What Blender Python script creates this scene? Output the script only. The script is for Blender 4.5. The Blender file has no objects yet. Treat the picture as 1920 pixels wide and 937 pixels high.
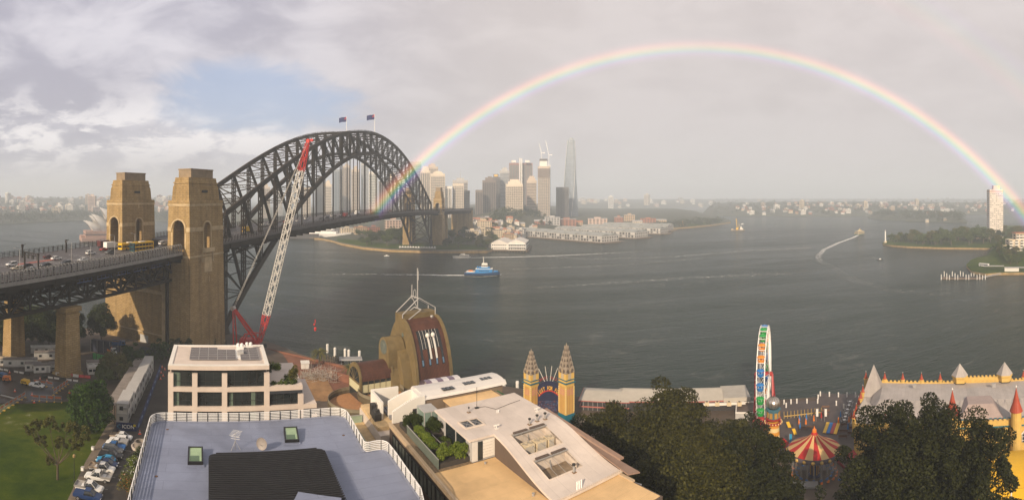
import bpy,math,random
import numpy as np
from math import sin,cos,pi,radians,hypot,atan2,sqrt
from mathutils import Vector,Matrix
SC=bpy.context.scene
COL=SC.collection
#camera
FOC,EYE,HOR=981.1,74.94,369.64
cam=bpy.data.cameras.new('camera')
cam.type='PANO'
cam.panorama_type='CENTRAL_CYLINDRICAL'
cam.central_cylindrical_range_u_min=-960/FOC
cam.central_cylindrical_range_u_max=960/FOC
cam.central_cylindrical_range_v_min=-(937-HOR)/FOC
cam.central_cylindrical_range_v_max=HOR/FOC
cam.central_cylindrical_radius=1.0
cam.clip_start,cam.clip_end=0.5,40000
CAM=bpy.data.objects.new('camera',cam)
COL.objects.link(CAM)
CAM.location=(0,0,EYE)
CAM.rotation_euler=(radians(90),0,0)
SC.camera=CAM
#light: sun behind the camera, rainbow opposite to it
SUN_AZ,SUN_EL=0.3568,radians(26)
TRAVEL=Vector((sin(SUN_AZ)*cos(SUN_EL),cos(SUN_AZ)*cos(SUN_EL),-sin(SUN_EL)))
sun=bpy.data.lights.new('sun','SUN')
sun.energy,sun.angle,sun.color=5.0,radians(0.6),(1.0,0.80,0.58)
SUN=bpy.data.objects.new('sun',sun)
COL.objects.link(SUN)
SUN.rotation_euler=TRAVEL.to_track_quat('-Z','Y').to_euler()
SC.view_settings.view_transform='Standard'
SC.view_settings.look='None'
SC.view_settings.exposure=0.20
SC.view_settings.gamma=1.0
SC.view_settings.use_curve_mapping=False
cy=SC.cycles
cy.use_denoising=True
cy.max_bounces,cy.diffuse_bounces,cy.glossy_bounces=5,2,3
cy.transmission_bounces,cy.transparent_max_bounces,cy.volume_bounces=3,16,3
cy.use_adaptive_sampling,cy.adaptive_threshold=True,0.02
cy.caustics_reflective=cy.caustics_refractive=False
cy.sample_clamp_indirect=6
W=bpy.data.worlds.new('World')
SC.world=W
W.use_nodes=True
def sky_world():
 nt=W.node_tree
 N,L=nt.nodes,nt.links
 N.clear()
 out=N.new('ShaderNodeOutputWorld');bg=N.new('ShaderNodeBackground')
 bg.inputs['Strength'].default_value=0.1
 L.new(bg.outputs[0],out.inputs[0])
 sky=N.new('ShaderNodeTexSky');sky.sky_type='NISHITA';sky.sun_disc=False
 sky.sun_elevation=SUN_EL
 sky.sun_rotation=math.pi+SUN_AZ
 sky.dust_density=2.0
 tc=N.new('ShaderNodeTexCoord')
 sep=N.new('ShaderNodeSeparateXYZ');L.new(tc.outputs['Generated'],sep.inputs[0])
 def mth(op,a,b=None,c=None,clamp=False):
  n=N.new('ShaderNodeMath');n.operation=op;n.use_clamp=clamp
  for i,v in enumerate((a,b,c)):
   if v is None:continue
   if isinstance(v,(int,float)):n.inputs[i].default_value=v
   else:L.new(v,n.inputs[i])
  return n.outputs[0]
 def sm(v,a,b):
  n=N.new('ShaderNodeMapRange');n.interpolation_type='SMOOTHSTEP'
  L.new(v,n.inputs[0]);n.inputs[1].default_value=a;n.inputs[2].default_value=b
  return n.outputs[0]
 def mix(f,a,b):
  n=N.new('ShaderNodeMix');n.data_type='RGBA'
  if isinstance(f,(int,float)):n.inputs[0].default_value=f
  else:L.new(f,n.inputs[0])
  for i,v in((6,a),(7,b)):
   if isinstance(v,tuple):n.inputs[i].default_value=(*v,1)
   else:L.new(v,n.inputs[i])
  return n.outputs[2]
 X,Y,Z=sep.outputs
 az=mth('ARCTAN2',X,Y)
 el=mth('ARCTANGENT',mth('DIVIDE',Z,mth('SQRT',mth('ADD',mth('MULTIPLY',X,X),mth('MULTIPLY',Y,Y)))))
 comb=N.new('ShaderNodeCombineXYZ')
 L.new(mth('MULTIPLY',az,1.0),comb.inputs[0]);L.new(mth('MULTIPLY',el,2.3),comb.inputs[1])
 def noise(scale,detail,rough,dist=0.0,off=0.0):
  mp=N.new('ShaderNodeMapping');L.new(comb.outputs[0],mp.inputs[0]);mp.inputs[1].default_value=(off,off*.7,off*.3)
  n=N.new('ShaderNodeTexNoise');L.new(mp.outputs[0],n.inputs['Vector'])
  n.inputs['Scale'].default_value=scale;n.inputs['Detail'].default_value=detail
  n.inputs['Roughness'].default_value=rough;n.inputs['Distortion'].default_value=dist
  return n.outputs['Fac']
 big=noise(2.6,5,0.52,0.4,3.1)
 mid=noise(6.5,7,0.56,0.5,7.7)
 fine=noise(17.0,6,0.6,0.3,1.3)
 leftness=sm(az,0.05,-0.62)
 warm=(6.1,5.62,5.6)
 warm_d=(5.45,5.0,5.0)
 cool=(6.3,6.15,6.8)
 cool_d=(3.7,3.65,4.5)
 lit=mix(leftness,warm,cool)
 drk=mix(leftness,warm_d,cool_d)
 fac=mth('ADD',mth('MULTIPLY',big,0.6),mth('MULTIPLY',mid,0.4))
 con=sm(fac,0.40,0.60)
 base=mix(con,drk,lit)
 band=mth('MULTIPLY',sm(el,0.0,0.06),sm(el,0.24,0.10))
 heads=mth('MULTIPLY',mth('MULTIPLY',sm(mth('ADD',mth('MULTIPLY',mid,0.6),mth('MULTIPLY',fine,0.4)),0.47,0.57),band),sm(az,-0.33,-0.5))
 base=mix(mth('MULTIPLY',heads,0.95),base,(9.4,9.0,9.1))
 da=mth('DIVIDE',mth('SUBTRACT',az,-0.50),0.21)
 de=mth('DIVIDE',mth('SUBTRACT',el,0.185),0.075)
 rr=mth('ADD',mth('MULTIPLY',da,da),mth('MULTIPLY',de,de))
 rr=mth('ADD',rr,mth('MULTIPLY',mth('SUBTRACT',mid,0.5),3.0))
 gap=sm(rr,1.35,0.1)
 blue=mix(0.75,sky.outputs[0],(3.7,4.7,6.9))
 base=mix(mth('MULTIPLY',gap,0.88),base,blue)
 bank=mth('MULTIPLY',sm(el,.13,.02),leftness)
 base=mix(mth('MULTIPLY',bank,.6),base,(3.5,3.45,4.3))
 base=mix(sm(el,.42,.75),base,(3.4,3.25,3.3))
 base=mix(sm(Y,.12,-.25),base,mix(.5,sky.outputs[0],(6.4,5.4,4.4)))
 dim=mix(sm(el,0.02,0.42),(1.0,1.0,1.0),(1.08,1.06,1.05))
 mu=N.new('ShaderNodeMix');mu.data_type='RGBA';mu.blend_type='MULTIPLY';mu.inputs[0].default_value=1
 L.new(base,mu.inputs[6]);L.new(dim,mu.inputs[7])
 L.new(mu.outputs[2],bg.inputs['Color'])
sky_world()
#placing by sight lines
def DIST(py,z=0.0):
 return FOC*(EYE-z)/(py-HOR)
def ZAT(py,d):
 return EYE-(py-HOR)*d/FOC
def PT(px,d,z=0.0):
 a=(px-960)/FOC
 return Vector((d*sin(a),d*cos(a),z))
def AT(px,py,z=0.0):
 return PT(px,DIST(py,z),z)
def AZ(px):
 return(px-960)/FOC
#materials
MATS={}
def mat(name,col,rough=0.7,var=0.12,scale=0.6,metal=0.0,bump=0.0,bscale=4.0,spec=0.4,stain=0.0,sheet=None):
 if name in MATS:return MATS[name]
 m=bpy.data.materials.new(name);m.use_nodes=True
 nt=m.node_tree;N,L=nt.nodes,nt.links
 b=N['Principled BSDF']
 b.inputs['Roughness'].default_value=rough;b.inputs['Metallic'].default_value=metal
 b.inputs['Specular IOR Level'].default_value=spec
 b.inputs['Base Color'].default_value=(*col,1)
 if var>0 or bump>0:
  g=N.new('ShaderNodeNewGeometry')
  if var>0:
   n=N.new('ShaderNodeTexNoise');n.inputs['Scale'].default_value=scale;n.inputs['Detail'].default_value=5
   n.inputs['Roughness'].default_value=0.65
   L.new(g.outputs['Position'],n.inputs['Vector'])
   r=N.new('ShaderNodeMapRange');L.new(n.outputs['Fac'],r.inputs[0])
   r.inputs[1].default_value=0.3;r.inputs[2].default_value=0.7
   r.inputs[3].default_value=1-var;r.inputs[4].default_value=1+var
   h=N.new('ShaderNodeVectorMath');h.operation='SCALE';h.inputs[0].default_value=col
   L.new(r.outputs[0],h.inputs['Scale'])
   src=h.outputs[0]
   if stain>0:
    n2=N.new('ShaderNodeTexNoise');n2.inputs['Scale'].default_value=scale*0.35;n2.inputs['Detail'].default_value=6
    n2.inputs['Distortion'].default_value=1.0
    L.new(g.outputs['Position'],n2.inputs['Vector'])
    r2=N.new('ShaderNodeMapRange');L.new(n2.outputs['Fac'],r2.inputs[0]);r2.inputs[1].default_value=0.5;r2.inputs[2].default_value=0.72
    r2.inputs[3].default_value=1.0;r2.inputs[4].default_value=1-stain
    h2=N.new('ShaderNodeVectorMath');h2.operation='SCALE';L.new(src,h2.inputs[0]);L.new(r2.outputs[0],h2.inputs['Scale'])
    src=h2.outputs[0]
   if sheet:
    mp=N.new('ShaderNodeMapping');L.new(g.outputs['Position'],mp.inputs[0]);mp.inputs['Rotation'].default_value=(0,0,-sheet[2])
    t=N.new('ShaderNodeTexBrick');L.new(mp.outputs[0],t.inputs['Vector']);t.inputs['Scale'].default_value=1
    t.inputs['Brick Width'].default_value=sheet[0];t.inputs['Row Height'].default_value=sheet[1];t.inputs['Mortar Size'].default_value=.03
    t.inputs['Color1'].default_value=(1.03,)*3+(1,);t.inputs['Color2'].default_value=(.94,)*3+(1,);t.inputs['Mortar'].default_value=(sheet[3],)*3+(1,)
    q=N.new('ShaderNodeVectorMath');q.operation='MULTIPLY';L.new(src,q.inputs[0]);L.new(t.outputs['Color'],q.inputs[1]);src=q.outputs[0]
   L.new(src,b.inputs['Base Color'])
  if bump>0:
   n=N.new('ShaderNodeTexNoise');n.inputs['Scale'].default_value=bscale;n.inputs['Detail'].default_value=4
   L.new(g.outputs['Position'],n.inputs['Vector'])
   u=N.new('ShaderNodeBump');u.inputs['Strength'].default_value=bump;u.inputs['Distance'].default_value=0.3
   L.new(n.outputs['Fac'],u.inputs['Height']);L.new(u.outputs[0],b.inputs['Normal'])
 MATS[name]=m
 return m
def coursed(name,col,mortar,bw,bh,rough=0.85,mort=0.03,c2=None,bump=0.4,var=0.25,wet=0.0):
 """stone, brick, plank or tile courses on upright or sloping faces: u = x + y, v = z"""
 if name in MATS:return MATS[name]
 m=bpy.data.materials.new(name);m.use_nodes=True
 nt=m.node_tree;N,L=nt.nodes,nt.links
 b=N['Principled BSDF'];b.inputs['Roughness'].default_value=rough;b.inputs['Specular IOR Level'].default_value=0.25
 g=N.new('ShaderNodeTexCoord');s=N.new('ShaderNodeSeparateXYZ');L.new(g.outputs['Object'],s.inputs[0])
 a=N.new('ShaderNodeMath');L.new(s.outputs[0],a.inputs[0]);L.new(s.outputs[1],a.inputs[1])
 c=N.new('ShaderNodeCombineXYZ');L.new(a.outputs[0],c.inputs[0]);L.new(s.outputs[2],c.inputs[1])
 t=N.new('ShaderNodeTexBrick');L.new(c.outputs[0],t.inputs['Vector'])
 t.inputs['Color1'].default_value=(*col,1);t.inputs['Color2'].default_value=(*(c2 or tuple(k*0.8 for k in col)),1)
 t.inputs['Mortar'].default_value=(*mortar,1);t.inputs['Scale'].default_value=1
 t.inputs['Mortar Size'].default_value=mort;t.inputs['Brick Width'].default_value=bw;t.inputs['Row Height'].default_value=bh
 n=N.new('ShaderNodeTexNoise');n.inputs['Scale'].default_value=0.35;n.inputs['Detail'].default_value=7;n.inputs['Roughness'].default_value=0.7
 L.new(g.outputs['Object'],n.inputs['Vector'])
 r=N.new('ShaderNodeMapRange');L.new(n.outputs['Fac'],r.inputs[0]);r.inputs[1].default_value=0.3;r.inputs[2].default_value=0.7
 r.inputs[3].default_value=1-var;r.inputs[4].default_value=1+var
 mp=N.new('ShaderNodeMapping');L.new(g.outputs['Object'],mp.inputs[0]);mp.inputs['Scale'].default_value=(1,1,.07)
 n2=N.new('ShaderNodeTexNoise');n2.inputs['Scale'].default_value=.55;n2.inputs['Detail'].default_value=5;L.new(mp.outputs[0],n2.inputs['Vector'])
 r2=N.new('ShaderNodeMapRange');L.new(n2.outputs['Fac'],r2.inputs[0]);r2.inputs[1].default_value=.45;r2.inputs[2].default_value=.7;r2.inputs[3].default_value=1.05;r2.inputs[4].default_value=.72
 mm_=N.new('ShaderNodeMath');mm_.operation='MULTIPLY';L.new(r.outputs[0],mm_.inputs[0]);L.new(r2.outputs[0],mm_.inputs[1])
 h=N.new('ShaderNodeVectorMath');h.operation='SCALE';L.new(t.outputs['Color'],h.inputs[0]);L.new(mm_.outputs[0],h.inputs['Scale'])
 L.new(h.outputs[0],b.inputs['Base Color'])
 u=N.new('ShaderNodeBump');u.inputs['Strength'].default_value=bump;u.inputs['Distance'].default_value=0.05
 L.new(t.outputs['Color'],u.inputs['Height']);L.new(u.outputs[0],b.inputs['Normal'])
 MATS[name]=m
 return m
def glassy(name,col,rough=0.08,spec=0.6,var=0.2,scale=0.25):
 return mat(name,col,rough,var,scale,0.0,0.0,1,spec)
def leafy(name,col,col2,rough=0.6,scale=0.25):
 if name in MATS:return MATS[name]
 m=bpy.data.materials.new(name);m.use_nodes=True
 nt=m.node_tree;N,L=nt.nodes,nt.links
 b=N['Principled BSDF'];b.inputs['Roughness'].default_value=rough;b.inputs['Specular IOR Level'].default_value=0.10
 g=N.new('ShaderNodeNewGeometry')
 n=N.new('ShaderNodeTexNoise');n.inputs['Scale'].default_value=scale;n.inputs['Detail'].default_value=3
 L.new(g.outputs['Position'],n.inputs['Vector'])
 w=N.new('ShaderNodeMath');w.operation='MULTIPLY_ADD';L.new(g.outputs['Random Per Island'],w.inputs[0]);w.inputs[1].default_value=0.6
 L.new(n.outputs['Fac'],w.inputs[2])
 r=N.new('ShaderNodeMapRange');L.new(w.outputs[0],r.inputs[0]);r.inputs[1].default_value=0.4;r.inputs[2].default_value=1.15
 x=N.new('ShaderNodeMix');x.data_type='RGBA';L.new(r.outputs[0],x.inputs[0])
 x.inputs[6].default_value=(*col,1);x.inputs[7].default_value=(*col2,1)
 L.new(x.outputs[2],b.inputs['Base Color'])
 MATS[name]=m
 return m
#mesh builder
def rz(p,a):
 return(p[0]*cos(a)-p[1]*sin(a),p[0]*sin(a)+p[1]*cos(a),p[2])
ONE_EACH={k:k for k in('window','post','leg','pane','roof_vent','arch_bearing','rooflight','door','glass_door','drain_pipe','pendant','crawler_track','foot','funnel','balcony','white_cowl','terrace_rail','terrace_floor','banner','wheel','fin','round_window','barrel_wing','wing','shell','canopy','signal_head','turret','well_vent')}
ONE_EACH.update(piles='pile',roundels='roundel',rays='ray',tassels='tassel',bulbs='light_bulb',pilasters='pilaster',white_fins='white_fin',chairs='chair',column_panels='column_panel',stair_wall='stair_wall')
class MB:
 def __init__(s):
  s.v,s.f,s.mi,s.k=[],[],[],0
 def add(s,vs,fs,k=None):
  o=len(s.v)
  s.v.extend([(float(p[0]),float(p[1]),float(p[2]))for p in vs])
  s.f.extend([tuple(i+o for i in f)for f in fs])
  s.mi.extend([s.k if k is None else k]*len(fs))
  return s
 def hexa(s,lo,hi,k=None):
  """lo, hi: four corners each, counter-clockwise from above"""
  return s.add(list(lo)+list(hi),[(3,2,1,0),(4,5,6,7),(0,1,5,4),(1,2,6,5),(2,3,7,6),(3,0,4,7)],k)
 def box(s,c,d,a=0.0,k=None,top=1.0):
  """c: centre of the base, d: full size, top: scale of the upper face"""
  x,y,z=d[0]/2,d[1]/2,d[2]
  q=[(-x,-y),(x,-y),(x,y),(-x,y)]
  lo=[rz((p[0],p[1],0),a)for p in q];hi=[rz((p[0]*top,p[1]*top,z),a)for p in q]
  mv=lambda p:(p[0]+c[0],p[1]+c[1],p[2]+c[2])
  return s.hexa([mv(p)for p in lo],[mv(p)for p in hi],k)
 def box2(s,x0,x1,y0,y1,z0,z1,k=None):
  return s.box(((x0+x1)/2,(y0+y1)/2,z0),(abs(x1-x0),abs(y1-y0),z1-z0),0,k)
 def beam(s,p,q,w,h=None,k=None,up=(0,0,1)):
  p,q=Vector(p),Vector(q);h=h or w
  d=q-p
  if d.length<1e-6:return s
  d.normalize();u=Vector(up)
  x=d.cross(u)
  if x.length<1e-3:x=d.cross(Vector((1,0,0)))
  x.normalize();y=x.cross(d)
  c=[(-w/2,-h/2),(w/2,-h/2),(w/2,h/2),(-w/2,h/2)]
  a=[p+x*i+y*j for i,j in c];b=[q+x*i+y*j for i,j in c]
  return s.add(a+b,[(3,2,1,0),(4,5,6,7),(0,1,5,4),(1,2,6,5),(2,3,7,6),(3,0,4,7)],k)
 def tube(s,p,q,r,r2=None,n=8,k=None,caps=True):
  p,q=Vector(p),Vector(q);r2=r if r2 is None else r2
  d=(q-p).normalized()
  x=d.cross(Vector((0,0,1)))
  if x.length<1e-3:x=Vector((1,0,0))
  x.normalize();y=d.cross(x)
  vs=[]
  for c,rr in((p,r),(q,r2)):
   for i in range(n):
    a=2*pi*i/n
    vs.append(c+x*cos(a)*rr+y*sin(a)*rr)
  fs=[(i,i+n,(i+1)%n+n,(i+1)%n)for i in range(n)]
  if caps:fs+=[tuple(range(n)),tuple(range(2*n-1,n-1,-1))]
  return s.add(vs,fs,k)
 def path(s,pts,r,n=6,k=None,square=False):
  for a,b in zip(pts[:-1],pts[1:]):
   (s.beam(a,b,r*2,None,k)if square else s.tube(a,b,r,r,n,k))
  return s
 def lathe(s,prof,c=(0,0,0),n=16,k=None,a0=0.0,a1=2*pi,ks=None):
  full=abs(a1-a0-2*pi)<1e-6
  m=n if full else n+1
  vs=[]
  for r,z in prof:
   for i in range(m):
    a=a0+(a1-a0)*i/n
    vs.append((c[0]+r*cos(a),c[1]+r*sin(a),c[2]+z))
  for j in range(len(prof)-1):
   fs=[]
   for i in range(n):
    i2=(i+1)%m
    fs.append((j*m+i,j*m+i2,(j+1)*m+i2,(j+1)*m+i))
   if j==0:base=len(s.v);s.v.extend([tuple(map(float,p))for p in vs])
   s.f.extend([tuple(q+base for q in f)for f in fs])
   s.mi.extend([(k if k is not None else s.k)if ks is None else ks(j,i)for i in range(n)])
  return s
 def prism(s,poly,z0,z1,k=None,kt=None):
  """poly: (x, y) counter-clockwise; z0/z1 numbers or functions of (x, y)"""
  n=len(poly)
  f0=z0 if callable(z0)else(lambda x,y:z0);f1=z1 if callable(z1)else(lambda x,y:z1)
  vs=[(x,y,f0(x,y))for x,y in poly]+[(x,y,f1(x,y))for x,y in poly]
  s.add(vs,[(i,(i+1)%n,(i+1)%n+n,i+n)for i in range(n)]+[tuple(range(n-1,-1,-1))],k)
  o=len(s.v)-n
  s.f.append(tuple(range(o,o+n)));s.mi.append((s.k if k is None else k)if kt is None else kt)
  return s
 def extrude(s,poly,origin,ex,ey,en,depth,k=None):
  """planar outline poly (u, v) at origin with axes ex, ey, pushed by depth along en"""
  o,ex,ey,en=Vector(origin),Vector(ex),Vector(ey),Vector(en)
  a=[o+ex*u+ey*v for u,v in poly];b=[p+en*depth for p in a]
  n=len(poly)
  return s.add(a+b,[tuple(range(n)),tuple(range(2*n-1,n-1,-1))]+[(i,i+n,(i+1)%n+n,(i+1)%n)for i in range(n)],k)
 def arch_wall(s,w,h,aw,spring,origin,ex,en,depth,k=None,x0=None,n=10,base=0.0):
  """a wall w x h with an arched opening aw wide, springing at height spring, the opening centred at x0"""
  x0=w/2 if x0 is None else x0
  r=aw/2
  arc=[(x0+r*cos(pi*(1-i/n)),spring+r*sin(pi*(1-i/n)))for i in range(n+1)]
  parts=[[(0,0),(x0-r,0),(x0-r,spring),(x0-r,h),(0,h)],[(x0+r,0),(w,0),(w,h),(x0+r,h),(x0+r,spring)]]
  if base>0:parts.append([(x0-r,0),(x0+r,0),(x0+r,base),(x0-r,base)])
  for i in range(n):
   a,b=arc[i],arc[i+1]
   parts.append([a,b,(b[0],h),(a[0],h)])
  for p in parts:s.extrude(p,origin,ex,(0,0,1),en,depth,k)
  return s
 def grid(s,P,k=None,closed=False):
  """P[i][j] points"""
  o=len(s.v);r,c=len(P),len(P[0])
  for row in P:s.v.extend([tuple(map(float,p))for p in row])
  for i in range(r-1):
   for j in range(c-1+(1 if closed else 0)):
    j2=(j+1)%c
    s.f.append((o+i*c+j,o+i*c+j2,o+(i+1)*c+j2,o+(i+1)*c+j));s.mi.append(s.k if k is None else k)
  return s
 def warp(s,fn,start=0):
  s.v[start:]=[tuple(fn(*p))for p in s.v[start:]]
  return s
 def split(s):
  par=list(range(len(s.v)))
  def find(i):
   while par[i]!=i:par[i]=par[par[i]];i=par[i]
   return i
  for f in s.f:
   a=find(f[0])
   for i in f[1:]:par[find(i)]=a
  G={}
  for f,k in zip(s.f,s.mi):G.setdefault(find(f[0]),[]).append((f,k))
  out=[]
  for g in G.values():
   b=MB();mp={}
   for f,k in g:
    for i in f:
     if i not in mp:mp[i]=len(b.v);b.v.append(s.v[i])
    b.f.append(tuple(mp[i]for i in f));b.mi.append(k)
   out.append(b)
  return out
 def build(s,name,m,parent=None,smooth=False,loc=None,rot=None,whole=False):
  if parent is not None and not whole and name in ONE_EACH:
   P=s.split()
   if len(P)>1:
    for b in P[:99]:o=b.build(ONE_EACH[name],m,parent,smooth,loc,rot,True)
    if len(P)>99:
     r_=MB()
     for b in P[99:]:r_.add(b.v,b.f);r_.mi[-len(b.f):]=b.mi
     r_.build(ONE_EACH[name],m,parent,smooth,loc,rot,True)['kind']='stuff'
    return o
   name=ONE_EACH[name]
  me=bpy.data.meshes.new(name)
  me.from_pydata(s.v,[],s.f)
  for q in(m if isinstance(m,(list,tuple))else[m]):me.materials.append(q)
  if isinstance(m,(list,tuple))and len(m)>1:me.polygons.foreach_set('material_index',s.mi)
  if smooth:me.polygons.foreach_set('use_smooth',[True]*len(me.polygons))
  o=bpy.data.objects.new(name,me);COL.objects.link(o)
  if parent is not None:o.parent=parent
  if loc is not None:o.location=loc
  if rot is not None:o.rotation_euler=(0,0,rot)
  return o
def fast_mesh(name,V,F,m,parent=None,smooth=False):
 """V (n,3) array, F (m,k) array of one face size"""
 me=bpy.data.meshes.new(name)
 n,mm,kk=len(V),len(F),F.shape[1]
 me.vertices.add(n);me.vertices.foreach_set('co',np.asarray(V,np.float32).ravel())
 me.loops.add(mm*kk);me.loops.foreach_set('vertex_index',np.asarray(F,np.int32).ravel())
 me.polygons.add(mm);me.polygons.foreach_set('loop_start',np.arange(0,mm*kk,kk,dtype=np.int32))
 me.update(calc_edges=True)
 if smooth:me.polygons.foreach_set('use_smooth',[True]*mm)
 me.materials.append(m)
 o=bpy.data.objects.new(name,me);COL.objects.link(o)
 if parent is not None:o.parent=parent
 return o
def tag(o,label=None,cat=None,group=None,kind=None):
 for k,v in(('label',label),('category',cat),('group',group),('kind',kind)):
  if v:o[k]=v
 return o
def thing(name,label,cat,loc=(0,0,0),rot=0.0,group=None):
 o=bpy.data.objects.new(name,None);COL.objects.link(o)
 o.empty_display_size=0.1
 o.location=loc;o.rotation_euler=(0,0,rot)
 return tag(o,label,cat,group)
KIDS={}
def copy_tree(o,label=None,loc=None,rot=None,group=None,scale=None,parent=None):
 c=o.copy();COL.objects.link(c)
 if parent is not None:c.parent=parent
 for ch in list(o.children):copy_tree(ch,parent=c)
 if label:c['label']=label
 if group:c['group']=group
 if loc is not None:c.location=loc
 if rot is not None:c.rotation_euler=(0,0,rot)
 if scale is not None:c.scale=scale if isinstance(scale,(tuple,list))else(scale,)*3
 return c
def text_mesh(name,txt,size,m,parent,mtx,depth=0.05,align='CENTER',bold=0.0):
 cu=bpy.data.curves.new(name,'FONT');cu.body=txt;cu.size=size;cu.extrude=depth;cu.align_x=align;cu.offset=bold
 o=bpy.data.objects.new(name,cu);COL.objects.link(o)
 dg=bpy.context.evaluated_depsgraph_get()
 me=bpy.data.meshes.new_from_object(o.evaluated_get(dg))
 bpy.data.objects.remove(o);bpy.data.curves.remove(cu)
 me.transform(mtx);me.materials.clear();me.materials.append(m)
 r=bpy.data.objects.new(name,me);COL.objects.link(r)
 if parent is not None:r.parent=parent
 return r
#water
def water_mat():
 m=bpy.data.materials.new('harbour_water');m.use_nodes=True
 nt=m.node_tree;N,L=nt.nodes,nt.links
 b=N['Principled BSDF'];b.inputs['Roughness'].default_value=0.16
 b.inputs['IOR'].default_value=1.33;b.inputs['Specular IOR Level'].default_value=0.20
 g=N.new('ShaderNodeNewGeometry')
 def noise(scale,sx,sy,rot,det=5,rough=0.6,dist=0.0):
  mp=N.new('ShaderNodeMapping');L.new(g.outputs['Position'],mp.inputs[0])
  mp.inputs['Rotation'].default_value=(0,0,rot);mp.inputs['Scale'].default_value=(sx,sy,1)
  n=N.new('ShaderNodeTexNoise');n.inputs['Scale'].default_value=scale;n.inputs['Detail'].default_value=det
  n.inputs['Roughness'].default_value=rough;n.inputs['Distortion'].default_value=dist
  L.new(mp.outputs[0],n.inputs['Vector']);return n.outputs['Fac']
 def mth(op,a,bb):
  n=N.new('ShaderNodeMath');n.operation=op
  for i,v in enumerate((a,bb)):
   if isinstance(v,(int,float)):n.inputs[i].default_value=v
   else:L.new(v,n.inputs[i])
  return n.outputs[0]
 waves=noise(0.30,0.55,1.5,0.25,6,0.62)
 chop=noise(1.1,0.6,1.4,-0.2,4,0.6)
 swell=noise(0.045,0.5,1.6,0.15,5,0.6)
 slick=noise(0.006,0.45,2.2,0.2,6,0.62,1.2)
 h=mth('ADD',mth('MULTIPLY',waves,1.0),mth('ADD',mth('MULTIPLY',chop,0.40),mth('MULTIPLY',swell,2.0)))
 u=N.new('ShaderNodeBump');u.inputs['Distance'].default_value=1.3
 r=N.new('ShaderNodeMapRange');L.new(slick,r.inputs[0]);r.inputs[1].default_value=0.40;r.inputs[2].default_value=0.62
 r.inputs[3].default_value=0.30;r.inputs[4].default_value=0.85
 L.new(r.outputs[0],u.inputs['Strength']);L.new(h,u.inputs['Height']);L.new(u.outputs[0],b.inputs['Normal'])
 x=N.new('ShaderNodeMix');x.data_type='RGBA';L.new(slick,x.inputs[0])
 x.inputs[6].default_value=(0.008,0.020,0.014,1);x.inputs[7].default_value=(0.014,0.028,0.020,1)
 fl=noise(0.0075,0.6,2.0,0.35,3,0.5,2.2)
 rdg=N.new('ShaderNodeMapRange');L.new(mth('ABSOLUTE',mth('SUBTRACT',fl,0.5),0),rdg.inputs[0]);rdg.inputs[1].default_value=0.016;rdg.inputs[2].default_value=0.0
 brk=N.new('ShaderNodeMapRange');L.new(noise(0.05,1,1,0,5,0.7),brk.inputs[0]);brk.inputs[1].default_value=0.46;brk.inputs[2].default_value=0.66
 y=N.new('ShaderNodeMix');y.data_type='RGBA';L.new(mth('MULTIPLY',rdg.outputs[0],brk.outputs[0]),y.inputs[0]);L.new(x.outputs[2],y.inputs[6]);y.inputs[7].default_value=(0.085,0.09,0.082,1)
 L.new(y.outputs[2],b.inputs['Base Color'])
 b.inputs['Specular IOR Level'].default_value=0.0
 gl=N.new('ShaderNodeBsdfGlossy');gl.inputs['Roughness'].default_value=0.14;L.new(u.outputs[0],gl.inputs['Normal'])
 fr=N.new('ShaderNodeFresnel');fr.inputs['IOR'].default_value=1.33;L.new(u.outputs[0],fr.inputs['Normal'])
 ms=N.new('ShaderNodeMixShader');L.new(mth('MULTIPLY',fr.outputs[0],0.60),ms.inputs[0]);L.new(b.outputs[0],ms.inputs[1]);L.new(gl.outputs[0],ms.inputs[2])
 L.new(ms.outputs[0],N['Material Output'].inputs['Surface'])
 return m
WATER=MB()
xs=[-9000,-4000,-2000,-1000,-500,0,500,1000,2000,4000,9000]
WATER.grid([[(x,y,0)for x in xs]for y in(-600,0,150,300,600,1200,2400,4800,9000)])
tag(WATER.build('water',water_mat()),kind='structure')
#harbour bridge (frame: s along the deck away from us, t across it to the far side)
BX,BY,BT=-139.23,227.51,0.0504
def BR(s,t,z):
 return Vector((BX+s*sin(BT)-t*cos(BT),BY+s*cos(BT)+t*sin(BT),z))
BROT=pi/2-BT
def BL(s,t,z=0.0):
 """point in the bridge's local frame (x along s, y along t)"""
 return(s,t,z)
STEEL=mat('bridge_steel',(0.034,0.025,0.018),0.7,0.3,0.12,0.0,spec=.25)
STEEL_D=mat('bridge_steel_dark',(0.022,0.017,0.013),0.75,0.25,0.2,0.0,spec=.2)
STONE=coursed('sandstone_blocks',(0.37,0.26,0.125),(0.16,0.11,0.05),1.9,0.8,0.9,0.055,(0.31,0.21,0.085),0.7,0.16)
STONE_T=mat('sandstone_dressed',(0.47,0.36,0.21),0.9,0.25,0.3,stain=0.3)
ASPH=mat('asphalt',(0.060,0.056,0.056),0.75,0.2,0.15)
WHITE=mat('white_paint',(0.78,0.77,0.75),0.5,0.06,0.8)
ASPH_D=mat('bridge_road',(0.075,0.068,0.068),0.6,0.2,0.08)
SPAN,NP,TW=503.0,28,30.0
def ztop(s):
 u=(s-SPAN/2)/(SPAN/2)
 return 134-68*(1.12*u*u-0.12*u**6)
def zbot(s):
 u=(s-SPAN/2)/(SPAN/2)
 return 116-107*u*u
def zdeck(s):
 if s<-20:return zdeck(-20)+(s+20)*0.043
 return 59.2-5.3*((s-270)/270)**2
bridge=thing('arch_bridge','dark steel through-arch road bridge with trussed arch over the harbour','bridge',(BX,BY,0),BROT)
NODE=[i*SPAN/NP for i in range(NP+1)]
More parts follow.
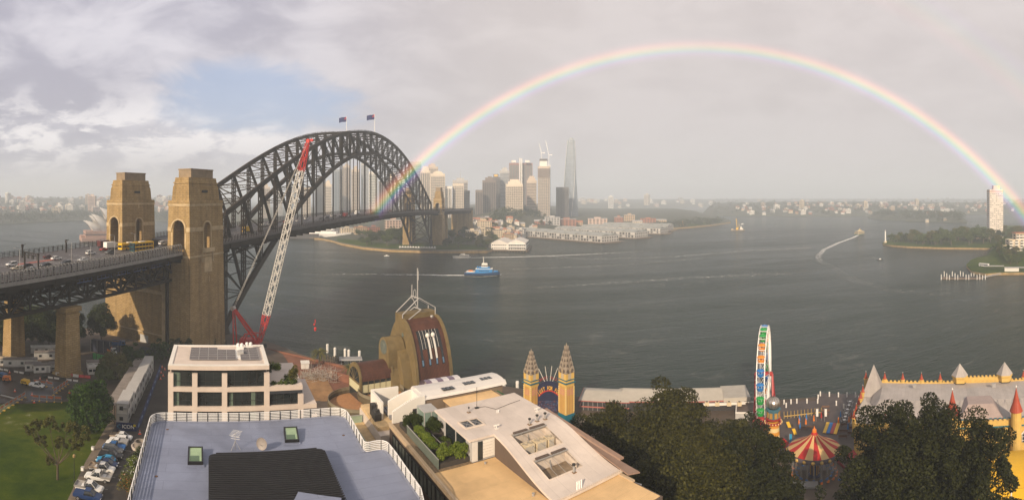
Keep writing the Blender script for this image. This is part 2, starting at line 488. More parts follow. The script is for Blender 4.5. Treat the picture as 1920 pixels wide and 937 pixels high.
def lacing(mb,p,q,w,n,th,axis):
 """two flanges w apart with zigzag lacing between them"""
 p,q,ax=Vector(p),Vector(q),Vector(axis)
 for sg in(-.5,.5):mb.beam(p+ax*w*sg,q+ax*w*sg,th*2.0,th*2.4)
 for i in range(n):
  a,b=p.lerp(q,i/n),p.lerp(q,(i+1)/n)
  sg=.5 if i%2 else-.5
  mb.beam(a+ax*w*sg,b-ax*w*sg,th,th)
for t in(0.0,TW):
 tr=thing('arch_truss',None,None);tr.parent=bridge
 top,bot,post,diag=MB(),MB(),MB(),MB()
 for a,b in zip(NODE[:-1],NODE[1:]):
  e=abs((a+b)/2-SPAN/2)/(SPAN/2)
  top.beam(BL(a,t,ztop(a)),BL(b,t,ztop(b)),1.7,2.0)
  top.beam(BL(a,t,ztop(a)+1.6),BL(b,t,ztop(b)+1.6),1.3,0.16)
  for q in(a,(a+b)/2):top.beam(BL(q,t-.8,ztop(q)),BL(q,t-.8,ztop(q)+2.0),.12)
  bot.beam(BL(a,t,zbot(a)),BL(b,t,zbot(b)),1.9,2.2+1.2*e)
  h=ztop((a+b)/2)-zbot((a+b)/2)
  if a<SPAN/2-1:p,q=BL(a,t,ztop(a)),BL(b,t,zbot(b))
  else:p,q=BL(b,t,ztop(b)),BL(a,t,zbot(a))
  for dt in(-.55,.55):
   diag.beam((p[0],p[1]+dt,p[2]),(q[0],q[1]+dt,q[2]),.3,1.25)
  lacing(diag,p,q,1.0,max(4,int(h/2.6)),.16,(0,1,0))
 for s in NODE:
  h=ztop(s)-zbot(s)
  wd=1.1+1.3*(abs(s-SPAN/2)/(SPAN/2))**1.5
  for dt in(-.6,.6):
   lacing(post,BL(s,t+dt,zbot(s)),BL(s,t+dt,ztop(s)),wd,max(5,int(h/2.4)),.26,(1,0,0))
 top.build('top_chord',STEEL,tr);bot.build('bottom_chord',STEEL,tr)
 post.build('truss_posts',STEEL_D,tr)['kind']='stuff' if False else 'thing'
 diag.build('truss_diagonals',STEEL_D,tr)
 for s in NODE:
  zd,zb=zdeck(s)-3,zbot(s)
  if zb>zd+3:
   hg=MB()
   for dd in(-.45,.45):hg.beam(BL(s+dd,t,zd),BL(s+dd,t,zb),.34,.5)
   n=max(2,int((zb-zd)/7))
   for i in range(1,n):hg.box((s,t,zd+(zb-zd)*i/n),(1.2,.5,.3))
   hg.build('hanger',STEEL_D,bridge)
lat=MB()
for i,s in enumerate(NODE):
 for fz,w in((ztop,1.3),(zbot,1.3)):
  if fz is zbot and abs(fz(s)-zdeck(s)-4)<9:continue
  for dz in(-.7,.7):lat.beam(BL(s,0,fz(s)+dz),BL(s,TW,fz(s)+dz),.35,.4)
  for j in range(14):
   z0,z1=(-.7,.7)if j%2 else(.7,-.7)
   lat.beam(BL(s,TW*j/14,fz(s)+z0),BL(s,TW*(j+1)/14,fz(s)+z1),.18)
  if i<NP:
   b=NODE[i+1]
   lat.beam(BL(s,0,fz(s)),BL((s+b)/2,TW/2,(fz(s)+fz(b))/2),.55)
   lat.beam(BL(s,TW,fz(s)),BL((s+b)/2,TW/2,(fz(s)+fz(b))/2),.55)
   lat.beam(BL(b,0,fz(b)),BL((s+b)/2,TW/2,(fz(s)+fz(b))/2),.55)
   lat.beam(BL(b,TW,fz(b)),BL((s+b)/2,TW/2,(fz(s)+fz(b))/2),.55)
 if abs(s-SPAN/2)<236 and zbot(s)>zdeck(s)+14:
  zt,zb=ztop(s)-1,zbot(s)+1
  lat.beam(BL(s,0,zt),BL(s,TW/2,zb),.4);lat.beam(BL(s,TW,zt),BL(s,TW/2,zb),.4)
 elif zbot(s)<zdeck(s)-10:
  lat.beam(BL(s,0,zbot(s)),BL(s,TW,zdeck(s)-6),.7);lat.beam(BL(s,TW,zbot(s)),BL(s,0,zdeck(s)-6),.7)
  lat.beam(BL(s,0,ztop(s)),BL(s,TW/2,zdeck(s)+10),.5);lat.beam(BL(s,TW,ztop(s)),BL(s,TW/2,zdeck(s)+10),.5)
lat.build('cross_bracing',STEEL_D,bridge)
DW0,DW1=-9.5,39.5
def deck_strip(mb,s0,s1,n,t0,t1,zf0,zf1,k=None):
 ss=[s0+(s1-s0)*i/n for i in range(n+1)]
 for a,b in zip(ss[:-1],ss[1:]):
  mb.hexa([BL(a,t0,zf0(a)),BL(b,t0,zf0(b)),BL(b,t1,zf0(b)),BL(a,t1,zf0(a))],[BL(a,t0,zf1(a)),BL(b,t0,zf1(b)),BL(b,t1,zf1(b)),BL(a,t1,zf1(a))],k)
def deck_parts(root,s0,s1,n,rail=True):
 d=MB()
 deck_strip(d,s0,s1,n,DW0,DW1,lambda s:zdeck(s)-.9,lambda s:zdeck(s))
 d.build('deck_slab',ASPH_D,root)
 g=MB()
 for t in(DW0+.3,-3,3,10,20,27,33,DW1-.3):
  deck_strip(g,s0,s1,n,t-.3,t+.3,lambda s:zdeck(s)-(3.4 if t<DW0+1 or t>DW1-1 else 4.6),lambda s:zdeck(s)-.92)
 k=int(abs(s1-s0)/9)
 for i in range(k+1):
  s=s0+(s1-s0)*i/k
  g.box2(s-.35,s+.35,DW0+.7,DW1-.7,zdeck(s)-5.2,zdeck(s)-.93)
  for t in(DW0-.05,DW1+.05):g.box((s,t,zdeck(s)-3.4),(.5,.35,2.4))
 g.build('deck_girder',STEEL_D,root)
 r=MB()
 n2=int(abs(s1-s0)/2.6)
 for t in(DW0+.2,DW0+3.2,DW1-3.2,DW1-.2):
  for i in range(n2+1):
   s=s0+(s1-s0)*i/n2
   r.box((s,t,zdeck(s)),(.16,.16,2.3))
  for hz in(.5,1.1,1.7,2.3):
   for i in range(n):
    a,b=s0+(s1-s0)*i/n,s0+(s1-s0)*(i+1)/n
    r.beam(BL(a,t,zdeck(a)+hz),BL(b,t,zdeck(b)+hz),.09)
 r.build('deck_railing',STEEL_D,root)
 mk=MB()
 for t in(3.0,6.3,9.6,12.9,16.2,19.5,22.8):
  q=min(s0,s1)
  while q<max(s0,s1)-3:
   mk.add([BL(q,t-.09,zdeck(q)+.012),BL(q+3,t-.09,zdeck(q+3)+.012),BL(q+3,t+.09,zdeck(q+3)+.012),BL(q,t+.09,zdeck(q)+.012)],[(0,1,2,3)])
   q+=9
 mk.build('lane_markings',WHITE,root)
deck_parts(bridge,-18,SPAN+16,46)
pin=MB()
for s,sg in((0,-1),(SPAN,1)):
 for t in(0,TW):
  pin.box((s+sg*1.0,t,4),(6,5,7),0,top=.5)
pin.build('arch_bearing',STEEL,bridge)
for fx,(pxf,s,t)in enumerate(((692,245,0.0),(650,250,TW))):
 fz=ztop(s)+1.6
 w=BR(s,t,fz)
 fl=thing('flagpole',['tall flagpole with dark blue flag on near truss of the arch crown','tall flagpole with dark blue flag on far truss of the arch crown'][fx],'flagpole',w,0,'flags on top of the arch')
 MB().tube((0,0,0),(0,0,17),.28,.16,6).build('pole',WHITE,fl)
 P=[[(-i*1.1,sin(i*1.3)*.4,12.2+j*1.15-.12*i*(1+.2*sin(i)))for j in range(4+1)]for i in range(8)]
 fm=MB();fm.grid(P)
 fm.f,fm.mi=fm.f,[1 if(i<12 and j%4 in(2,3)and(i+j)%3==0)else 0 for i,j in enumerate(range(len(fm.f)))]
 fm.build('flag',[mat('flag_blue',(.02,.03,.11),.8),mat('flag_red',(.5,.04,.05),.8)],fl)
#granite-faced pylons
def pylon(label,s0,s1,t0,t1,zbase,ztp,group):
 w,l=t1-t0,s1-s0
 c=BR((s0+s1)/2,(t0+t1)/2,0)
 zr=zdeck((s0+s1)/2)
 r=thing('stone_pylon',label,'tower',(c.x,c.y,zbase),BROT,group)
 H=ztp-zbase
 A,B=l/2,w/2
 zd=zr-zbase-.6
 taper=lambda x,y,z:(x*(1-.10*max(0,z)/H*min(1,14/abs(l)*1.2)),y*(1-.20*max(0,z)/H),z)
 m=MB()
 m.box2(-A,A,-B,B,-3,zd)
 za=zd+18
 aw=w*.50
 m.arch_wall(w,za-zd,aw,9.6,(-A,B,zd),(0,-1,0),(1,0,0),2.6)
 m.arch_wall(w,za-zd,aw,9.6,(A-2.6,B,zd),(0,-1,0),(1,0,0),2.6)
 li=l-5.2
 m.arch_wall(li,za-zd,l*.19,9.6,(-A+2.6,-B,zd),(1,0,0),(0,1,0),2.2)
 m.box2(-A+2.6,A-2.6,B-2.2,B,zd,za)  # solid wall added in place of the far arch to keep the passage dark
 zc=72.4-zbase
 m.box2(-A,A,-B,B,za,zc)
 m.warp(taper)
 q=MB()
 k=1-.2*zc/H;kl=1-.10*zc/H*min(1,14/l*1.2)
 a,b=A*kl,B*k
 for i,(ins,z0,z1)in enumerate(((-.25,zc,zc+1.2),(1.0,zc+1.2,zc+4.2),(1.2,zc+4.2,zc+7.4),(1.6,zc+7.4,zc+8.6),(1.4,zc+8.6,zc+9.2),(1.9,zc+9.2,zc+11.2))):
  q.hexa([(-a+ins,-b+ins,z0),(a-ins,-b+ins,z0),(a-ins,b-ins,z0),(-a+ins,b-ins,z0)],[(-a+ins+.25,-b+ins+.25,z1),(a-ins-.25,-b+ins+.25,z1),(a-ins-.25,b-ins-.25,z1),(-a+ins+.25,b-ins-.25,z1)])
 m.v,off=m.v+q.v,len(m.v)
 m.f+=[tuple(i+off for i in f)for f in q.f];m.mi+=q.mi
 m.build('shaft',STONE,r)
 cp=MB()
 ins=3.2
 cp.box2(-a+ins+1,a-ins-1,-b+ins*.75,b-ins*.75,zc+11.2,H)
 cp.box2(-a+ins+.8,a-ins-.8,-b+ins*.75-.2,b-ins*.75+.2,H,H+.5)
 cp.build('cap',mat('pylon_cap_stone',(.25,.19,.125),.9,.2,.4),r)
 tr=MB()
 zb=zd+8.2
 for z,hh,pr in((zb,1.8,.06),(zc-1.3,1.0,.25),(zd-3.0,.8,.15)):
  kk,kk2=1-.2*z/H,1-.10*z/H*min(1,14/l*1.2)
  aa,bb=A*kk2+pr,B*kk+pr
  if z==zb:
   for x0,x1 in((-aa,-l*.10),(l*.10,aa)):
    for sg in(-1,1):tr.box2(x0,x1,sg*bb-.1,sg*bb+.1,z,z+hh)
   for y0,y1 in((-bb,-aw*.58),(aw*.58,bb)):
    for sg in(-1,1):tr.box2(sg*aa-.1,sg*aa+.1,y0,y1,z,z+hh)
  else:
   tr.box2(-aa,aa,-bb,bb,z,z+hh)
 for sg in(-1,1):
  for(ax,half,hw)in((0,A,aw/2),(1,B,l*.095)):
   for j in range(13):
    g0,g1=pi*j/13,pi*(j+1)/13
    zz=zd+9.6+(hw+.35)*sin((g0+g1)/2)
    kk,kk2=1-.2*zz/H,1-.10*zz/H*min(1,14/l*1.2)
    o=half*(kk if ax else kk2)
    P0=((hw+.35)*cos(g0),zd+9.6+(hw+.35)*sin(g0));P1=((hw+.35)*cos(g1),zd+9.6+(hw+.35)*sin(g1))
    mk=(lambda u,z:(u,sg*(o+.02),z))if ax else(lambda u,z:(sg*(o+.02),u,z))
    tr.beam(mk(*P0),mk(*P1),.7,.7)
   for u in(-hw-.35,hw+.35):
    z0,z1=zd+.8,zd+9.6
    o0=half*(1-(.2 if ax else.1)*z0/H);o1=half*(1-(.2 if ax else.1)*z1/H)
    tr.beam((u,sg*o0,z0)if ax else(sg*o0,u,z0),(u,sg*o1,z1)if ax else(sg*o1,u,z1),.6,.6)
   for z0,z1 in((zd+20,zc-3),):
    o0=half*(1-(.2 if ax else.1)*z0/H);o1=half*(1-(.2 if ax else.1)*z1/H)
    tr.beam((0,sg*o0,z0)if ax else(sg*o0,0,z0),(0,sg*o1,z1)if ax else(sg*o1,0,z1),.5,.35)
  bb=B*(1-.2*(zd-1)/H)
  tr.box2(-l*.17,l*.17,sg*bb-.2,sg*bb+1.0*sg if sg>0 else sg*bb+.2,zd-1.2,zd+.6)if sg>0 else tr.box2(-l*.17,l*.17,-bb-1.0,-bb+.2,zd-1.2,zd+.6)
  bb=B*(1-.2*(zd-8)/H)
  tr.box2(-l*.11,l*.11,sg*bb-.5,sg*bb+.5,zd-10,zd-3.4)
  for u in(-l*.15,l*.15):tr.box2(u-.35,u+.35,sg*bb-.4,sg*bb+.4,zd-5.5,zd-1.2)
  for u in(-l*.05,l*.05):tr.box2(u-.12,u+.12,sg*bb-.1,sg*bb+.16*1,zd-19,zd-12)
  for u in(-A*.97,A*.97):tr.box2(u-.25,u+.25,sg*B*1.0-.1,sg*B+.05,0,1)
 tr.build('dressed_stone',STONE_T,r)
 dk=MB()
 for sg in(-1,1):
  bb=B*k
  dk.box2(-l*.08,l*.08,sg*(bb-1.0)-.1,sg*(bb-1.0)+.1,zc+4.6,zc+5.7)
 dk.build('window',mat('dark_opening',(.012,.011,.010),.6,0),r)
 return r
PG='stone pylons at the ends of the bridge'
PY1=pylon('sandstone pylon beside the red and white crane, facing us most closely',-46,-20,-14,0,8.0,87.0,PG)
PY2=pylon('sandstone pylon on the far side of the road, beside the shell-roofed opera house',-40,-15,33,46,8.0,87.0,PG)
PY3=pylon('small hazy sandstone pylon at the distant end of the bridge',515,541,-14,0,4.0,88.5,PG)
PY4=pylon('hazy pylon half hidden behind the far end of the arch',515,541,31,45,4.0,88.5,PG)
#abutment between the pylons and the approach viaduct
ab=thing('bridge_abutment','sandstone abutment wall under the road between the two near pylons','abutment',(BX,BY,0),BROT)
am=MB();am.box2(-40,-14,0.6,33.4,4,44.5);am.box2(-41,-40,0.6,33.4,4,11.5)
am.box2(-20,-13.6,-13,.6,4,5)
am.build('wall',STONE,ab)
am=MB();am.box2(-41.2,-40,.6,33.4,30.5,32.0);am.box2(-41.25,-41,0.6,33.4,11.5,12.2);am.box2(-42.2,-40.1,1.0,5.6,4,33);am.box2(-42.6,-40.05,.7,6.0,33,36.2)
am.build('dressed_stone',STONE_T,ab)
am=MB();am.box2(-41.3,-40.9,15,20,4.2,10.4);am.build('door',mat('roller_door',(.45,.45,.44),.5),ab)
am=MB();am.box2(-46.6,-46.1,-2.0,-1.4,8,47);am.box2(-46.6,-46.1,-.9,-.4,8,47);am.build('drain_pipe',STEEL_D,ab)
via=thing('approach_viaduct','dark steel approach deck and truss carrying traffic towards the near pylons','viaduct',(BX,BY,0),BROT)
deck_parts(via,-46.3,-190,16)
fas=MB()
deck_strip(fas,-46.3,-190,16,DW0-.5,DW0-.1,lambda s:zdeck(s)-1.7,lambda s:zdeck(s)-.5)
fas.build('walkway_edge',mat('walkway_grey',(.26,.25,.24),.6,.2),via)
hoop=MB()
s=-46.8
while s>-190:
 z=zdeck(s)
 pts=[BL(s,DW0-.3,z-.4),BL(s,DW0-.3,z+2.0),BL(s,DW0+.1,z+2.7),BL(s,DW0+.8,z+2.9),BL(s,DW0+1.2,z+2.5)]
 for a,b in zip(pts[:-1],pts[1:]):hoop.beam(a,b,.26,.26)
 s-=1.45
for dt,hz in((-.3,1.0),(-.3,2.0),(.8,2.9)):
 for i in range(16):
  a,b=-46.8-i*9,-46.8-(i+1)*9
  hoop.beam(BL(a,DW0+dt,zdeck(a)+hz),BL(b,DW0+dt,zdeck(b)+hz),.14)
hoop.build('hooped_fence',mat('fence_grey_steel',(.20,.20,.20),.45,.1,metal=.3),via)
PIER_S=-103.0
for t in(-3.0,9.0,21.0,33.0):
 tm=MB()
 n=16
 S=[-42-i*8.6 for i in range(n+1)]
 zt=lambda s:zdeck(s)-5.3
 zbm=lambda s:zdeck(s)-13.2
 for i in range(n):
  a,b=S[i],S[i+1]
  tm.beam(BL(a,t,zt(a)),BL(b,t,zt(b)),.9,1.0);tm.beam(BL(a,t,zbm(a)),BL(b,t,zbm(b)),1.0,1.1)
  tm.beam(BL(a,t,zt(a)),BL(a,t,zbm(a)),.55,.7)
  if i%2:tm.beam(BL(a,t,zt(a)),BL(b,t,zbm(b)),.7,.9)
  else:tm.beam(BL(a,t,zbm(a)),BL(b,t,zt(b)),.7,.9)
  m_=(a+b)/2
  tm.beam(BL(m_,t,(zt(m_)+zbm(m_))/2),BL(m_,t,zt(m_)),.3)
 tm.build('side_truss',STEEL_D,via)
cb=MB()
for s in[-42-i*8.6 for i in range(17)]:
 for zf in(zt,zbm):
  cb.beam(BL(s,-3,zf(s)),BL(s,33,zf(s)),.5)
 for t in(-3,9,21):
  cb.beam(BL(s,t,zt(s)),BL(s,t+12,zbm(s)),.3);cb.beam(BL(s,t+12,zt(s)),BL(s,t,zbm(s)),.3)
  cb.beam(BL(s,t,zbm(s)),BL(s-8.6,t+12,zbm(s)),.3);cb.beam(BL(s,t+12,zbm(s)),BL(s-8.6,t,zbm(s)),.3)
cb.build('cross_bracing',STEEL_D,via)
gt=MB()
for i in range(6):
 a=-52-i*8.6
 gt.beam(BL(a,-7,zdeck(a)-5.2),BL(a-7.6,-7,zdeck(a-7.6)-5.2),.25);gt.beam(BL(a,-7,zdeck(a)-4.0),BL(a-7.6,-7,zdeck(a-7.6)-4.0),.18)
 for j in range(5):gt.beam(BL(a-j*1.9,-7,zdeck(a)-5.4),BL(a-j*1.9,-7,zdeck(a)-4.0),.12)
gt.build('maintenance_gantry',mat('gantry_blue',(.05,.09,.25),.5),via)
for t,zg,lb in((-3.0,10.0,'dark shaded'),(33.0,6.0,'sunlit')):
 pr=MB()
 z1=zbm(PIER_S)-.5
 pr.box((PIER_S,t,zg-3),(7.4,6.8,z1-zg+1.5),0,top=.80)
 pr.box((PIER_S,t,zg),(8.8,8,2.2),0,top=.92)
 pr.box((PIER_S,t,z1-1.6),(7.4,6.9,1.6));pr.box((PIER_S,t,z1-3.4),(6.5,6.0,1.0))
 w=BR(PIER_S,t,0)
 o=pr.build('viaduct_pier',STONE,None)
 o.location=(BX,BY,0);o.rotation_euler=(0,0,BROT)
 tag(o,{'dark shaded':'tapered stone pier under the near edge of the approach, beside site sheds','sunlit':'tapered stone pier under the far edge of the approach, sunlit on one face'}[lb],'pier','stone piers of the approach')
sv=thing('far_viaduct','hazy dark approach deck running on from the distant end of the bridge','viaduct',(0,0,0))
ROW=[(px,d)for px,d in((812,750),(830,790),(850,830),(874,872))]
for nm,z0,z1,m_,w0,w1 in(('deck_slab',53.6,55.0,ASPH_D,-22,12),('deck_girder',49.0,53.5,STEEL_D,-20,10)):
 q=MB()
 for(pa,da),(pb_,db)in zip(ROW[:-1],ROW[1:]):
  a,b=PT(pa,da),PT(pb_,db);s_=Vector((1,.05,0))
  q.hexa([(a+s_*w0)+Vector((0,0,z0)),(a+s_*w1)+Vector((0,0,z0)),(b+s_*w1)+Vector((0,0,z0)),(b+s_*w0)+Vector((0,0,z0))],[(a+s_*w0)+Vector((0,0,z1)),(a+s_*w1)+Vector((0,0,z1)),(b+s_*w1)+Vector((0,0,z1)),(b+s_*w0)+Vector((0,0,z1))])
 q.build(nm,m_,sv)
for px,d in ROW[1:-1]:
 for dx in(-14,5):p=PT(px,d);MB().box((p.x+dx,p.y,6),(5,5,43),0,None,.8).build('pier',STONE,sv)
q=MB()
for(pa,da),(pb_,db)in zip(ROW[:-1],ROW[1:]):
 for w in(-21.8,11.8):q.beam(PT(pa,da,56.4)+Vector((w,0,0)),PT(pb_,db,56.4)+Vector((w,0,0)),.3,1.4)
q.build('deck_railing',STEEL_D,sv)
p=PT(872,872);MB().box((p.x-5,p.y+4,4),(36,14,49.4),0,None,.96).build('abutment',STONE,sv)
#land around the harbour
def lawn_mat():
 m=bpy.data.materials.new('lawn_green');m.use_nodes=True
 nt=m.node_tree;N,L=nt.nodes,nt.links
 b=N['Principled BSDF'];b.inputs['Roughness'].default_value=.95;b.inputs['Specular IOR Level'].default_value=.1
 g=N.new('ShaderNodeNewGeometry');src=None
 for sc,dt,wt in((.045,4,.5),(.35,5,.3),(3.5,4,.2)):
  n=N.new('ShaderNodeTexNoise');n.inputs['Scale'].default_value=sc;n.inputs['Detail'].default_value=dt;L.new(g.outputs['Position'],n.inputs['Vector'])
  k=N.new('ShaderNodeMath');k.operation='MULTIPLY_ADD';L.new(n.outputs['Fac'],k.inputs[0]);k.inputs[1].default_value=wt
  if src is None:k.inputs[2].default_value=0
  else:L.new(src,k.inputs[2])
  src=k.outputs[0]
 r=N.new('ShaderNodeValToRGB');L.new(src,r.inputs[0])
 for p,c in((.38,(.019,.042,.001)),(.50,(.042,.069,.002)),(.62,(.078,.095,.005))):
  e=r.color_ramp.elements[0]if p==.38 else r.color_ramp.elements.new(p)
  e.position=p;e.color=(*c,1)
 L.new(r.outputs[0],b.inputs['Base Color'])
 return m
GRASS_M=lawn_mat()
EARTH=mat('scrub_ground',(.055,.060,.035),.95,.35,.03)
GOLDW=coursed('seawall_stone',(.42,.29,.13),(.2,.14,.07),1.6,.7,.9,.04,None,.3,.3)
class Land:
 """a piece of land: columns by bearing (px), each with near and far shore distance and a height profile"""
 def __init__(s,name,cols,rows=14,m=EARTH,wall=None,step=6):
  s.c=sorted(cols,key=lambda c:c[0])
  pxs=np.arange(s.c[0][0],s.c[-1][0]+.1,step)
  P=[]
  for j in range(rows+1):
   t=(j/rows)**1.3
   row=[]
   for px in pxs:
    d0,d1,pr=s.col(px)
    d=d0+(d1-d0)*t
    row.append(PT(px,d,s.h(px,d)))
   P.append(row)
  mb=MB()
  mb.grid([[Vector((p.x,p.y,-2))for p in P[0]]]+[P[0]],1)
  mb.grid(P,0)
  mb.grid([P[-1],[Vector((p.x,p.y,-2))for p in P[-1]]],0)
  for e in(0,-1):mb.grid([[r[e]for r in P],[Vector((r[e].x,r[e].y,-2))for r in P]],0)
  s.o=mb.build(name,[m,wall or m])
  tag(s.o,kind='structure')
 def col(s,px):
  c=s.c
  px=min(max(px,c[0][0]),c[-1][0])
  for a,b in zip(c[:-1],c[1:]):
   if px<=b[0]:
    f=(px-a[0])/(b[0]-a[0])
    pr=[(u[0]+(v[0]-u[0])*f,u[1]+(v[1]-u[1])*f)for u,v in zip(a[3],b[3])]
    return a[1]+(b[1]-a[1])*f,a[2]+(b[2]-a[2])*f,pr
  return c[-1][1:]
 def h(s,px,d):
  d0,d1,pr=s.col(px)
  x=d-d0
  if x<=pr[0][0]:return pr[0][1]
  for a,b in zip(pr[:-1],pr[1:]):
   if x<=b[0]:return a[1]+(b[1]-a[1])*(x-a[0])/max(b[0]-a[0],1e-6)
  return pr[-1][1]
 def pt(s,px,d,dz=0.0):
  return PT(px,d,s.h(px,d)+dz)
pe=[(0,2),(60,10),(220,20),(700,34),(1300,66),(2200,72)]
EAST=Land('hills',[(-60,1440,3700,pe),(0,1430,3700,pe),(80,1530,3700,pe),(160,1660,3700,pe),(330,1600,3600,pe),(470,1300,3500,pe)],16)
ps=lambda a,b,c:[(0,3),(70,a),(200,b),(450,c),(900,c+6)]
SOUTH=Land('south_shore_ground',[(470,1020,2900,ps(3,6,14)),(535,930,2900,ps(3,6,14)),(600,920,2900,ps(3,6,14)),(624,870,2900,ps(4,9,14)),(640,815,2900,ps(5,10,15)),(680,752,2900,ps(6,12,15)),(730,716,2900,ps(6,14,18)),(800,700,2900,ps(8,18,22)),(860,700,2900,ps(8,20,26)),(915,704,2900,ps(5,18,34)),(930,745,2800,ps(4,18,40)),(955,840,2800,ps(8,22,46)),(985,980,2800,ps(12,30,44)),(1010,1010,2700,ps(10,22,34)),(1060,1060,2700,ps(8,12,16)),(1150,1110,2600,ps(4,7,12)),(1240,1190,2500,ps(4,10,16)),(1262,1225,2400,ps(4,12,18)),(1300,1285,2200,ps(8,18,12)),(1335,1370,1900,ps(8,12,6)),(1372,1525,1600,ps(3,3,3))],18,EARTH,GOLDW,4)
pb=[(0,2),(80,14),(300,30),(900,48),(1500,55)]
PYRMONT=Land('far_hills',[(1080,3300,6000,pb),(1180,3500,6000,pb),(1290,3700,6000,pb),(1350,4300,6200,pb),(1470,4600,6400,pb),(1990,4600,6400,pb)],10)
pw=[(0,2),(60,14),(250,26),(700,44),(1100,52)]
WEST=Land('western_hills',[(1318,2150,2400,[(0,2),(30,8),(60,10),(100,10),(200,4)]),(1340,2090,2800,pw),(1480,2020,3000,pw),(1640,2030,3000,pw),(1800,2250,3000,pw),(1990,2400,3000,pw)],12)
pg=[(0,2),(30,9),(120,20),(240,14),(320,2)]
GOAT=Land('wooded_island',[(1628,1830,1870,[(0,2),(5,3),(20,4),(30,3),(40,2)]),(1650,1720,2010,pg),(1700,1620,1960,pg),(1760,1560,1900,pg),(1800,1500,1780,pg),(1815,1490,1520,[(0,2),(5,3),(20,3),(25,3),(30,2)])],8,EARTH,None,5)
pm=[(0,2.6),(50,3.6),(120,5.5),(200,6.5),(400,9)]
BLUES=Land('headland_lawn',[(1655,818,845,[(0,2.4),(5,2.6),(10,3),(15,3),(20,2)]),(1668,795,900,[(0,2.6),(20,4),(50,6),(80,6),(105,3)]),(1700,772,960,pm),(1760,755,1000,pm),(1830,748,1150,pm),(1870,742,1200,pm),(1990,700,1250,pm)],10,GRASS_M,GOLDW,5)
pk=[(0,2.4),(20,3),(60,5),(120,12),(260,14)]
SPIT=Land('spit_lawn',[(1812,556,566,[(0,2.4),(3,2.5),(6,2.5),(8,2.5),(10,2.4)]),(1822,512,612,[(0,2.4),(20,2.8),(50,3),(80,3),(110,2.4)]),(1850,497,650,[(0,2.4),(20,3),(60,4),(110,6),(150,3)]),(1872,503,740,pk),(1920,505,790,pk),(1990,505,790,pk)],10,GRASS_M,GOLDW,4)
#foliage
RNG=np.random.default_rng(11)
def leaf_cloud(centers,radii,per,leaf,seed,squash=0.8,up=0.25,fill=0.35):
 """leaf-sized faces over a set of clumps; returns V, F"""
 r=np.random.default_rng(seed)
 centers=np.asarray(centers,float);radii=np.asarray(radii,float)
 n=len(centers)*per
 ci=np.repeat(np.arange(len(centers)),per)
 d=r.normal(size=(n,3));d[:,2]+=up;d/=np.linalg.norm(d,axis=1)[:,None]
 rad=radii[ci]*np.where(r.random(n)<fill,r.uniform(.45,.9,n),r.uniform(.85,1.12,n))
 p=centers[ci]+d*rad[:,None]*np.array([1,1,squash])
 nn=d*.8+r.normal(size=(n,3))*.75+np.array([0,0,.35]);nn/=np.linalg.norm(nn,axis=1)[:,None]
 a=np.cross(nn,r.normal(size=(n,3)));a/=np.linalg.norm(a,axis=1)[:,None]
 b=np.cross(nn,a)
 sz=leaf*r.uniform(.55,1.25,n)[:,None]
 V=np.stack([p-a*sz*.5,p+b*sz*.32,p+a*sz*.5,p-b*sz*.32],1).reshape(-1,3)
 return V,np.arange(4*n).reshape(-1,4)
def clumps(n,rx,ry,rz_,seed,shell=.75,rc=.3,flat=-.35):
 """clump centres for a domed crown, centre at origin"""
 r=np.random.default_rng(seed)
 C,R=[],[]
 while len(C)<n:
  d=r.normal(size=3);d/=np.linalg.norm(d)
  if d[2]<flat:continue
  k=r.uniform(shell,1.0)if r.random()<.8 else r.uniform(.2,shell)
  k*=.82+.3*r.random()
  C.append((d[0]*rx*k,d[1]*ry*k,d[2]*rz_*k))
  R.append(min(rx,ry,rz_)*rc*r.uniform(.6,1.35))
 return C,R
TREE_D=leafy('foliage_dark',(.016,.026,.008),(.045,.060,.016))
TREE_M=leafy('foliage_mid',(.028,.050,.010),(.088,.112,.026))
TREE_O=leafy('foliage_olive',(.055,.060,.016),(.135,.125,.04))
TREE_B=leafy('foliage_bright',(.055,.095,.012),(.17,.21,.035))
WOOD_M=leafy('far_wood',(.026,.036,.016),(.06,.068,.028),.8,.02)
BARK=mat('bark',(.10,.075,.05),.9,.3,1.5)
PROTO={}
def far_tree(key,w,h,m):
 """a small tree for the middle distance: trunk with limbs, clumped crown"""
 t=thing('tree','tree','tree')
 tm=MB();tm.tube((0,0,-1),(0,0,h*.45),w*.05,w*.03,6)
 for a in(0,2.1,4.2):tm.tube((0,0,h*.3),(cos(a)*w*.25,sin(a)*w*.25,h*.62),w*.025,w*.012,5)
 tm.build('trunk',BARK,t)
 C,R=clumps(26,w*.42,w*.42,h*.36,hash(key)%1000 if False else len(PROTO)+5,.6,.42,-.5)
 C=[(c[0],c[1],c[2]+h*.58)for c in C]
 V,F=leaf_cloud(C,R,46,w*.11,len(PROTO)+40)
 fast_mesh('crown',V,F,m,t)
 PROTO[key]=t
 return t
USED=set()
def put_tree(key,p,s,label,group,rot=None):
 o=PROTO[key]
 if key not in USED:USED.add(key);c=o
 else:c=copy_tree(o)
 c['label']=label;c['category']='tree';c['group']=group
 c.location=p;c.rotation_euler=(0,0,random.random()*6.28 if rot is None else rot)
 c.scale=s if isinstance(s,tuple)else(s,s,s)
 return c
random.seed(5)
far_tree('dark',10,9,TREE_D);far_tree('mid',10,10,TREE_M);far_tree('olive',9,11,TREE_O);far_tree('round',11,8,TREE_M)
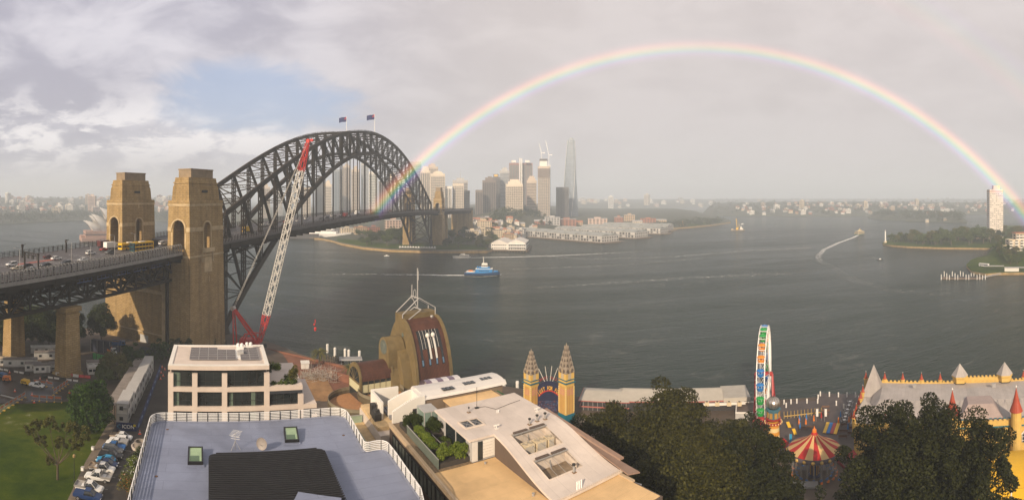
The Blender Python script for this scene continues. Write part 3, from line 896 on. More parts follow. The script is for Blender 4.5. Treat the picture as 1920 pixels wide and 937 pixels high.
def wood(name,label,land,px0,px1,a,b,n,size,leaf,seed,m=WOOD_M,per=30):
 """a far wood that reads as one mass"""
 r=np.random.default_rng(seed);C,R=[],[]
 for i in range(n):
  px=r.uniform(px0,px1);d0,d1,_=land.col(px)
  d=d0+r.uniform(a,b)
  if d>d1-5:d=d1-5
  s=size*r.uniform(.6,1.3)
  p=land.pt(px,d,s*.45);C.append(p);R.append(s)
 V,F=leaf_cloud(C,R,per,leaf,seed+1,.85,.5,.1)
 o=fast_mesh(name,V,F,m)
 tag(o,label,'wood',kind='stuff')
wood('woods','dark band of trees along the far eastern shore below the city',EAST,-40,330,5,190,420,11,4.2,1)
wood('woods','scattered trees among the far eastern houses',EAST,-40,330,240,1500,320,9,4.5,2)
wood('woods','trees among the hazy houses of the western suburb',WEST,1330,1985,10,700,520,10,5,3)
wood('woods','faint trees on the farthest western ridge',PYRMONT,1340,1985,20,1000,300,13,7,31)
wood('woods','trees on the wooded island',GOAT,1636,1806,12,250,260,9,4,4,WOOD_M,36)
wood('woods','wooded slope of the green headland park beyond the wharves',SOUTH,1225,1352,14,120,120,7,3.4,5,WOOD_M,34)
wood('woods','trees covering the hill behind the terrace houses',SOUTH,925,1012,250,420,130,9,3,6,TREE_D,40)
#far houses
WALLS=[mat('render_white',(.72,.69,.64),.8,.08,.2),mat('render_cream',(.62,.52,.38),.8,.1,.2),mat('render_pink',(.56,.42,.35),.8,.1,.2),mat('brick_red',(.33,.15,.10),.85,.15,.3),mat('render_grey',(.42,.41,.40),.8,.1,.2),mat('brick_tan',(.46,.34,.22),.85,.12,.3)]
ROOF_T=mat('roof_terracotta',(.34,.14,.08),.8,.15,.5);ROOF_G=mat('roof_grey',(.33,.33,.34),.6,.1,.3);ROOF_D=mat('roof_dark',(.13,.12,.12),.7,.1,.3)
PANE=mat('window_pane',(.035,.04,.045),.15,.3,.5,spec=.6)
def house_mesh(kind,wall,roof):
 mb=MB()
 if kind=='gable':
  w,l,h=9,13,6.5
  mb.box2(-l/2,l/2,-w/2,w/2,-6,h,0)
  mb.extrude([(-w/2-.5,h),(w/2+.5,h),(0,h+3.4)],(-l/2-.5,0,0),(0,1,0),(0,0,1),(1,0,0),l+1,1)
  for z in(1.2,4.0):
   for i in range(4):
    for sg in(-1,1):mb.box((-l/2+2+i*3,sg*w/2,z),(1.3,.3,1.5),0,2)
   for y in(-2,2):mb.box((-l/2,y,z),(.3,1.3,1.5),0,2);mb.box((l/2,y,z),(.3,1.3,1.5),0,2)
  mb.box((2,1.5,h+1),(1,1,3.2),0,0)
 elif kind=='block':
  w,l,h=14,18,13
  mb.box2(-l/2,l/2,-w/2,w/2,-6,h,0)
  mb.box2(-l/2-.4,l/2+.4,-w/2-.4,w/2+.4,h,h+.7,1);mb.box2(-3,3,-3,2,h+.7,h+3,0)
  for z in(1.0,4.2,7.4,10.4):
   for i in range(5):
    for sg in(-1,1):mb.box((-l/2+2.2+i*3.4,sg*w/2,z),(2.0,.4,1.7),0,2)
   for y in(-4,0,4):mb.box((-l/2,y,z),(.4,2,1.7),0,2);mb.box((l/2,y,z),(.4,2,1.7),0,2)
 elif kind=='tall':
  w,l,h=16,17,38
  mb.box2(-l/2,l/2,-w/2,w/2,-6,h,0);mb.box2(-3,4,-3,3,h,h+4,0);mb.box2(-l/2-.3,l/2+.3,-w/2-.3,w/2+.3,h,h+.5,1)
  for k in range(11):
   z=2+k*3.2
   for sg in(-1,1):
    mb.box((0,sg*w/2,z),(l*.86,.5,1.5),0,2);mb.box((sg*l/2,0,z),(.5,w*.8,1.5),0,2)
 else:
  w,l,h=11,12,7
  mb.box2(-l/2,l/2,-w/2,w/2,-6,h,0)
  mb.hexa([(-l/2-.6,-w/2-.6,h),(l/2+.6,-w/2-.6,h),(l/2+.6,w/2+.6,h),(-l/2-.6,w/2+.6,h)],[(-2,-.3,h+3.6),(2,-.3,h+3.6),(2,.3,h+3.6),(-2,.3,h+3.6)],1)
  for z in(1.2,4.3):
   for i in range(3):
    for sg in(-1,1):mb.box((-3.8+i*3.8,sg*w/2,z),(1.6,.3,1.6),0,2);mb.box((sg*l/2,-3.4+i*3.4,z),(.3,1.5,1.6),0,2)
 me=mb.build('house',[WALLS[wall],roof,PANE])
 d=me.data;bpy.data.objects.remove(me)
 return d
HM={}
def house(kind,wall,roof,p,rot,s,label,group,cat='house'):
 k=(kind,wall,roof.name)
 if k not in HM:HM[k]=house_mesh(*((kind,wall,roof)))
 o=bpy.data.objects.new('house' if kind in('gable','hip')else 'apartment_block',HM[k]);COL.objects.link(o)
 o.location=p;o.rotation_euler=(0,0,rot);o.scale=s if isinstance(s,tuple)else(s,s,s)
 return tag(o,label,cat,group)
LAB={('gable',0):'white',('gable',1):'cream',('gable',2):'pink',('gable',3):'red brick',('gable',4):'grey',('gable',5):'tan'}
CN=['white','cream','pink','red brick','grey','tan']
def suburb(land,n,px0,px1,a,b,where,group,seed,smin=.8,smax=1.3,tall=.06,block=.35):
 r=random.Random(seed)
 for i in range(n):
  px=r.uniform(px0,px1);d0,d1,_=land.col(px)
  d=d0+a+(b-a)*r.random()**1.25
  if d>d1-10:continue
  q=r.random();w=r.choices(range(6),(38,20,12,12,8,10))[0]
  k='tall' if q<tall else 'block' if q<tall+block else r.choice(('gable','hip'))
  roof=r.choice((ROOF_T,ROOF_T,ROOF_G))if k in('gable','hip')else(ROOF_G if w%2 else WALLS[0])
  nm={'tall':'tower block','block':'flat-roofed block','gable':'gabled house','hip':'hip-roofed house'}[k]
  house(k,w,roof,land.pt(px,d,-.5),AZ(px)*-1+r.uniform(-.6,.6),r.uniform(smin,smax),'far %s %s %s'%(CN[w],nm,where),group,'building' if k in('tall','block')else 'house')
suburb(EAST,120,-20,330,230,1500,'on the hazy hillside beyond the opera house','buildings on the far eastern hillside',1,1.0,1.7,.10,.45)
suburb(WEST,150,1380,1900,20,640,'in the hazy suburb across the open water','buildings in the western suburb',2,.8,1.3,.015,.3)
suburb(PYRMONT,34,1085,1340,10,900,'in the mist behind the wharves','misty buildings behind the wharves',3,1.3,2.0,.03,.7)
suburb(PYRMONT,26,1400,1985,10,900,'on the farthest misty western ridge','buildings on the farthest ridge',4,1.3,1.9,0,.35)
#city towers
GL={'blue':glassy('glass_blue',(.10,.14,.19),.2),'grey':glassy('glass_grey',(.13,.135,.14),.25),'dark':glassy('glass_dark',(.045,.045,.05),.2),'teal':glassy('glass_teal',(.11,.16,.16),.2),'brown':glassy('glass_brown',(.10,.085,.075),.25)}
FR={'white':WALLS[0],'cream':mat('facade_cream',(.64,.56,.46),.8,.06,.1),'tan':mat('facade_tan',(.50,.42,.34),.8,.08,.1),'grey':WALLS[4],'dark':mat('facade_dark',(.10,.095,.095),.7,.1,.1),'red':mat('facade_red',(.26,.13,.11),.7,.1,.1),'steel':mat('facade_steel',(.30,.33,.36),.5,.1,.1),'brown':mat('facade_brown',(.17,.14,.125),.7,.1,.1)}
CITY='city towers in the haze behind the bridge'
def tower(px0,px1,ytop,d,glass,frame,label,style='bands',depth=None,crown=None,rot=0.0,fl=3.9,zb=None):
 w=(px1-px0)/FOC*d
 c=(px0+px1)/2
 p=PT(c,d,SOUTH.h(c,d)-2 if zb is None else zb)
 h=ZAT(ytop,d)-p.z
 dp=depth or w
 t=thing('city_tower',label,'skyscraper',p,-AZ(c)+rot,CITY)
 MB().box2(-w/2+.6,w/2-.6,-dp/2+.6,dp/2-.6,0,h-3).build('glazing',GL[glass],t)
 f=MB();n=max(3,int(h/fl))
 if style in('bands','grid'):
  for i in range(n):f.box2(-w/2,w/2,-dp/2,dp/2,i*h/n,i*h/n+(1.7 if style=='bands' else 1.1))
 if style in('fins','grid'):
  m=max(4,int(w/4.2))
  for i in range(m+1):
   x=-w/2+w*i/m
   for sg in(-1,1):f.box((x*.985,sg*dp/2,0),(.9 if style=='grid' else 1.5,1.0,h))
  m=max(3,int(dp/4.2))
  for i in range(m+1):
   y=-dp/2+dp*i/m
   for sg in(-1,1):f.box((sg*w/2,y*.985,0),(1.0,.9 if style=='grid' else 1.5,h))
 f.box2(-w/2-.2,w/2+.2,-dp/2-.2,dp/2+.2,h-6,h)
 f.build('facade',FR[frame],t)
 if crown:
  cm=MB()
  if crown=='plant':cm.box2(-w*.3,w*.3,-dp*.3,dp*.3,h,h+7);cm.box2(-w*.1,w*.2,-dp*.2,dp*.1,h+7,h+10)
  if crown=='step':cm.box2(-w*.38,w*.38,-dp*.38,dp*.38,h,h+6);cm.box2(-w*.26,w*.26,-dp*.26,dp*.26,h+6,h+11)
  if crown=='mast':cm.box2(-w*.25,w*.25,-dp*.25,dp*.25,h,h+6);cm.tube((0,0,h+6),(0,0,h+26),.8,.3,6)
  if crown=='arch':
   cm.extrude([(w*.36*cos(a*pi/8),w*.2*sin(a*pi/8))for a in range(9)],(0,-dp*.3,h),(1,0,0),(0,0,1),(0,1,0),dp*.6)
  if crown=='sign':cm.box2(-w*.3,w*.3,-dp*.4,dp*.4,h,h+8)
  cm.build('roof_plant',FR[frame],t)
  if crown=='sign':MB().box2(-w*.2,w*.2,-dp*.4-.5,-dp*.4-.1,h+1.5,h+6.5).build('sign',mat('sign_yellow',(.75,.45,.05),.5,0),t)
 return t,w,dp,h
TW_=[(488,506,350,1500,'brown','tan','tan hazy tower seen between the truss posts at the left of the arch','grid','plant'),(512,530,358,1650,'grey','grey','squat grey hazy tower low between the posts at the left of the arch','bands',None),(540,556,346,1550,'blue','steel','slim blue-grey tower seen just right of the crane boom','fins',None),(566,582,352,1450,'brown','cream','cream hazy tower behind the first hangers','grid',None),(590,606,338,1500,'dark','dark','dark slab tower behind the left hangers','fins','plant'),(608,622,345,1350,'grey','cream','pale cream banded tower next to a blue glass tower behind the hangers','bands','plant'),(624,642,318,1450,'blue','steel','blue glass tower behind the hangers under the arch','fins',None),(643,657,311,1600,'brown','tan','tall tan tower directly beside the blue glass one under the arch','fins','mast'),(659,674,318,1400,'grey','tan','beige gridded tower under the middle of the arch','grid','plant'),(677,691,306,1650,'blue','grey','tallest grey-blue tower under the arch crown','bands','plant'),(692,707,322,1300,'teal','white','white-framed glass tower under the right half of the arch','grid',None),(710,726,340,1450,'dark','brown','brown tower low behind the rainbow foot and the hangers','bands',None),(728,744,330,1550,'grey','cream','cream tower behind the right truss, crossed by the rainbow','grid','plant'),(748,762,338,1350,'grey','grey','grey tower mostly hidden by the right end of the truss','bands',None),(767,790,304,1350,'blue','steel','tall banded blue tower with the rainbow across its top','bands',None),(789,806,320,1300,'grey','cream','cream tower with closely set fins right beside the arch end','fins','step'),(799,821,313,1500,'grey','tan','broad tan tower standing behind the cream ones right of the arch','grid','plant'),(808,834,326,1250,'grey','cream','cream gridded tower with an arched crown right of the arch','grid','arch'),(835,847,349,1250,'dark','white','narrow black and white striped tower right of the small far pylon','fins',None),(849,877,338,1400,'dark','grey','wide dark tower with rooftop mast behind a paler block','bands','mast'),(849,869,344,1270,'grey','cream','pale cream block standing in front of the wide dark tower','grid',None),(869,881,357,1300,'dark','dark','low dark block at the right of the wide masted tower','bands',None),(892,905,356,1300,'dark','brown','dark brown block, leftmost of the second tower cluster','fins',None),(905,929,338,1350,'dark','brown','broad dark brown tower in the second tower cluster','fins','plant'),(922,938,332,1450,'dark','dark','dark tower carrying a yellow rooftop sign','bands','sign'),(937,955,320,1500,'blue','grey','blue-grey tower between the yellow sign and the red-sided twins','bands','plant'),(955,973,306,1600,'teal','red','teal glass tower with red sides left of the white fins','fins',None),(979,998,306,1620,'teal','red','teal glass tower with red sides right of the white fins','fins',None),(949,980,345,1250,'brown','cream','cream stepped tower in front of the red-sided twins','grid','step'),(988,1006,338,1350,'brown','tan','tan tower with stepped top left of the unfinished tower','bands','step'),(1043,1066,351,1500,'dark','dark','dark low slab next to the foot of the tapering glass tower','fins',None),]
for a in TW_:tower(a[0],a[1],a[2],a[3],a[4],a[5],a[6],a[7],None,a[8])
fin=thing('fin_tower','slender pair of white fins rising between the red-sided twin towers','skyscraper',PT(976,1590,10),-AZ(976),CITY)
h=ZAT(296,1590)-10
for x in(-3.4,2.2):MB().box2(x,x+3,-4,4,0,h if x<0 else h-2).build('fin',WALLS[0],fin)
MB().box2(-.9,2.4,-3,3,0,h-14).build('lift_core',GL['grey'],fin)
for px in(963,989):MB().box(((px-976)/FOC*1590,4,h-14),(14,8,7)).build('roof_plant',WALLS[0],fin)
t,w,dp,h=tower(1009,1030,312,1350,'grey','tan','tall unfinished tower with pale core, dark cap and cranes on top','grid')
cm=MB();cm.box2(-w*.36,w*.3,-dp*.3,dp*.3,h,h+14);cm.build('lift_core',WALLS[0],t)
cm=MB();cm.box2(-w*.38,w*.34,-dp*.33,dp*.33,h+14,h+19);cm.build('core_cap',FR['dark'],t)
cm=MB();cm.box2(-w/2-.7,w/2+.7,-dp/2-.7,dp/2+.7,h-30,h-6);cm.build('screens',FR['brown'],t)
cm=MB();cm.box2(w/2+.8,w/2+2.8,-3,3,0,h+4);cm.build('hoist',WALLS[0],t)
for i,(dx,hh,jib,lb)in enumerate(((-w*.2,34,(-6,30),'white tower crane with raised jib, left one on the unfinished tower'),(w*.45,30,(-8,46),'white tower crane with the higher jib, right one on the unfinished tower'))):
 k=thing('tower_crane',lb,'crane',t.matrix_basis@Vector((dx,0,h+(19 if i==0 else 0)))if False else PT((1009+1030)/2+dx/1350*FOC,1350-dp*.1,t.location.z+h+(18.7 if i==0 else-.5)),0,'cranes on the unfinished tower')
 lm=MB();H2=hh-(18 if i==0 else 0)
 for a,b in((-.7,-.7),(.7,-.7),(.7,.7),(-.7,.7)):lm.beam((a,b,0),(a,b,H2),.35)
 for q in range(int(H2/2)):lm.beam((-.7,-.7,q*2),(.7,-.7,q*2+2),.25);lm.beam((-.7,.7,q*2),(.7,.7,q*2+2),.25)
 lm.build('mast',WHITE,k)
 jm=MB();jm.beam((0,0,H2),(jib[0],0,H2+jib[1]*.8),1.1);jm.beam((0,0,H2+2),(jib[0],0,H2+jib[1]*.8),.3);jm.beam((0,0,H2),(8,0,H2+1),1.2);jm.box((7,0,H2-1),(3,2,2))
 jm.build('jib',WHITE,k)
pz=PT(1071,1600,8)
ct=thing('twisted_tower','tallest tapering glass tower with a twisting curved edge, standing alone at the right','skyscraper',pz,-AZ(1071),CITY)
H=ZAT(263,1600)-8
def petal(h,ang0,r0):
 ring=[]
 f=h/H
 sc=(1.0-.08*f)*(1-.55*max(0,f-.25)**1.5*1.2)
 tw=ang0+f*1.05
 for i in range(24):
  a=2*pi*i/24
  r=r0*sc*(1+.16*cos(3*(a-tw)))
  ring.append((r*cos(a),r*sin(a)*.9,h))
 return ring
gm=MB()
rows=[petal(H*i/48,.5,20.5)for i in range(49)]
gm.grid(rows,0,True)
gm.f.append(tuple(range(48*24,49*24)));gm.mi.append(0)
gm.build('glazing',glassy('tower_glass',(.20,.24,.29),.16,1.0,.3,.06),ct,True)
fm=MB()
for i in range(0,49):
 r1=[(x*1.012,y*1.012,z)for x,y,z in petal(H*i/48,.5,20.5)];r2=[(x*1.012,y*1.012,z+.9)for x,y,z in petal(H*i/48,.5,20.5)]
 fm.grid([r1,r2],0,True)
fm.build('floor_edges',FR['steel'],ct)
em=MB()
for e in range(3):
 L_=[]
 for i in range(49):
  f=i/48;tw=.5+f*1.05+e*2*pi/3
  sc=(1.0-.08*f)*(1-.55*max(0,f-.25)**1.5*1.2)
  r=20.5*sc*1.17
  L_.append((r*cos(tw),r*sin(tw)*.9,H*f))
 em.path(L_,.55,5)
em.build('edge_trim',FR['white'],ct)
cr=MB();cr.lathe([(8.2,H-.5),(7.6,H+4),(6.8,H+6.5)],n=18);cr.box((2,0,H+3),(3,3,5));cr.build('crown',FR['steel'],ct)
MB().box2(-34,-14,-26,10,0,22).build('podium',FR['steel'],ct)
#south shore: quay, park, terraces, wharves
qb=thing('passenger_terminal','long low dark wharf building under the bridge deck on the far quay','terminal',AT(568,449,0),-AZ(568)+.05)
MB().box2(-36,30,-6,10,-.5,2.4).build('deck',STEEL_D,qb);MB().box2(-34,28,-4,9,2.4,9).build('hall',FR['dark'],qb);MB().box2(-35,29,-6,11,9,9.8).build('roof',FR['brown'],qb)
MB().box2(-20,-2,-2,6,9.8,13).build('upper_hall',GL['grey'],qb)
ship=thing('cruise_ship','white ship berthed at the quay, its bow showing under the bridge deck','ship',AT(622,447,0),-AZ(622)-.25)
sm_=MB()
L_=[(-60,9,11,9),(-20,9,11,9),(10,8.6,10.6,9.4),(26,5,8,10.4),(36,.4,2.4,11.6)]
sm_.grid([[(x,-w1,z),(x,-w0,0),(x,w0,0),(x,w1,z)]for x,w0,w1,z in L_]);sm_.grid([[(x,-w1,z-.1),(x,w1,z-.1)]for x,w0,w1,z in L_])
sm_.build('hull',WHITE,ship)
sm_=MB();sm_.box2(-58,10,-8,8,9,13);sm_.box2(-56,4,-7.4,7.4,13,17);sm_.box2(-54,-4,-7,7,17,21);sm_.build('superstructure',WHITE,ship)
MB().tube((-30,0,21),(-31,0,29),2.6,2.0,10).build('funnel',mat('funnel_blue',(.03,.08,.25),.4),ship)
MB().box2(-56.5,4.5,-7.6,-7.45,14,15.6).build('window',PANE,ship)
r=random.Random(9)
for px,d,k,w,rf,s,lb in((700,905,'block',3,ROOF_D,(1.1,1.0,1.0),'orange brick warehouse seen under the bridge deck'),(676,930,'block',5,ROOF_T,(1.2,1,.9),'tan warehouse low under the bridge deck'),(737,960,'block',2,ROOF_G,(1.6,1,1.4),'pink-brown block peeping over the park trees under the deck'),(650,960,'block',1,ROOF_G,(1.3,1,.8),'cream block near the waterfront under the deck'),(630,980,'gable',4,ROOF_D,(2.2,1.4,1.0),'grey long shed behind the ship under the deck'),(885,815,'block',1,ROOF_G,(1.0,.9,1.0),'cream gabled terrace nearest the far pylon'),(905,850,'block',1,ROOF_D,(1.3,.8,.85),'cream terrace row above the park, right of the far pylon')):
 house(k,w,rf,SOUTH.pt(px,d,-.5),-AZ(px)+.2,s,lb,'buildings near the far end of the bridge','building')
TG='terrace houses on the slope behind the white pier'
for i in range(58):
 px=r.uniform(876,1010);d0=SOUTH.col(px)[0]
 d=max(d0+20,r.uniform(830,1090))
 w=r.choices(range(6),(30,34,10,8,4,14))[0]
 k=r.choice(('gable','hip','gable','block'))if d<1000 else 'gable'
 rf=r.choice((ROOF_T,ROOF_G,ROOF_D))
 house(k,w,rf,SOUTH.pt(px,d,-.5),-AZ(px)+r.choice((.15,1.65,-.4)),r.uniform(.7,1.05),'small %s %s on the slope between the far pylon and the wharves'%(CN[w],{'gable':'gabled terrace house','hip':'hip-roofed house','block':'flat-roofed terrace'}[k]),TG,'house')
for i,(px,d,w,s)in enumerate(((1012,1150,3,(1.8,1,1.1)),(1035,1180,4,(1.9,1.2,1.3)),(1062,1200,3,(2.4,1,1.2)),(1085,1230,5,(1.4,1,1.2)),(1120,1280,2,(2.6,1.2,1.2)),(1160,1300,3,(1.2,1,1.5)),(1195,1330,1,(1.9,1,1.0)),(1215,1360,3,(2.2,1,.9)),(1180,1420,5,(1.6,1,1.4)),(1240,1390,5,(2.0,1,.8)))):
 house('block' if i%3 else 'gable',w,ROOF_T if i in(7,3)else ROOF_G,SOUTH.pt(px,d,-1),-AZ(px)+.1,s,'%s %s building number by its place behind the finger wharves'%(CN[w],'long')if False else['red brick gabled store at the left end behind the finger wharves','grey block with a flat roof behind the first wharf','long red brick block behind the first wharf','tan gabled store with terracotta roof behind the wharves','long pink block behind the middle of the wharves','narrow tall red brick block behind the wharves','cream gabled store behind the farther wharves','long low red brick block with terracotta roof behind the farther wharves','tan block standing farthest back behind the wharves','long tan gabled shed beside the headland park'][i],'stores behind the finger wharves','building')
PG2='trees of the park under the far end of the bridge'
r=random.Random(3)
for i in range(26):
 px=r.uniform(668,762);d0=SOUTH.col(px)[0];d=d0+r.uniform(30,150)
 if px>755 and d<d0+60:continue
 put_tree(r.choice(('dark','dark','mid','round')),SOUTH.pt(px,d),r.uniform(1.0,1.9)*(1.25 if px>715 else.9),'dense dark park tree left of the far bridge end',PG2)
for i in range(30):
 px=r.uniform(836,932);d0=SOUTH.col(px)[0];d=d0+r.uniform(22,170)
 put_tree(r.choice(('dark','mid','olive','round')),SOUTH.pt(px,d),r.uniform(.8,1.5),'green tree on the bank between the far pylon and the white pier building',PG2)
for i in range(34):
 px=r.uniform(860,1060);d=SOUTH.col(px)[0]+r.uniform(120,330)
 put_tree(r.choice(('olive','mid','dark')),SOUTH.pt(px,d),r.uniform(.7,1.3),'tree between the terrace houses on the far slope','trees between the terrace houses')
lm=MB()
cols_=[px for px in range(632,920,6)]
lm.grid([[SOUTH.pt(px,SOUTH.col(px)[0]+q,.12)for px in cols_]for q in(9,30,50,72)])
tag(lm.build('park_lawn',GRASS_M),kind='structure')
pm_=MB();pm_.grid([[SOUTH.pt(px,SOUTH.col(px)[0]+q,.08)for px in cols_]for q in(.4,8.5)])
tag(pm_.build('promenade',mat('promenade_paving',(.16,.14,.12),.8)),kind='structure')
tent=thing('marquee','long row of white marquee roofs on the promenade under the far bridge end','marquee',(0,0,0))
tm=MB();pm2=MB()
for i in range(14):
 px=750+i*5.0;p=SOUTH.pt(px,SOUTH.col(px)[0]+12,0)
 a=-AZ(px)
 tm.box((p.x,p.y,p.z+2.4),(3.4,5,1.6),a,None,.12)
 for u in(-1.4,1.4):pm2.box((p.x+u,p.y,p.z),(.2,.2,2.4))
 pm2.box((p.x,p.y+2.4,p.z),(3.2,.1,2.4),a)
tm.build('canopy',WHITE,tent);pm2.build('frame',WALLS[4],tent)
p1=thing('pier_building','white two-storey pier building with gabled roofs on piles, left of the wharves','building',PT(953,742,0),-AZ(953)-.12)
MB().box2(-29,31,-26,40,1.4,2.2).build('deck',BARK,p1)
pl=MB()
for x in range(-28,32,4):
 for y in(-25.5,-14,0,14,28):pl.tube((x,y,-2),(x,y,1.4),.4,.4,6)
pl.build('piles',mat('pile_timber',(.36,.28,.18),.9),p1)['kind']='thing'
wm=MB();wm.box2(-22,2,-16,38,2.2,11);wm.box2(2,26,-20,38,2.2,12);wm.box2(-28,-22,-6,30,2.2,7)
wm.build('wall',WALLS[0],p1)
rm=MB()
for x0,x1,z,y0 in((-22.5,2,11,-16.5),(2,26.5,12,-20.5)):
 rm.extrude([(x0,z),(x1,z),((x0+x1)/2,z+4.5)],(0,y0,0),(1,0,0),(0,0,1),(0,1,0),55)
rm.box2(-28.4,-22,-6.4,30,7,7.5)
rm.build('roof',mat('roof_white',(.66,.62,.57),.6,.08,.3),p1)
vm=MB()
for z in(2.2,6.6):vm.box2(2.2,27.5,-23,-20.2,z+3.5,z+3.8)
for x in(2.4,6,10,14,18,22,26,27.2):vm.box((x,-22.8,2.2),(.3,.3,8))
vm.box2(2.2,27.5,-23,-22.8,6.9,7.8)
vm.build('verandah',WHITE,p1)
gm=MB()
for z in(3.2,7.6):
 for x in range(4,26,3):gm.box((x,-20,z),(1.8,.3,2))
 for x in range(-20,1,3):gm.box((x,-16,z),(1.6,.3,1.8))
 for y in range(-16,38,4):gm.box((26,y,z),(.3,2.2,2))
gm.build('window',PANE,p1)
WHG='finger wharf sheds with grey roofs'
def wharf(pa,da,pb_,db,width,label,hgt=10):
 a,b=PT(pa,da),PT(pb_,db)
 L=(b-a).length;rot=atan2(b.y-a.y,b.x-a.x)
 t=thing('finger_wharf',label,'wharf',(a.x,a.y,0),rot,WHG)
 dk=MB();dk.box2(-4,L+9,-5,width+5,1.5,2.3);dk.build('deck',mat('wharf_timber',(.17,.13,.10),.9,.2,.3),t)
 pl=MB()
 for i in range(int((L+12)/3.6)):
  for y in(-4.6,-1,width+4):pl.tube((-3.5+i*3.6,y,-2),(-3.5+i*3.6,y,2.0),.38,None,5)
 for i in range(int(width/3.6)):pl.tube((L+8.6,i*3.6,-2),(L+8.6,i*3.6,2),.38,None,5)
 pl.build('piles',mat('pile_timber',(.36,.28,.18),.9),t)
 wl=MB();wl.box2(0,L,0,width,2.3,2.3+hgt);wl.build('wall',mat('wharf_white',(.52,.50,.47),.8,.1,.2),t)
 w2=width/2
 rf=MB()
 for y0 in(0,w2):
  rf.extrude([(y0-.5,2.3+hgt),(y0+w2+.5,2.3+hgt),(y0+w2/2,2.3+hgt+3.6)],(-.6,0,0),(0,1,0),(0,0,1),(1,0,0),L+1.2)
 n=int(L/26)
 for i in range(n):
  x=12+i*26
  rf.extrude([(x,2.3+hgt+.2),(x+8,2.3+hgt+.2),(x+4,2.3+hgt+3.0)],(0,-.9,0),(1,0,0),(0,0,1),(0,1,0),5)
 for i in range(int(L/40)):rf.box((20+i*40,w2*.5,2.3+hgt+3.2),(16,2.2,1.4))
 rf.build('roof',mat('wharf_roof',(.30,.31,.30),.65,.12,.08,stain=.25),t)
 dkm=MB()
 for i in range(int(L/6.5)):
  x=3+i*6.5
  for z,hh in((3.0,3.4),(7.6,3.6)):
   if(i*7+int(z))%5==0:continue
   dkm.box((x,-.05,z),(4.4 if i%3 else 2.8,.5,hh),0)
 for i in range(int(width/6)):
  for z in(3.2,7.8):dkm.box((L+.05,3+i*6,z),(.5,2.6,2.6))
 dkm.build('window',mat('wharf_opening',(.025,.023,.022),.5,.3,.5),t)
 vm=MB();vm.box2(0,L,-1.6,-.1,6.6,6.9);vm.box2(0,L,-1.7,-1.6,6.9,7.7)
 for i in range(int(L/5)):vm.box((1+i*5,-1.5,2.3),(.25,.25,4.3))
 vm.build('verandah',WALLS[4],t)
wharf(962,1010,1128,842,42,'nearest and longest finger wharf shed, right of the white pier building')
wharf(1040,1060,1190,935,42,'second finger wharf shed, its end showing beyond the nearest one')
wharf(1090,1130,1238,1045,42,'third finger wharf shed, farther along the shore')
wharf(1130,1210,1252,1150,40,'farthest finger wharf shed beside the headland park')
put_tree('round',SOUTH.pt(688,SOUTH.col(688)[0]+26),1.5,'rounded lone tree on the lawn at the left of the far park',PG2)
lm=MB();lm.grid([[SOUTH.pt(px,SOUTH.col(px)[0]+q,.5)for px in range(1290,1338,6)]for q in(12,40,60)])
tag(lm.build('headland_grass',GRASS_M),kind='structure')
#near shore
DIRT=mat('site_ground',(.10,.075,.055),.85,.35,.12,stain=.3)
pl_=[(0,29),(57,20.5),(91,15.5),(105,13.2),(150,11.2),(190,8),(260,3)]
pc_=[(0,29),(57,20),(91,14),(115,8),(140,5),(190,4),(260,3)]
pr_=[(0,20),(50,10),(80,6),(92,4.2),(105,3.4),(190,3.2),(260,3)]
NEAR=Land('shore_ground',[(-80,40,285,pl_),(300,40,280,pl_),(330,40,276,pl_),(425,40,270,pl_),(500,40,254,[(a,b*.5+c*.5)for(a,b),(_,c)in zip(pl_,pc_)]),(560,40,238,pc_),(600,40,228,pc_),(690,40,213,pc_),(800,40,205,pc_),(930,40,196,pc_),(1080,40,188,pr_),(1250,40,182,pr_),(1400,40,180,pr_),(1455,40,185,pr_),(1600,40,190,pr_),(1900,40,204,pr_),(2010,40,208,pr_)],70,DIRT,GOLDW,6)
me=NEAR.o.data
def drop(px,py,dz=0.0):
 """where the sight line through a photo pixel meets the near ground"""
 d=120.0
 for _ in range(60):
  d=.5*d+.5*min(max(DIST(py,NEAR.h(px,d)),41),300)
 return PT(px,d,NEAR.h(px,d)+dz)
def ground(p,dz=0.0):
 px=960+FOC*atan2(p[0],p[1])
 return Vector((p[0],p[1],NEAR.h(px,hypot(p[0],p[1]))+dz))
def sheet(name,A,B,m,dz=.15,na=24,nb=14,kind='structure'):
 """ground sheet between two polylines of photo pixels, laid on the terrain"""
 def walk(L,t):
  L=[drop(*q)for q in L]
  k=t*(len(L)-1);i=min(int(k),len(L)-2);return L[i].lerp(L[i+1],k-i)
 mb=MB()
 mb.grid([[ground(walk(A,i/na).lerp(walk(B,i/na),j/nb),dz)for j in range(nb+1)]for i in range(na+1)])
 o=mb.build(name,m)
 if kind:o['kind']=kind
 return o
WET=mat('wet_asphalt',(.045,.042,.046),.35,.35,.10,bump=.1,stain=.4)
sheet('lawn',[(-70,800),(-60,770),(0,764),(90,757),(160,752),(205,768)][0:1]+[(-70,960)],[(205,790),(118,960)],GRASS_M,.20,30,20)
sheet('lawn',[(-70,760),(-70,805)],[(150,752),(208,792)],GRASS_M,.19,10,16)
sheet('park_path',[(208,788),(160,868),(118,958)],[(219,796),(172,874),(136,958)],mat('path_paving',(.17,.135,.10),.85,.25,.4),.24,24,4)
sheet('street',[(290,672),(252,745),(220,795),(172,874),(132,958)],[(360,672),(330,745),(300,800),(292,870),(285,958)],mat('street_asphalt',(.050,.042,.036),.7,.25,.25,stain=.35),.17,30,10)
sheet('worksite_road',[(-70,712),(-70,757)],[(150,716),(140,750)],WET,.16,8,14)
bay=MB()
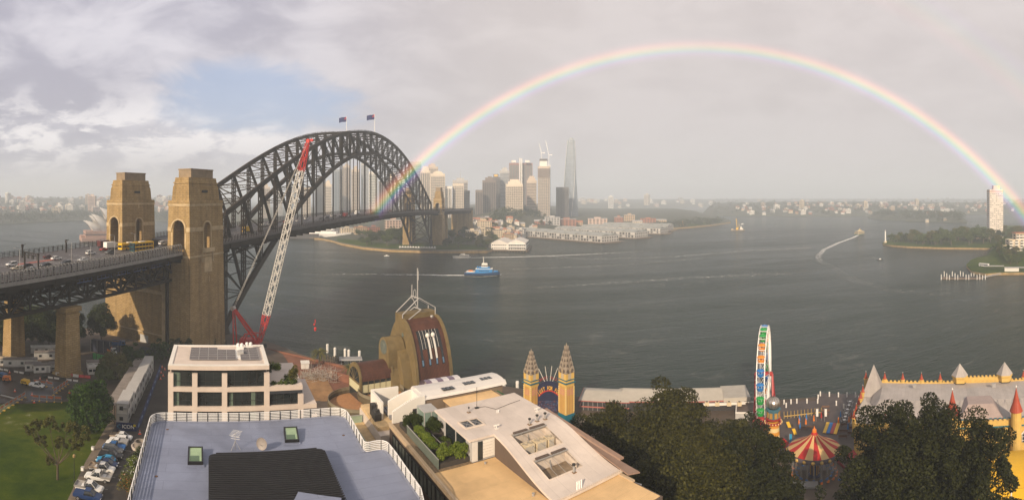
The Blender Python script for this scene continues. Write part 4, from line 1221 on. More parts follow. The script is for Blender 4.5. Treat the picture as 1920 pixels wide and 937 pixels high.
for i,(xa,ya)in enumerate(((226,826),(216,843),(206,858),(198,872),(186,893),(172,915),(160,936))):
 a=drop(xa-8,ya,.19);b=drop(xa+30,ya+4,.19)
 n=(b-a).normalized().cross(Vector((0,0,1)))*.06
 bay.add([a-n,b-n,b+n,a+n],[(0,1,2,3)])
o=bay.build('bay_markings',mat('worn_white',(.42,.40,.37),.8,.3,1));o['kind']='structure'
#vehicles
TYRE=mat('tyre',(.018,.018,.018),.85,0);RIM=mat('rim',(.35,.35,.36),.35,0,metal=.6);LAMP=mat('headlight',(.7,.72,.72),.1,0);TAIL=mat('taillight',(.30,.015,.012),.2,0)
CGLASS=mat('car_glass',(.02,.024,.028),.06,0,spec=.8);TRIM=mat('car_trim',(.03,.03,.03),.6,0);ALLOY=mat('alloy_tray',(.40,.39,.38),.45,.1,2,metal=.4)
def paint(name,c,r=.3):return mat('paint_'+name,c,r,.03,.5,spec=.5)
PAINT={'white':paint('white',(.75,.75,.74)),'black':paint('black',(.015,.015,.017)),'grey':paint('grey',(.10,.105,.11)),'silver':paint('silver',(.42,.43,.44)),'blue':paint('blue',(.02,.11,.32)),'sky':paint('sky',(.03,.27,.50)),'navy':paint('navy',(.015,.04,.13)),'cream':paint('cream',(.60,.52,.38)),'red':paint('red',(.35,.03,.025)),'yellow':paint('yellow',(.72,.44,.02)),'orange':paint('orange',(.7,.2,.03)),'maroon':paint('maroon',(.09,.02,.02))}
def loft(mb,secs,k=None):
 """secs: (x, zlow, zhigh, half width low, half width high)"""
 o=[]
 for x,zl,zh,wl,wh in secs:
  zm=zl+(zh-zl)*.55
  o.append([(x,-wl*.94,zl),(x,-wl,zm),(x,-wh,zh-.04),(x,-wh*.88,zh),(x,wh*.88,zh),(x,wh,zh-.04),(x,wl,zm),(x,wl*.94,zl)])
 b=len(mb.v)
 mb.grid(o,k,True)
 n=8
 mb.f+=[tuple(b+i for i in range(n-1,-1,-1)),tuple(b+(len(secs)-1)*n+i for i in range(n))];mb.mi+=[mb.k if k is None else k]*2
 return mb
def vehicle(kind,color,label,p,rot,group,name=None,tray=None):
 nm=name or{'ute':'utility_truck','suv':'car','hatch':'car','sedan':'car'}[kind]
 t=thing(nm,label,{'ute':'pickup truck'}.get(kind,'car'),p,rot,group)
 P=PAINT[color]
 b=MB()
 if kind=='ute':
  L=5.3
  loft(b,[(-2.55,.55,.98,.86,.84),(-.55,.42,1.02,.92,.90),(.9,.40,1.06,.93,.91),(1.4,.40,1.08,.92,.88),(2.35,.42,.98,.88,.80),(2.62,.48,.80,.80,.70)]if tray!='tub' else[(-2.6,.55,1.08,.90,.88),(-.55,.42,1.10,.93,.91),(.9,.40,1.08,.93,.91),(1.4,.40,1.08,.92,.88),(2.35,.42,.98,.88,.80),(2.62,.48,.80,.80,.70)])
  cab=[(-.62,1.0,1.15,.88,.84),(-.50,1.0,1.76,.88,.70),(.55,1.0,1.80,.88,.70),(1.35,1.0,1.12,.86,.78)]
  roof=(-.48,.58)
 elif kind=='suv':
  loft(b,[(-2.25,.5,1.05,.84,.82),(-2.0,.4,1.12,.90,.88),(1.0,.38,1.08,.92,.90),(2.0,.40,.98,.88,.80),(2.28,.46,.80,.80,.70)])
  cab=[(-2.2,1.02,1.15,.84,.80),(-1.9,1.02,1.72,.86,.66),(.25,1.02,1.76,.88,.68),(1.1,1.02,1.10,.86,.78)];roof=(-1.88,.28)
 else:
  e=0 if kind=='hatch' else.35
  loft(b,[(-2.05-e,.45,.90,.78,.74),(-1.8-e,.36,.98,.85,.80),(.8,.34,.94,.87,.85),(1.8,.36,.84,.84,.76),(2.12,.42,.68,.76,.66)])
  cab=[(-1.75-e*.4,.90,.98,.78,.72),(-1.15,.90,1.42,.80,.58),(.1,.90,1.46,.82,.60),(1.0,.90,.95,.80,.72)];roof=(-1.13,.12)
 b.build('body',P,t)
 g=MB();loft(g,cab);g.build('window',CGLASS,t)
 r=MB();zt=max(c[2]for c in cab);r.box2(roof[0],roof[1],-.62,.62,zt-.02,zt+.05)
 for sg in(-1,1):
  r.beam((roof[1],sg*.64,zt),(cab[-1][0],sg*.80,cab[-1][2]),.07);r.beam((roof[0],sg*.64,zt),(cab[0][0],sg*.82,cab[0][2]),.10)
  r.beam(((roof[0]+roof[1])/2,sg*.67,zt),((roof[0]+roof[1])/2+.05,sg*.88,1.0),.07)
 r.build('roof',P,t)
 xs_=(1.62,-1.62)if kind=='ute' else(1.42,-1.38)
 for x in xs_:
  for sg in(-1,1):
   w=MB();R=.38 if kind in('ute','suv')else.32
   w.tube((x,sg*.72,R),(x,sg*.95,R),R,R,14);wo=w.build('wheel',TYRE,t)
   MB().tube((x,sg*.90,R),(x,sg*.965,R),R*.62,R*.6,10).build('rim',RIM,wo)
 f=max(c[0]for c in cab)+(1.1 if kind=='ute' else 1.05)
 for sg in(-1,1):
  MB().box((f,sg*.60,.70 if kind!='hatch' else.60),(.22,.34,.17)).build('headlight',LAMP,t)
  MB().box((-2.52 if kind=='ute' else(-2.2 if kind=='suv' else-2.02),sg*.74,.72),(.14,.16,.22)).build('taillight',TAIL,t)
 bm=MB();bm.box((f+.1,0,.40),(.16,1.5,.2));bm.box((f+.02,0,.62),(.1,.8,.16));bm.build('bumper',TRIM,t)
 if kind=='ute' and tray:
  q=MB()
  if tray=='tub':
   q.box2(-2.52,-.72,-.72,.72,.98,1.02,1)
   for sg in(-1,1):q.box2(-2.56,-.70,sg*.86-.05,sg*.86+.05,1.05,1.14,0)
   q.build('tub',[P,TRIM],t)
  elif tray=='box':
   q.box2(-2.7,-.72,-.95,.95,.98,1.55);q.box2(-2.72,-.70,-.97,.97,1.55,1.60);q.build('tool_box',ALLOY,t)
  else:
   q.box2(-2.75,-.72,-.95,.95,.92,1.0)
   for sg in(-1,1):q.box2(-2.75,-.72,sg*.93-.03,sg*.93+.03,1.0,1.28)
   q.box2(-2.78,-2.72,-.95,.95,1.0,1.28);q.box2(-.78,-.72,-.95,.95,1.0,1.75)
   for y in(-.9,.9,0):q.box2(-.80,-.74,y-.03,y+.03,1.0,1.9)
   q.build('tray',mat('tray_timber',(.34,.27,.20),.8,.2,2)if tray=='timber' else ALLOY,t)
 return t
UG='vehicles parked at right angles along the street beside the lawn'
for px,py,kind,col,tray,dr,lb in((228,826,'ute','white','timber',0,'white utility with open tray, first in the row right below the blue site sign'),(222,832,'suv','white',None,pi,'white car half hidden between the first two white utilities'),(219,838,'ute','white','box',pi,'white utility carrying a silver box, second in the row from the site sign'),(214,845,'ute','blue','tub',pi,'mid-blue utility next to the one with the silver box'),(212,851,'suv','grey',None,0,'dark grey car between the mid-blue utility and the black one'),(208,861,'ute','black','tub',0,'black utility in the middle of the parked row'),(199,869,'hatch','sky',None,pi,'bright sky-blue hatchback in the parked row'),(203,877,'sedan','navy',None,0,'dark sedan just below the sky-blue hatchback'),(192,886,'ute','white','timber',0,'white utility with a tan timber tray below the dark sedan'),(184,902,'ute','white','alloy',pi,'white twin-cab utility with a high-sided silver tray'),(168,923,'ute','white','alloy',0,'white utility with grey tray, last white one before the navy one'),(165,938,'ute','navy','tub',0,'navy blue utility at the near end of the parked row')):
 p=drop(px,py,.2)
 vehicle(kind,col,lb,p,.50+dr,UG,None,tray)
vehicle('ute','white','white utility standing alone on the wet worksite road',drop(69,727,.2),.5,None,None,'tub')
#worksite sheds, containers, barriers
SHEDW=mat('shed_white',(.72,.70,.66),.55,.12,.4,stain=.2);SHEDR=mat('shed_roof',(.24,.21,.19),.6,.25,.3,stain=.3);SHEDC=mat('shed_cream',(.55,.46,.33),.6,.12,.4)
def shed(px,py,l,w,h,rot,label,wall=SHEDW,roof=SHEDR,dz=0,group='white site sheds below the bridge approach',lift=0.0):
 p=drop(px,py);p.z+=dz
 t=thing('site_shed',label,'shed',p,rot,group)
 b=MB();b.box2(-l/2,l/2,-w/2,w/2,.15+lift,h+lift)
 for i in range(int(l/.5)):b.box((-l/2+.25+i*.5,-w/2-.02,.2+lift),(.06,.05,h-.3));b.box((-l/2+.25+i*.5,w/2+.02,.2+lift),(.06,.05,h-.3))
 b.box2(-l/2+.1,l/2-.1,-w/2+.1,w/2-.1,-1.5,.15+lift)
 b.build('wall',wall,t)
 r=MB();r.extrude([(-w/2-.12,h+lift),(w/2+.12,h+lift),(w/2+.12,h+.12+lift),(0,h+.28+lift),(-w/2-.12,h+.12+lift)],(-l/2-.12,0,0),(0,1,0),(0,0,1),(1,0,0),l+.24)
 for i in range(1,int(l/3)):r.box((-l/2+i*3,0,h+.2+lift),(.12,w+.2,.12))
 r.build('roof',roof,t)
 g=MB()
 for x in(-l*.3,l*.05):g.box((x,-w/2-.04,1.1+lift),(1.1,.06,.9))
 g.build('window',PANE,t)
 MB().box((l*.33,-w/2-.05,.2+lift),(.9,.06,2.0)).build('door',WALLS[4],t)
 return t
R0=.93
for a in((14,684,7,3,2.7,R0,'cream-roofed site shed at the far left edge of the compound',SHEDW,SHEDC),(38,686,13,3,2.8,R0+.02,'longest white site shed with dark roof, left of the shaded pier'),(62,694,6,3,2.7,R0,'short white site shed in front of the longest one'),(78,697,6,3,2.7,R0+.1,'short white site shed with a raised awning beside it'),(113,694,8.4,3,2.7,R0-.05,'white site shed right beside the shaded pier'),(92,672,12,3,2.8,R0,'long dark-roofed site shed in the second row'),(122,679,8,3,2.7,R0,'tan-roofed site shed behind the one beside the pier',SHEDW,SHEDC),(84,661,12,3,2.7,R0,'white-roofed site shed at the back of the compound',SHEDW,SHEDW),(175,700,4,3,2.6,R0,'small white site shed right of the shaded pier',SHEDW,SHEDW),(178,690,6,3,2.6,R0,'grey-roofed site shed behind the small white one right of the pier')):shed(*a)
for px0,py0,px1,py1,hh,lb in((110,656,141,662,2.6,'bright green hoarding behind the sheds, left of the shaded pier'),(174,672,204,680,2.4,'bright green hoarding right of the shaded pier')):
 a,b=drop(px0,py0),drop(px1,py1)
 m=MB();m.beam(a+Vector((0,0,hh/2)),b+Vector((0,0,hh/2)),.12,hh)
 t=thing('hoarding',lb,'fence',a,0,'green hoardings of the worksite')
 m.warp(lambda x,y,z:(x-a.x,y-a.y,z-a.z)).build('panel',mat('hoarding_green',(.05,.40,.09),.5,.08,1),t)
 q=MB()
 for k in range(5):c=a.lerp(b,k/4)-a;q.box((c.x,c.y-.15,c.z),(.12,.12,hh))
 q.build('post',TRIM,t)
aw=thing('awning','tilted white awning sheet on posts between the site sheds','awning',drop(98,696),R0)
MB().hexa([(-2.4,-1.6,2.0),(2.4,-1.6,2.0),(2.4,1.6,2.7),(-2.4,1.6,2.7)],[(-2.4,-1.6,2.1),(2.4,-1.6,2.1),(2.4,1.6,2.8),(-2.4,1.6,2.8)]).build('roof',SHEDW,aw)
q=MB()
for x in(-2.2,2.2):
 for y,z in((-1.4,2.05),(1.4,2.65)):q.box((x,y,-.3),(.1,.1,z+.3))
q.build('post',TRIM,aw)
CG='stacked container offices along the street'
p0,p1_=drop(237,799),drop(286,700)
dirv=(p1_-p0);dirv.z=0;Ltot=dirv.length;dirv.normalize();crot=atan2(dirv.y,dirv.x)
WNAME=['nearest the blue sign','second from the blue sign','third from the blue sign','fourth from the blue sign','farthest from the blue sign']
nC=5
cl=Ltot/nC
for i in range(nC):
 for lv in range(2):
  c=p0+dirv*(cl*(i+.5))+Vector((-dirv.y,dirv.x,0))*1.2
  zg=ground(p0+dirv*(cl*(i+.02))).z+.4
  t=thing('container_office','white container office %s, %s'%(WNAME[i],'upper one of its stack' if lv else 'lower one of its stack'),'container',(c.x,c.y,zg+lv*2.75),crot,CG)
  w,l,h=3.0,cl-.25,2.65
  b=MB();b.box2(-l/2,l/2,-w/2,w/2,0,h)
  for k in range(int(l/.45)):
   for sg in(-1,1):b.box((-l/2+.25+k*.45,sg*(w/2+.02),.15),(.12,.06,h-.3))
  b.build('wall',SHEDW if(i+lv)%3 else mat('shed_grey',(.50,.49,.47),.6,.1,.4,stain=.2),t)
  e=MB()
  for x in(-l/2,l/2):
   for y in(-w/2,w/2):e.box((x,y,0),(.16,.16,h+.03))
  e.box2(-l/2-.1,l/2+.1,-w/2-.1,w/2+.1,h,h+.1)
  e.build('frame',WALLS[4],t)
  g=MB()
  for x in(-l*.3,l*.15):g.box((x,-w/2-.06,1.0),(1.3,.06,1.0));g.box((x,w/2+.06,1.0),(1.3,.06,1.0))
  g.box((-l/2-.06,.2,1.0),(.06,1.0,1.0))
  g.build('window',PANE,t)
  if lv:
   for k in range(1):MB().box((-l/2-.35,-.9,1.5),(.5,.8,.6)).build('air_conditioner',WALLS[4],t)
wk=thing('walkway_roof','long dark panelled walkway roof beside the container stack','roof',(0,0,0))
m=MB();q=MB()
for i in range(12):
 a=p0+dirv*(Ltot*i/12+.1);nv=Vector((-dirv.y,dirv.x,0));z=ground(a).z+5.2
 c=a+nv*4.6+dirv*(Ltot/24)
 m.box((c.x,c.y,z-.1*(i%2)),(Ltot/12-.25,3.2,.14),crot)
 for s_ in(3.2,5.9):e=a+nv*s_;q.box((e.x,e.y,z-5.6),(.14,.14,5.6))
m.build('roof',SHEDR,wk);q.build('post',TRIM,wk)
hb=thing('site_hoarding','dark blue site hoarding with white ICON lettering at the foot of the containers','sign',drop(237,808),crot)
HBM=mat('hoarding_navy',(.018,.03,.11),.5,.05,1)
m=MB();m.box2(-.5,-.35,-2.6,2.6,-1,2.3);m.box2(-.5,Ltot,-2.75,-2.6,-1,1.25);m.build('panel',HBM,hb)
mtx=Matrix.Translation((-.52,1.0,.62))@Matrix.Rotation(-pi/2,4,'Z')@Matrix.Rotation(pi/2,4,'X')
text_mesh('lettering','ICON',1.25,WHITE,hb,Matrix.Translation((-.54,-.55,.95))@Matrix.Rotation(-pi/2,4,'Z')@Matrix.Rotation(pi/2,4,'X'),.02,'CENTER',.03)
lg=MB()
for k in range(9):
 a0,a1=pi*.25+k*2*pi*.75/9,pi*.25+(k+1)*2*pi*.75/9
 lg.beam((-.56,1.75-.42*cos(a0),1.35+.42*sin(a0)),(-.56,1.75-.42*cos(a1),1.35+.42*sin(a1)),.2,.06)
lg.build('logo',mat('logo_cyan',(.03,.35,.6),.5,0),hb)
MB().box2(-.57,-.53,-2.5,-1.9,1.5,2.1).build('notice',mat('notice_yellow',(.75,.6,.05),.6,0),hb)
bn=MB()
for i in range(9):bn.box2(2+i*Ltot/9.5,2+i*Ltot/9.5+1.6,-2.79,-2.76,.2,.8)
bn.build('banner',mat('banner_pale_blue',(.30,.42,.62),.6,.1,2),hb)
BG='concrete barriers round the worksite'
def barrier(p,rot,cols,label,group,first={}):
 key=str(cols)
 if key not in first:
  m=MB();m.hexa([(-1,-.3,0),(1,-.3,0),(1,.3,0),(-1,.3,0)],[(-1,-.12,.9),(1,-.12,.9),(1,.12,.9),(-1,.12,.9)])
  m.add([(-.95,-.315,.12),(.95,-.315,.12),(.95,-.18,.75),(-.95,-.18,.75)],[(0,1,2,3)],1)
  o=m.build('road_barrier',[cols[0],cols[1]]);first[key]=o.data
  bpy.data.objects.remove(o)
 o=bpy.data.objects.new('road_barrier',first[key]);COL.objects.link(o);o.location=p;o.rotation_euler=(0,0,rot)
 tag(o,label,'barrier',group)
BLK=mat('barrier_black',(.03,.03,.03),.8,.1,1);RED=mat('barrier_red',(.50,.03,.03),.5,.06,1);WPL=mat('barrier_white',(.62,.60,.57),.6,.1,1)
def line_of(pxa,pya,pxb,pyb,step):
 a,b=drop(pxa,pya),drop(pxb,pyb);n=int((b-a).length/step)
 return[(ground(a.lerp(b,(i+.5)/n),.16),atan2((b-a).y,(b-a).x))for i in range(n)]
for q in((-12,692,56,704),(78,708,148,717)):
 for i,(p,a)in enumerate(line_of(*q,2.15)):barrier(p,a,(BLK,WPL)if i%3 else(BLK,BLK),'black and white barrier in the rows edging the wet worksite road',BG)
for i,(p,a)in enumerate(line_of(104,703,170,710,2.15)):barrier(p,a,(RED,RED)if i%3 else(WPL,WPL),'%s plastic barrier in the row behind the black and white ones'%('red' if i%3 else 'white'),'plastic barriers behind the black and white ones')
def machine(px,py,col,rot,label,kind='compressor'):
 t=thing(kind,label,'machine',drop(px,py,.15),rot)
 b=MB();b.hexa([(-1.5,-.8,.5),(1.5,-.8,.5),(1.5,.8,.5),(-1.5,.8,.5)],[(-1.4,-.75,1.7),(1.2,-.75,1.8),(1.2,.75,1.8),(-1.4,.75,1.7)]);b.box2(-.9,.1,-.5,.5,1.72,1.95)
 b.build('body',PAINT[col],t)
 for x in(-.8,.8):MB().tube((x,-.85,.35),(x,.85,.35),.36,None,12).build('wheel',TYRE,t)
 MB().tube((1.4,0,.6),(2.6,0,.45),.06,None,6).build('tow_bar',TRIM,t)
 g=MB()
 for i in range(4):g.box((-1.0+i*.5,-.79,.8),(.34,.04,.6))
 g.build('grille',TRIM,t)
machine(48,722,'yellow',.4,'yellow site generator beside the wet road');machine(13,715,'orange',.9,'orange machine left of the yellow generator');machine(6,709,'blue',.2,'small blue machine behind the orange one')
def truck(px,py,rot,cab,bodym,label,p=None,group=None,box=True):
 p=drop(px,py,.15)if p is None else p
 t=thing('truck',label,'truck',p,rot,group)
 b=MB();b.hexa([(1.9,-1.1,.6),(3.6,-1.1,.6),(3.6,1.1,.6),(1.9,1.1,.6)],[(1.95,-1.05,2.7),(3.2,-1.05,2.7),(3.2,1.05,2.7),(1.95,1.05,2.7)]);b.build('cab',PAINT[cab],t)
 g=MB();g.add([(3.52,-.95,1.5),(3.52,.95,1.5),(3.30,.9,2.45),(3.30,-.9,2.45)],[(0,1,2,3)]);g.box((2.7,-1.09,1.5),(.9,.04,.8));g.box((2.7,1.09,1.5),(.9,.04,.8));g.build('window',CGLASS,t)
 c=MB();c.box2(-3.8,3.4,-.5,.5,.5,.8);c.build('chassis',TRIM,t)
 k=MB()
 if box:k.box2(-3.9,1.75,-1.2,1.2,.85,3.4)
 else:
  k.box2(-3.9,1.75,-1.2,1.2,.85,1.0)
  for sg in(-1,1):k.box2(-3.9,1.75,sg*1.2-.05,sg*1.2+.05,1.0,1.7)
  k.box2(-3.9,-3.8,-1.2,1.2,1.0,1.7);k.box2(.9,1.7,-.5,.5,1.0,2.8);k.beam((1.2,0,2.6),(-2.6,0,3.0),.3)
 k.build('cargo_body',bodym,t)
 for x in(2.7,-1.8,-2.9):
  for sg in(-1,1):MB().tube((x,sg*.8,.48),(x,sg*1.12,.48),.48,None,12).build('wheel',TYRE,t)
 for sg in(-1,1):MB().box((3.6,sg*.8,.8),(.08,.3,.2)).build('headlight',LAMP,t)
truck(207,662,-.2,'white',PAINT['orange'],'orange crane truck with white cab at the foot of the abutment',None,None,False)
truck(221,650,.6,'blue',PAINT['blue'],'small blue truck beside the abutment door',None,None,False)
nt_=thing('netting_screen','dark netted scaffold screen standing left of the abutment','screen',drop(192,660),.3)
m=MB();m.box2(-5,4,-1,1,-1,5);m.box2(4,8,-1.2,.8,-1,3.4);m.build('net',mat('net_navy',(.02,.025,.05),.8,.3,1),nt_)
q=MB()
for x in(-5,-2,1,4,8):q.box((x,-1.1,-1),(.12,.12,6))
q.build('post',ALLOY,nt_)
bt=thing('blue_tarpaulin','dark blue tarpaulin-covered stack at the foot of the near pylon','tarpaulin',drop(276,668),.2)
MB().hexa([(-3.5,-2,-.5),(3.5,-2,-.5),(3.5,2,-.5),(-3.5,2,-.5)],[(-3,-1.4,3.2),(3.2,-1.6,2.6),(3,1.5,2.9),(-3.2,1.6,3.4)]).build('cover',mat('tarp_blue',(.015,.02,.07),.6,.2,.8,bump=.3,bscale=1),bt)
CONE=MB();CONE.lathe([(.34,0),(.34,.05),(.2,.06),(.05,.75),(0,.75)],n=10);CONE.lathe([(.165,.25),(.125,.45)],n=10,k=1)
oc=CONE.build('traffic_cone',[mat('cone_orange',(.75,.10,.03),.5,0),WHITE])
for i,(px,py)in enumerate(((302,700),(306,706),(301,712),(309,694),(304,690),(262,815),(18,700),(75,712),(88,716),(120,722),(96,748),(64,756),(60,742),(130,738),(28,735))):
 o=oc if i==0 else oc.copy()
 if i:COL.objects.link(o)
 o.location=drop(px,py,.2);o.scale=(1.25,)*3
 tag(o,'orange traffic cone with a white band on the street and worksite','traffic cone','traffic cones')
FG='temporary fence panels round the wet road'
fp=thing('fence_panel','x','fence')
m=MB()
for z in(.25,1.1,2.0):m.beam((-1.1,0,z),(1.1,0,z),.05)
for x in np.linspace(-1.1,1.1,9):m.beam((x,0,.2),(x,0,2.0),.03 if abs(x)<1.05 else.06)
m.build('mesh_frame',ALLOY,fp)
m=MB()
for x in(-1.1,1.1):m.box((x,0,0),(.25,.7,.18))
m.build('foot',mat('foot_yellow',(.75,.45,.03),.6,0),fp)
m=MB();m.box((0,-.03,1.2),(1.7,.03,.55));m.build('mesh_band',mat('mesh_orange',(.42,.13,.05),.8,.1,2),fp)
first=True
for q,lb in(((-10,782,48,746),'left of the lawn corner'),((60,752,116,756),'along the far edge of the lawn'),((100,742,128,722),'across the end of the wet road'),((62,722,100,728),'behind the lone white utility')):
 for p,a in line_of(*q,2.3):
  o=fp if first else copy_tree(fp);first=False
  o.location=p;o.rotation_euler=(0,0,a);tag(o,'silver mesh fence panel with yellow feet '+lb,'fence',FG)
pt_=thing('steel_plate','dark trench plate with a pale beam lying by the lawn corner','plate',drop(22,748,.2),.4)
MB().box2(-5,5,-1.6,1.6,0,.12).build('plate',mat('plate_brown',(.08,.06,.05),.7,.3,.6),pt_);MB().box2(-4,3,-.2,.2,.12,.4).build('beam',WALLS[4],pt_)
lp=thing('park_lamp','dark park lamp post standing on the lawn beside the path','lamp post',drop(139,906),0)
MB().tube((0,0,-.3),(0,0,5.0),.07,.05,8).tube((0,0,0),(0,0,.6),.12,.1,8).build('post',TRIM,lp);MB().lathe([(.05,4.95),(.28,5.05),(.30,5.4),(.12,5.6),(0,5.62)],n=10).build('lantern',mat('lantern_amber',(.35,.25,.12),.3,0),lp)
for px,py,lb in((155,884,'small white utility box beside the path'),(174,845,'small pale bollard at the lawn edge higher up the path')):
 t=thing('utility_box',lb,'box',drop(px,py,.1),.3);MB().box2(-.3,.3,-.25,.25,0,.8).build('cabinet',WHITE,t);MB().box2(-.34,.34,-.29,.29,.8,.88).build('lid',WALLS[4],t)
#foreground buildings (street grid turned by GA)
GA=.575
UX=Vector((cos(GA),sin(GA),0));VX=Vector((sin(GA),-cos(GA),0))
def uv(o,u,v,z):return o+UX*u+VX*v+Vector((0,0,z-o.z))
def round_poly(P,rad,n=6):
 """rounded corners: P list of (x, y), rad list"""
 out=[]
 m=len(P)
 for i in range(m):
  p,r=Vector(P[i]),rad[i]
  if r<=0:out.append(tuple(p));continue
  a=(Vector(P[i-1])-p).normalized();b=(Vector(P[(i+1)%m])-p).normalized()
  ang=a.angle(b);t=r/math.tan(ang/2)
  s,e=p+a*t,p+b*t
  for k in range(n+1):
   f=k/n
   q=s*(1-f)**2+p*2*f*(1-f)+e*f*f
   out.append(tuple(q))
 return out
#blue-grey roof
ZR=48.0
ROOF_B=mat('membrane_blue_grey',(.215,.245,.345),.42,.12,.35,bump=.02,spec=.45,stain=.32,sheet=(9,1.6,GA,.78))
P2=lambda px,py,z:(lambda q:(q.x,q.y))(AT(px,py,z))
rp=[P2(245,940,ZR),P2(200,1120,ZR),P2(830,1120,ZR),P2(789,937,ZR),P2(741,866,ZR),P2(722,841,ZR),P2(684,849,ZR),P2(646,778,ZR),P2(284,789,ZR)]
outer=round_poly(rp,[0,0,0,0,0,1.2,.5,2.0,1.9],8)
bb=thing('flat_roof_block','block with the large blue-grey flat roof, white railing and black louvre directly below us','building',(0,0,0))
m=MB();m.prism(outer,12,ZR-.35);m.build('wall',WALLS[1],bb)
m=MB();m.prism(outer,ZR-.348,ZR);m.build('roof',ROOF_B,bb)
m=MB()
inn=[]
cx=sum(p[0]for p in outer)/len(outer);cyy=sum(p[1]for p in outer)/len(outer)
off=lambda p,k:(p[0]+(cx-p[0])/hypot(cx-p[0],cyy-p[1])*k,p[1]+(cyy-p[1])/hypot(cx-p[0],cyy-p[1])*k)
for i in range(len(outer)):
 a,b=outer[i],outer[(i+1)%len(outer)]
 a1,b1,a2,b2=off(a,.02),off(b,.02),off(a,.30),off(b,.30)
 m.hexa([(a1[0],a1[1],ZR-.1),(b1[0],b1[1],ZR-.1),(b2[0],b2[1],ZR-.1),(a2[0],a2[1],ZR-.1)][::-1],[(a1[0],a1[1],ZR+.14),(b1[0],b1[1],ZR+.14),(b2[0],b2[1],ZR+.05),(a2[0],a2[1],ZR+.05)][::-1])
m.build('upstand',mat('membrane_edge',(.20,.22,.29),.45,.1,.5),bb)
rl=MB();ps_=MB()
acc=0
for i in range(len(outer)):
 a,b=Vector((*outer[i],ZR)),Vector((*outer[(i+1)%len(outer)],ZR))
 for k in range(6):rl.beam(a+Vector((0,0,.12+k*.185)),b+Vector((0,0,.12+k*.185)),.05 if k<5 else.09,.085 if k<5 else.09)
 L=(b-a).length;s_=0
 while acc<L:
  p=a.lerp(b,acc/L);q=off(p,.07);ps_.box((q[0],q[1],ZR),(.07,.07,1.1));acc+=1.25
 acc-=L
rl.build('railing',WHITE,bb);ps_.build('railing_post',TRIM,bb)
sk_=[]
for i,(x0,x1,ya,yb,lb)in enumerate(((353,380,841,877,'green-glazed roof skylight nearer the left railing'),(531,561,803,835,'green-glazed roof skylight above the corner of the black louvre'))):
 c=AT((x0+x1)/2,(ya+yb)/2+2,ZR)
 t=thing('skylight',lb,'skylight',c,.60 if i==0 else.50,'skylights on the blue-grey roof')
 f=MB()
 for(a0,a1,b0,b1)in((-.78,.78,-1.35,-1.2),(-.78,.78,1.2,1.35),(-.78,-.62,-1.2,1.2),(.62,.78,-1.2,1.2)):f.box2(a0,a1,b0,b1,0,.42)
 f.warp(lambda x,y,z:(x,y,z+(.28*(y+1.35)/2.7 if z>.1 else 0)))
 f.build('frame',mat('frame_black',(.015,.015,.016),.35,0),t)
 g=MB();g.box2(-.62,.62,-1.2,1.2,.25,.36);g.warp(lambda x,y,z:(x,y,z+.28*(y+1.35)/2.7));g.build('glass',mat('skylight_green',(.30,.42,.25),.08,.2,.6,spec=.8),t)
 g=MB();g.box2(-.55,.4,-1.1,-.2,.362,.366);g.warp(lambda x,y,z:(x,y,z+.28*(y+1.35)/2.7));g.build('blind',mat('skylight_blind',(.10,.16,.10),.4,.1,1),t)
 f=MB();f.box2(-.9,.9,-1.62,1.45,.004,.12);f.build('flashing',ROOF_B,t)
ant=thing('tv_antenna','white television antenna on a tripod on the blue-grey roof','antenna',AT(441,842,ZR),.2)
m=MB();m.tube((0,0,.0),(0,0,1.75),.03,None,6)
for a in(0,2.1,4.2):m.tube((cos(a)*.6,sin(a)*.6,0),(0,0,.9),.02,None,5)
m.build('tripod',WALLS[4],ant)
m=MB();m.beam((-.2,-.5,1.6),(.2,.7,1.7),.03)
for k in range(5):
 y=-.4+k*.25;m.beam((-.55+.02*k,y,1.62+.03*k),(.6,y,1.62+.03*k),.018)
for dz in(-.28,-.5):m.beam((-.5,0,1.6+dz),(.5,0,1.6+dz),.028)
m.build('elements',WHITE,ant)
ds=thing('satellite_dish','grey satellite dish behind the far edge of the black louvre','satellite dish',AT(492,843,ZR),.0)
m=MB();m.lathe([(.02,.0),(.3,.03),(.5,.10),(.64,.19)],n=20);m.warp(lambda x,y,z:(x,-z+y*.12,.70+y));m.build('dish',mat('dish_grey',(.28,.25,.23),.5,.15,2),ds,True)
m=MB();m.tube((0,.05,0),(0,.05,.6),.04,None,6);m.beam((0,.05,.35),(0,-.5,.75),.03);m.build('bracket',TRIM,ds)
ZL=ZR+1.25
lv_=thing('louvre_enclosure','black louvred plant enclosure with a rounded corner on the blue-grey roof','enclosure',(0,0,0))
lp_=[P2(391,960,ZL),P2(388,1110,ZL),P2(730,1110,ZL),P2(652,945,ZL),P2(607,835,ZL),P2(391,846,ZL)]
lo=round_poly(lp_,[0,0,0,0,1.0,.9],6)
m=MB();m.prism(lo,ZR+.005,ZL-.22);m.build('casing',mat('louvre_black',(.006,.006,.007),.6,.2,2),lv_)
A_,B_=Vector((*lp_[5],0)),Vector((*lp_[4],0));C_,D_=Vector((*lp_[1],0)),Vector((*lp_[2],0))
m=MB();n=56
for i in range(n):
 f=(i+.5)/n
 a,b=A_.lerp(C_,f),B_.lerp(D_,f)
 ins=.5 if i==0 else(.2 if i==1 else 0.02)
 d=(b-a).normalized()
 a,b=a+d*(.75 if i==0 else.35 if i==1 else.05),b-d*(.8 if i==0 else.35 if i==1 else.05)
 m.beam(a+Vector((0,0,ZL-.1)),b+Vector((0,0,ZL-.1)),.17,.05)
m.build('slats',mat('louvre_slat',(.024,.024,.025),.5,.15,.8,spec=.2),lv_)
hp=thing('roof_hatch','blue-grey hatch lid on the black louvre enclosure','hatch',AT(594,945,ZL+.1),GA-.45)
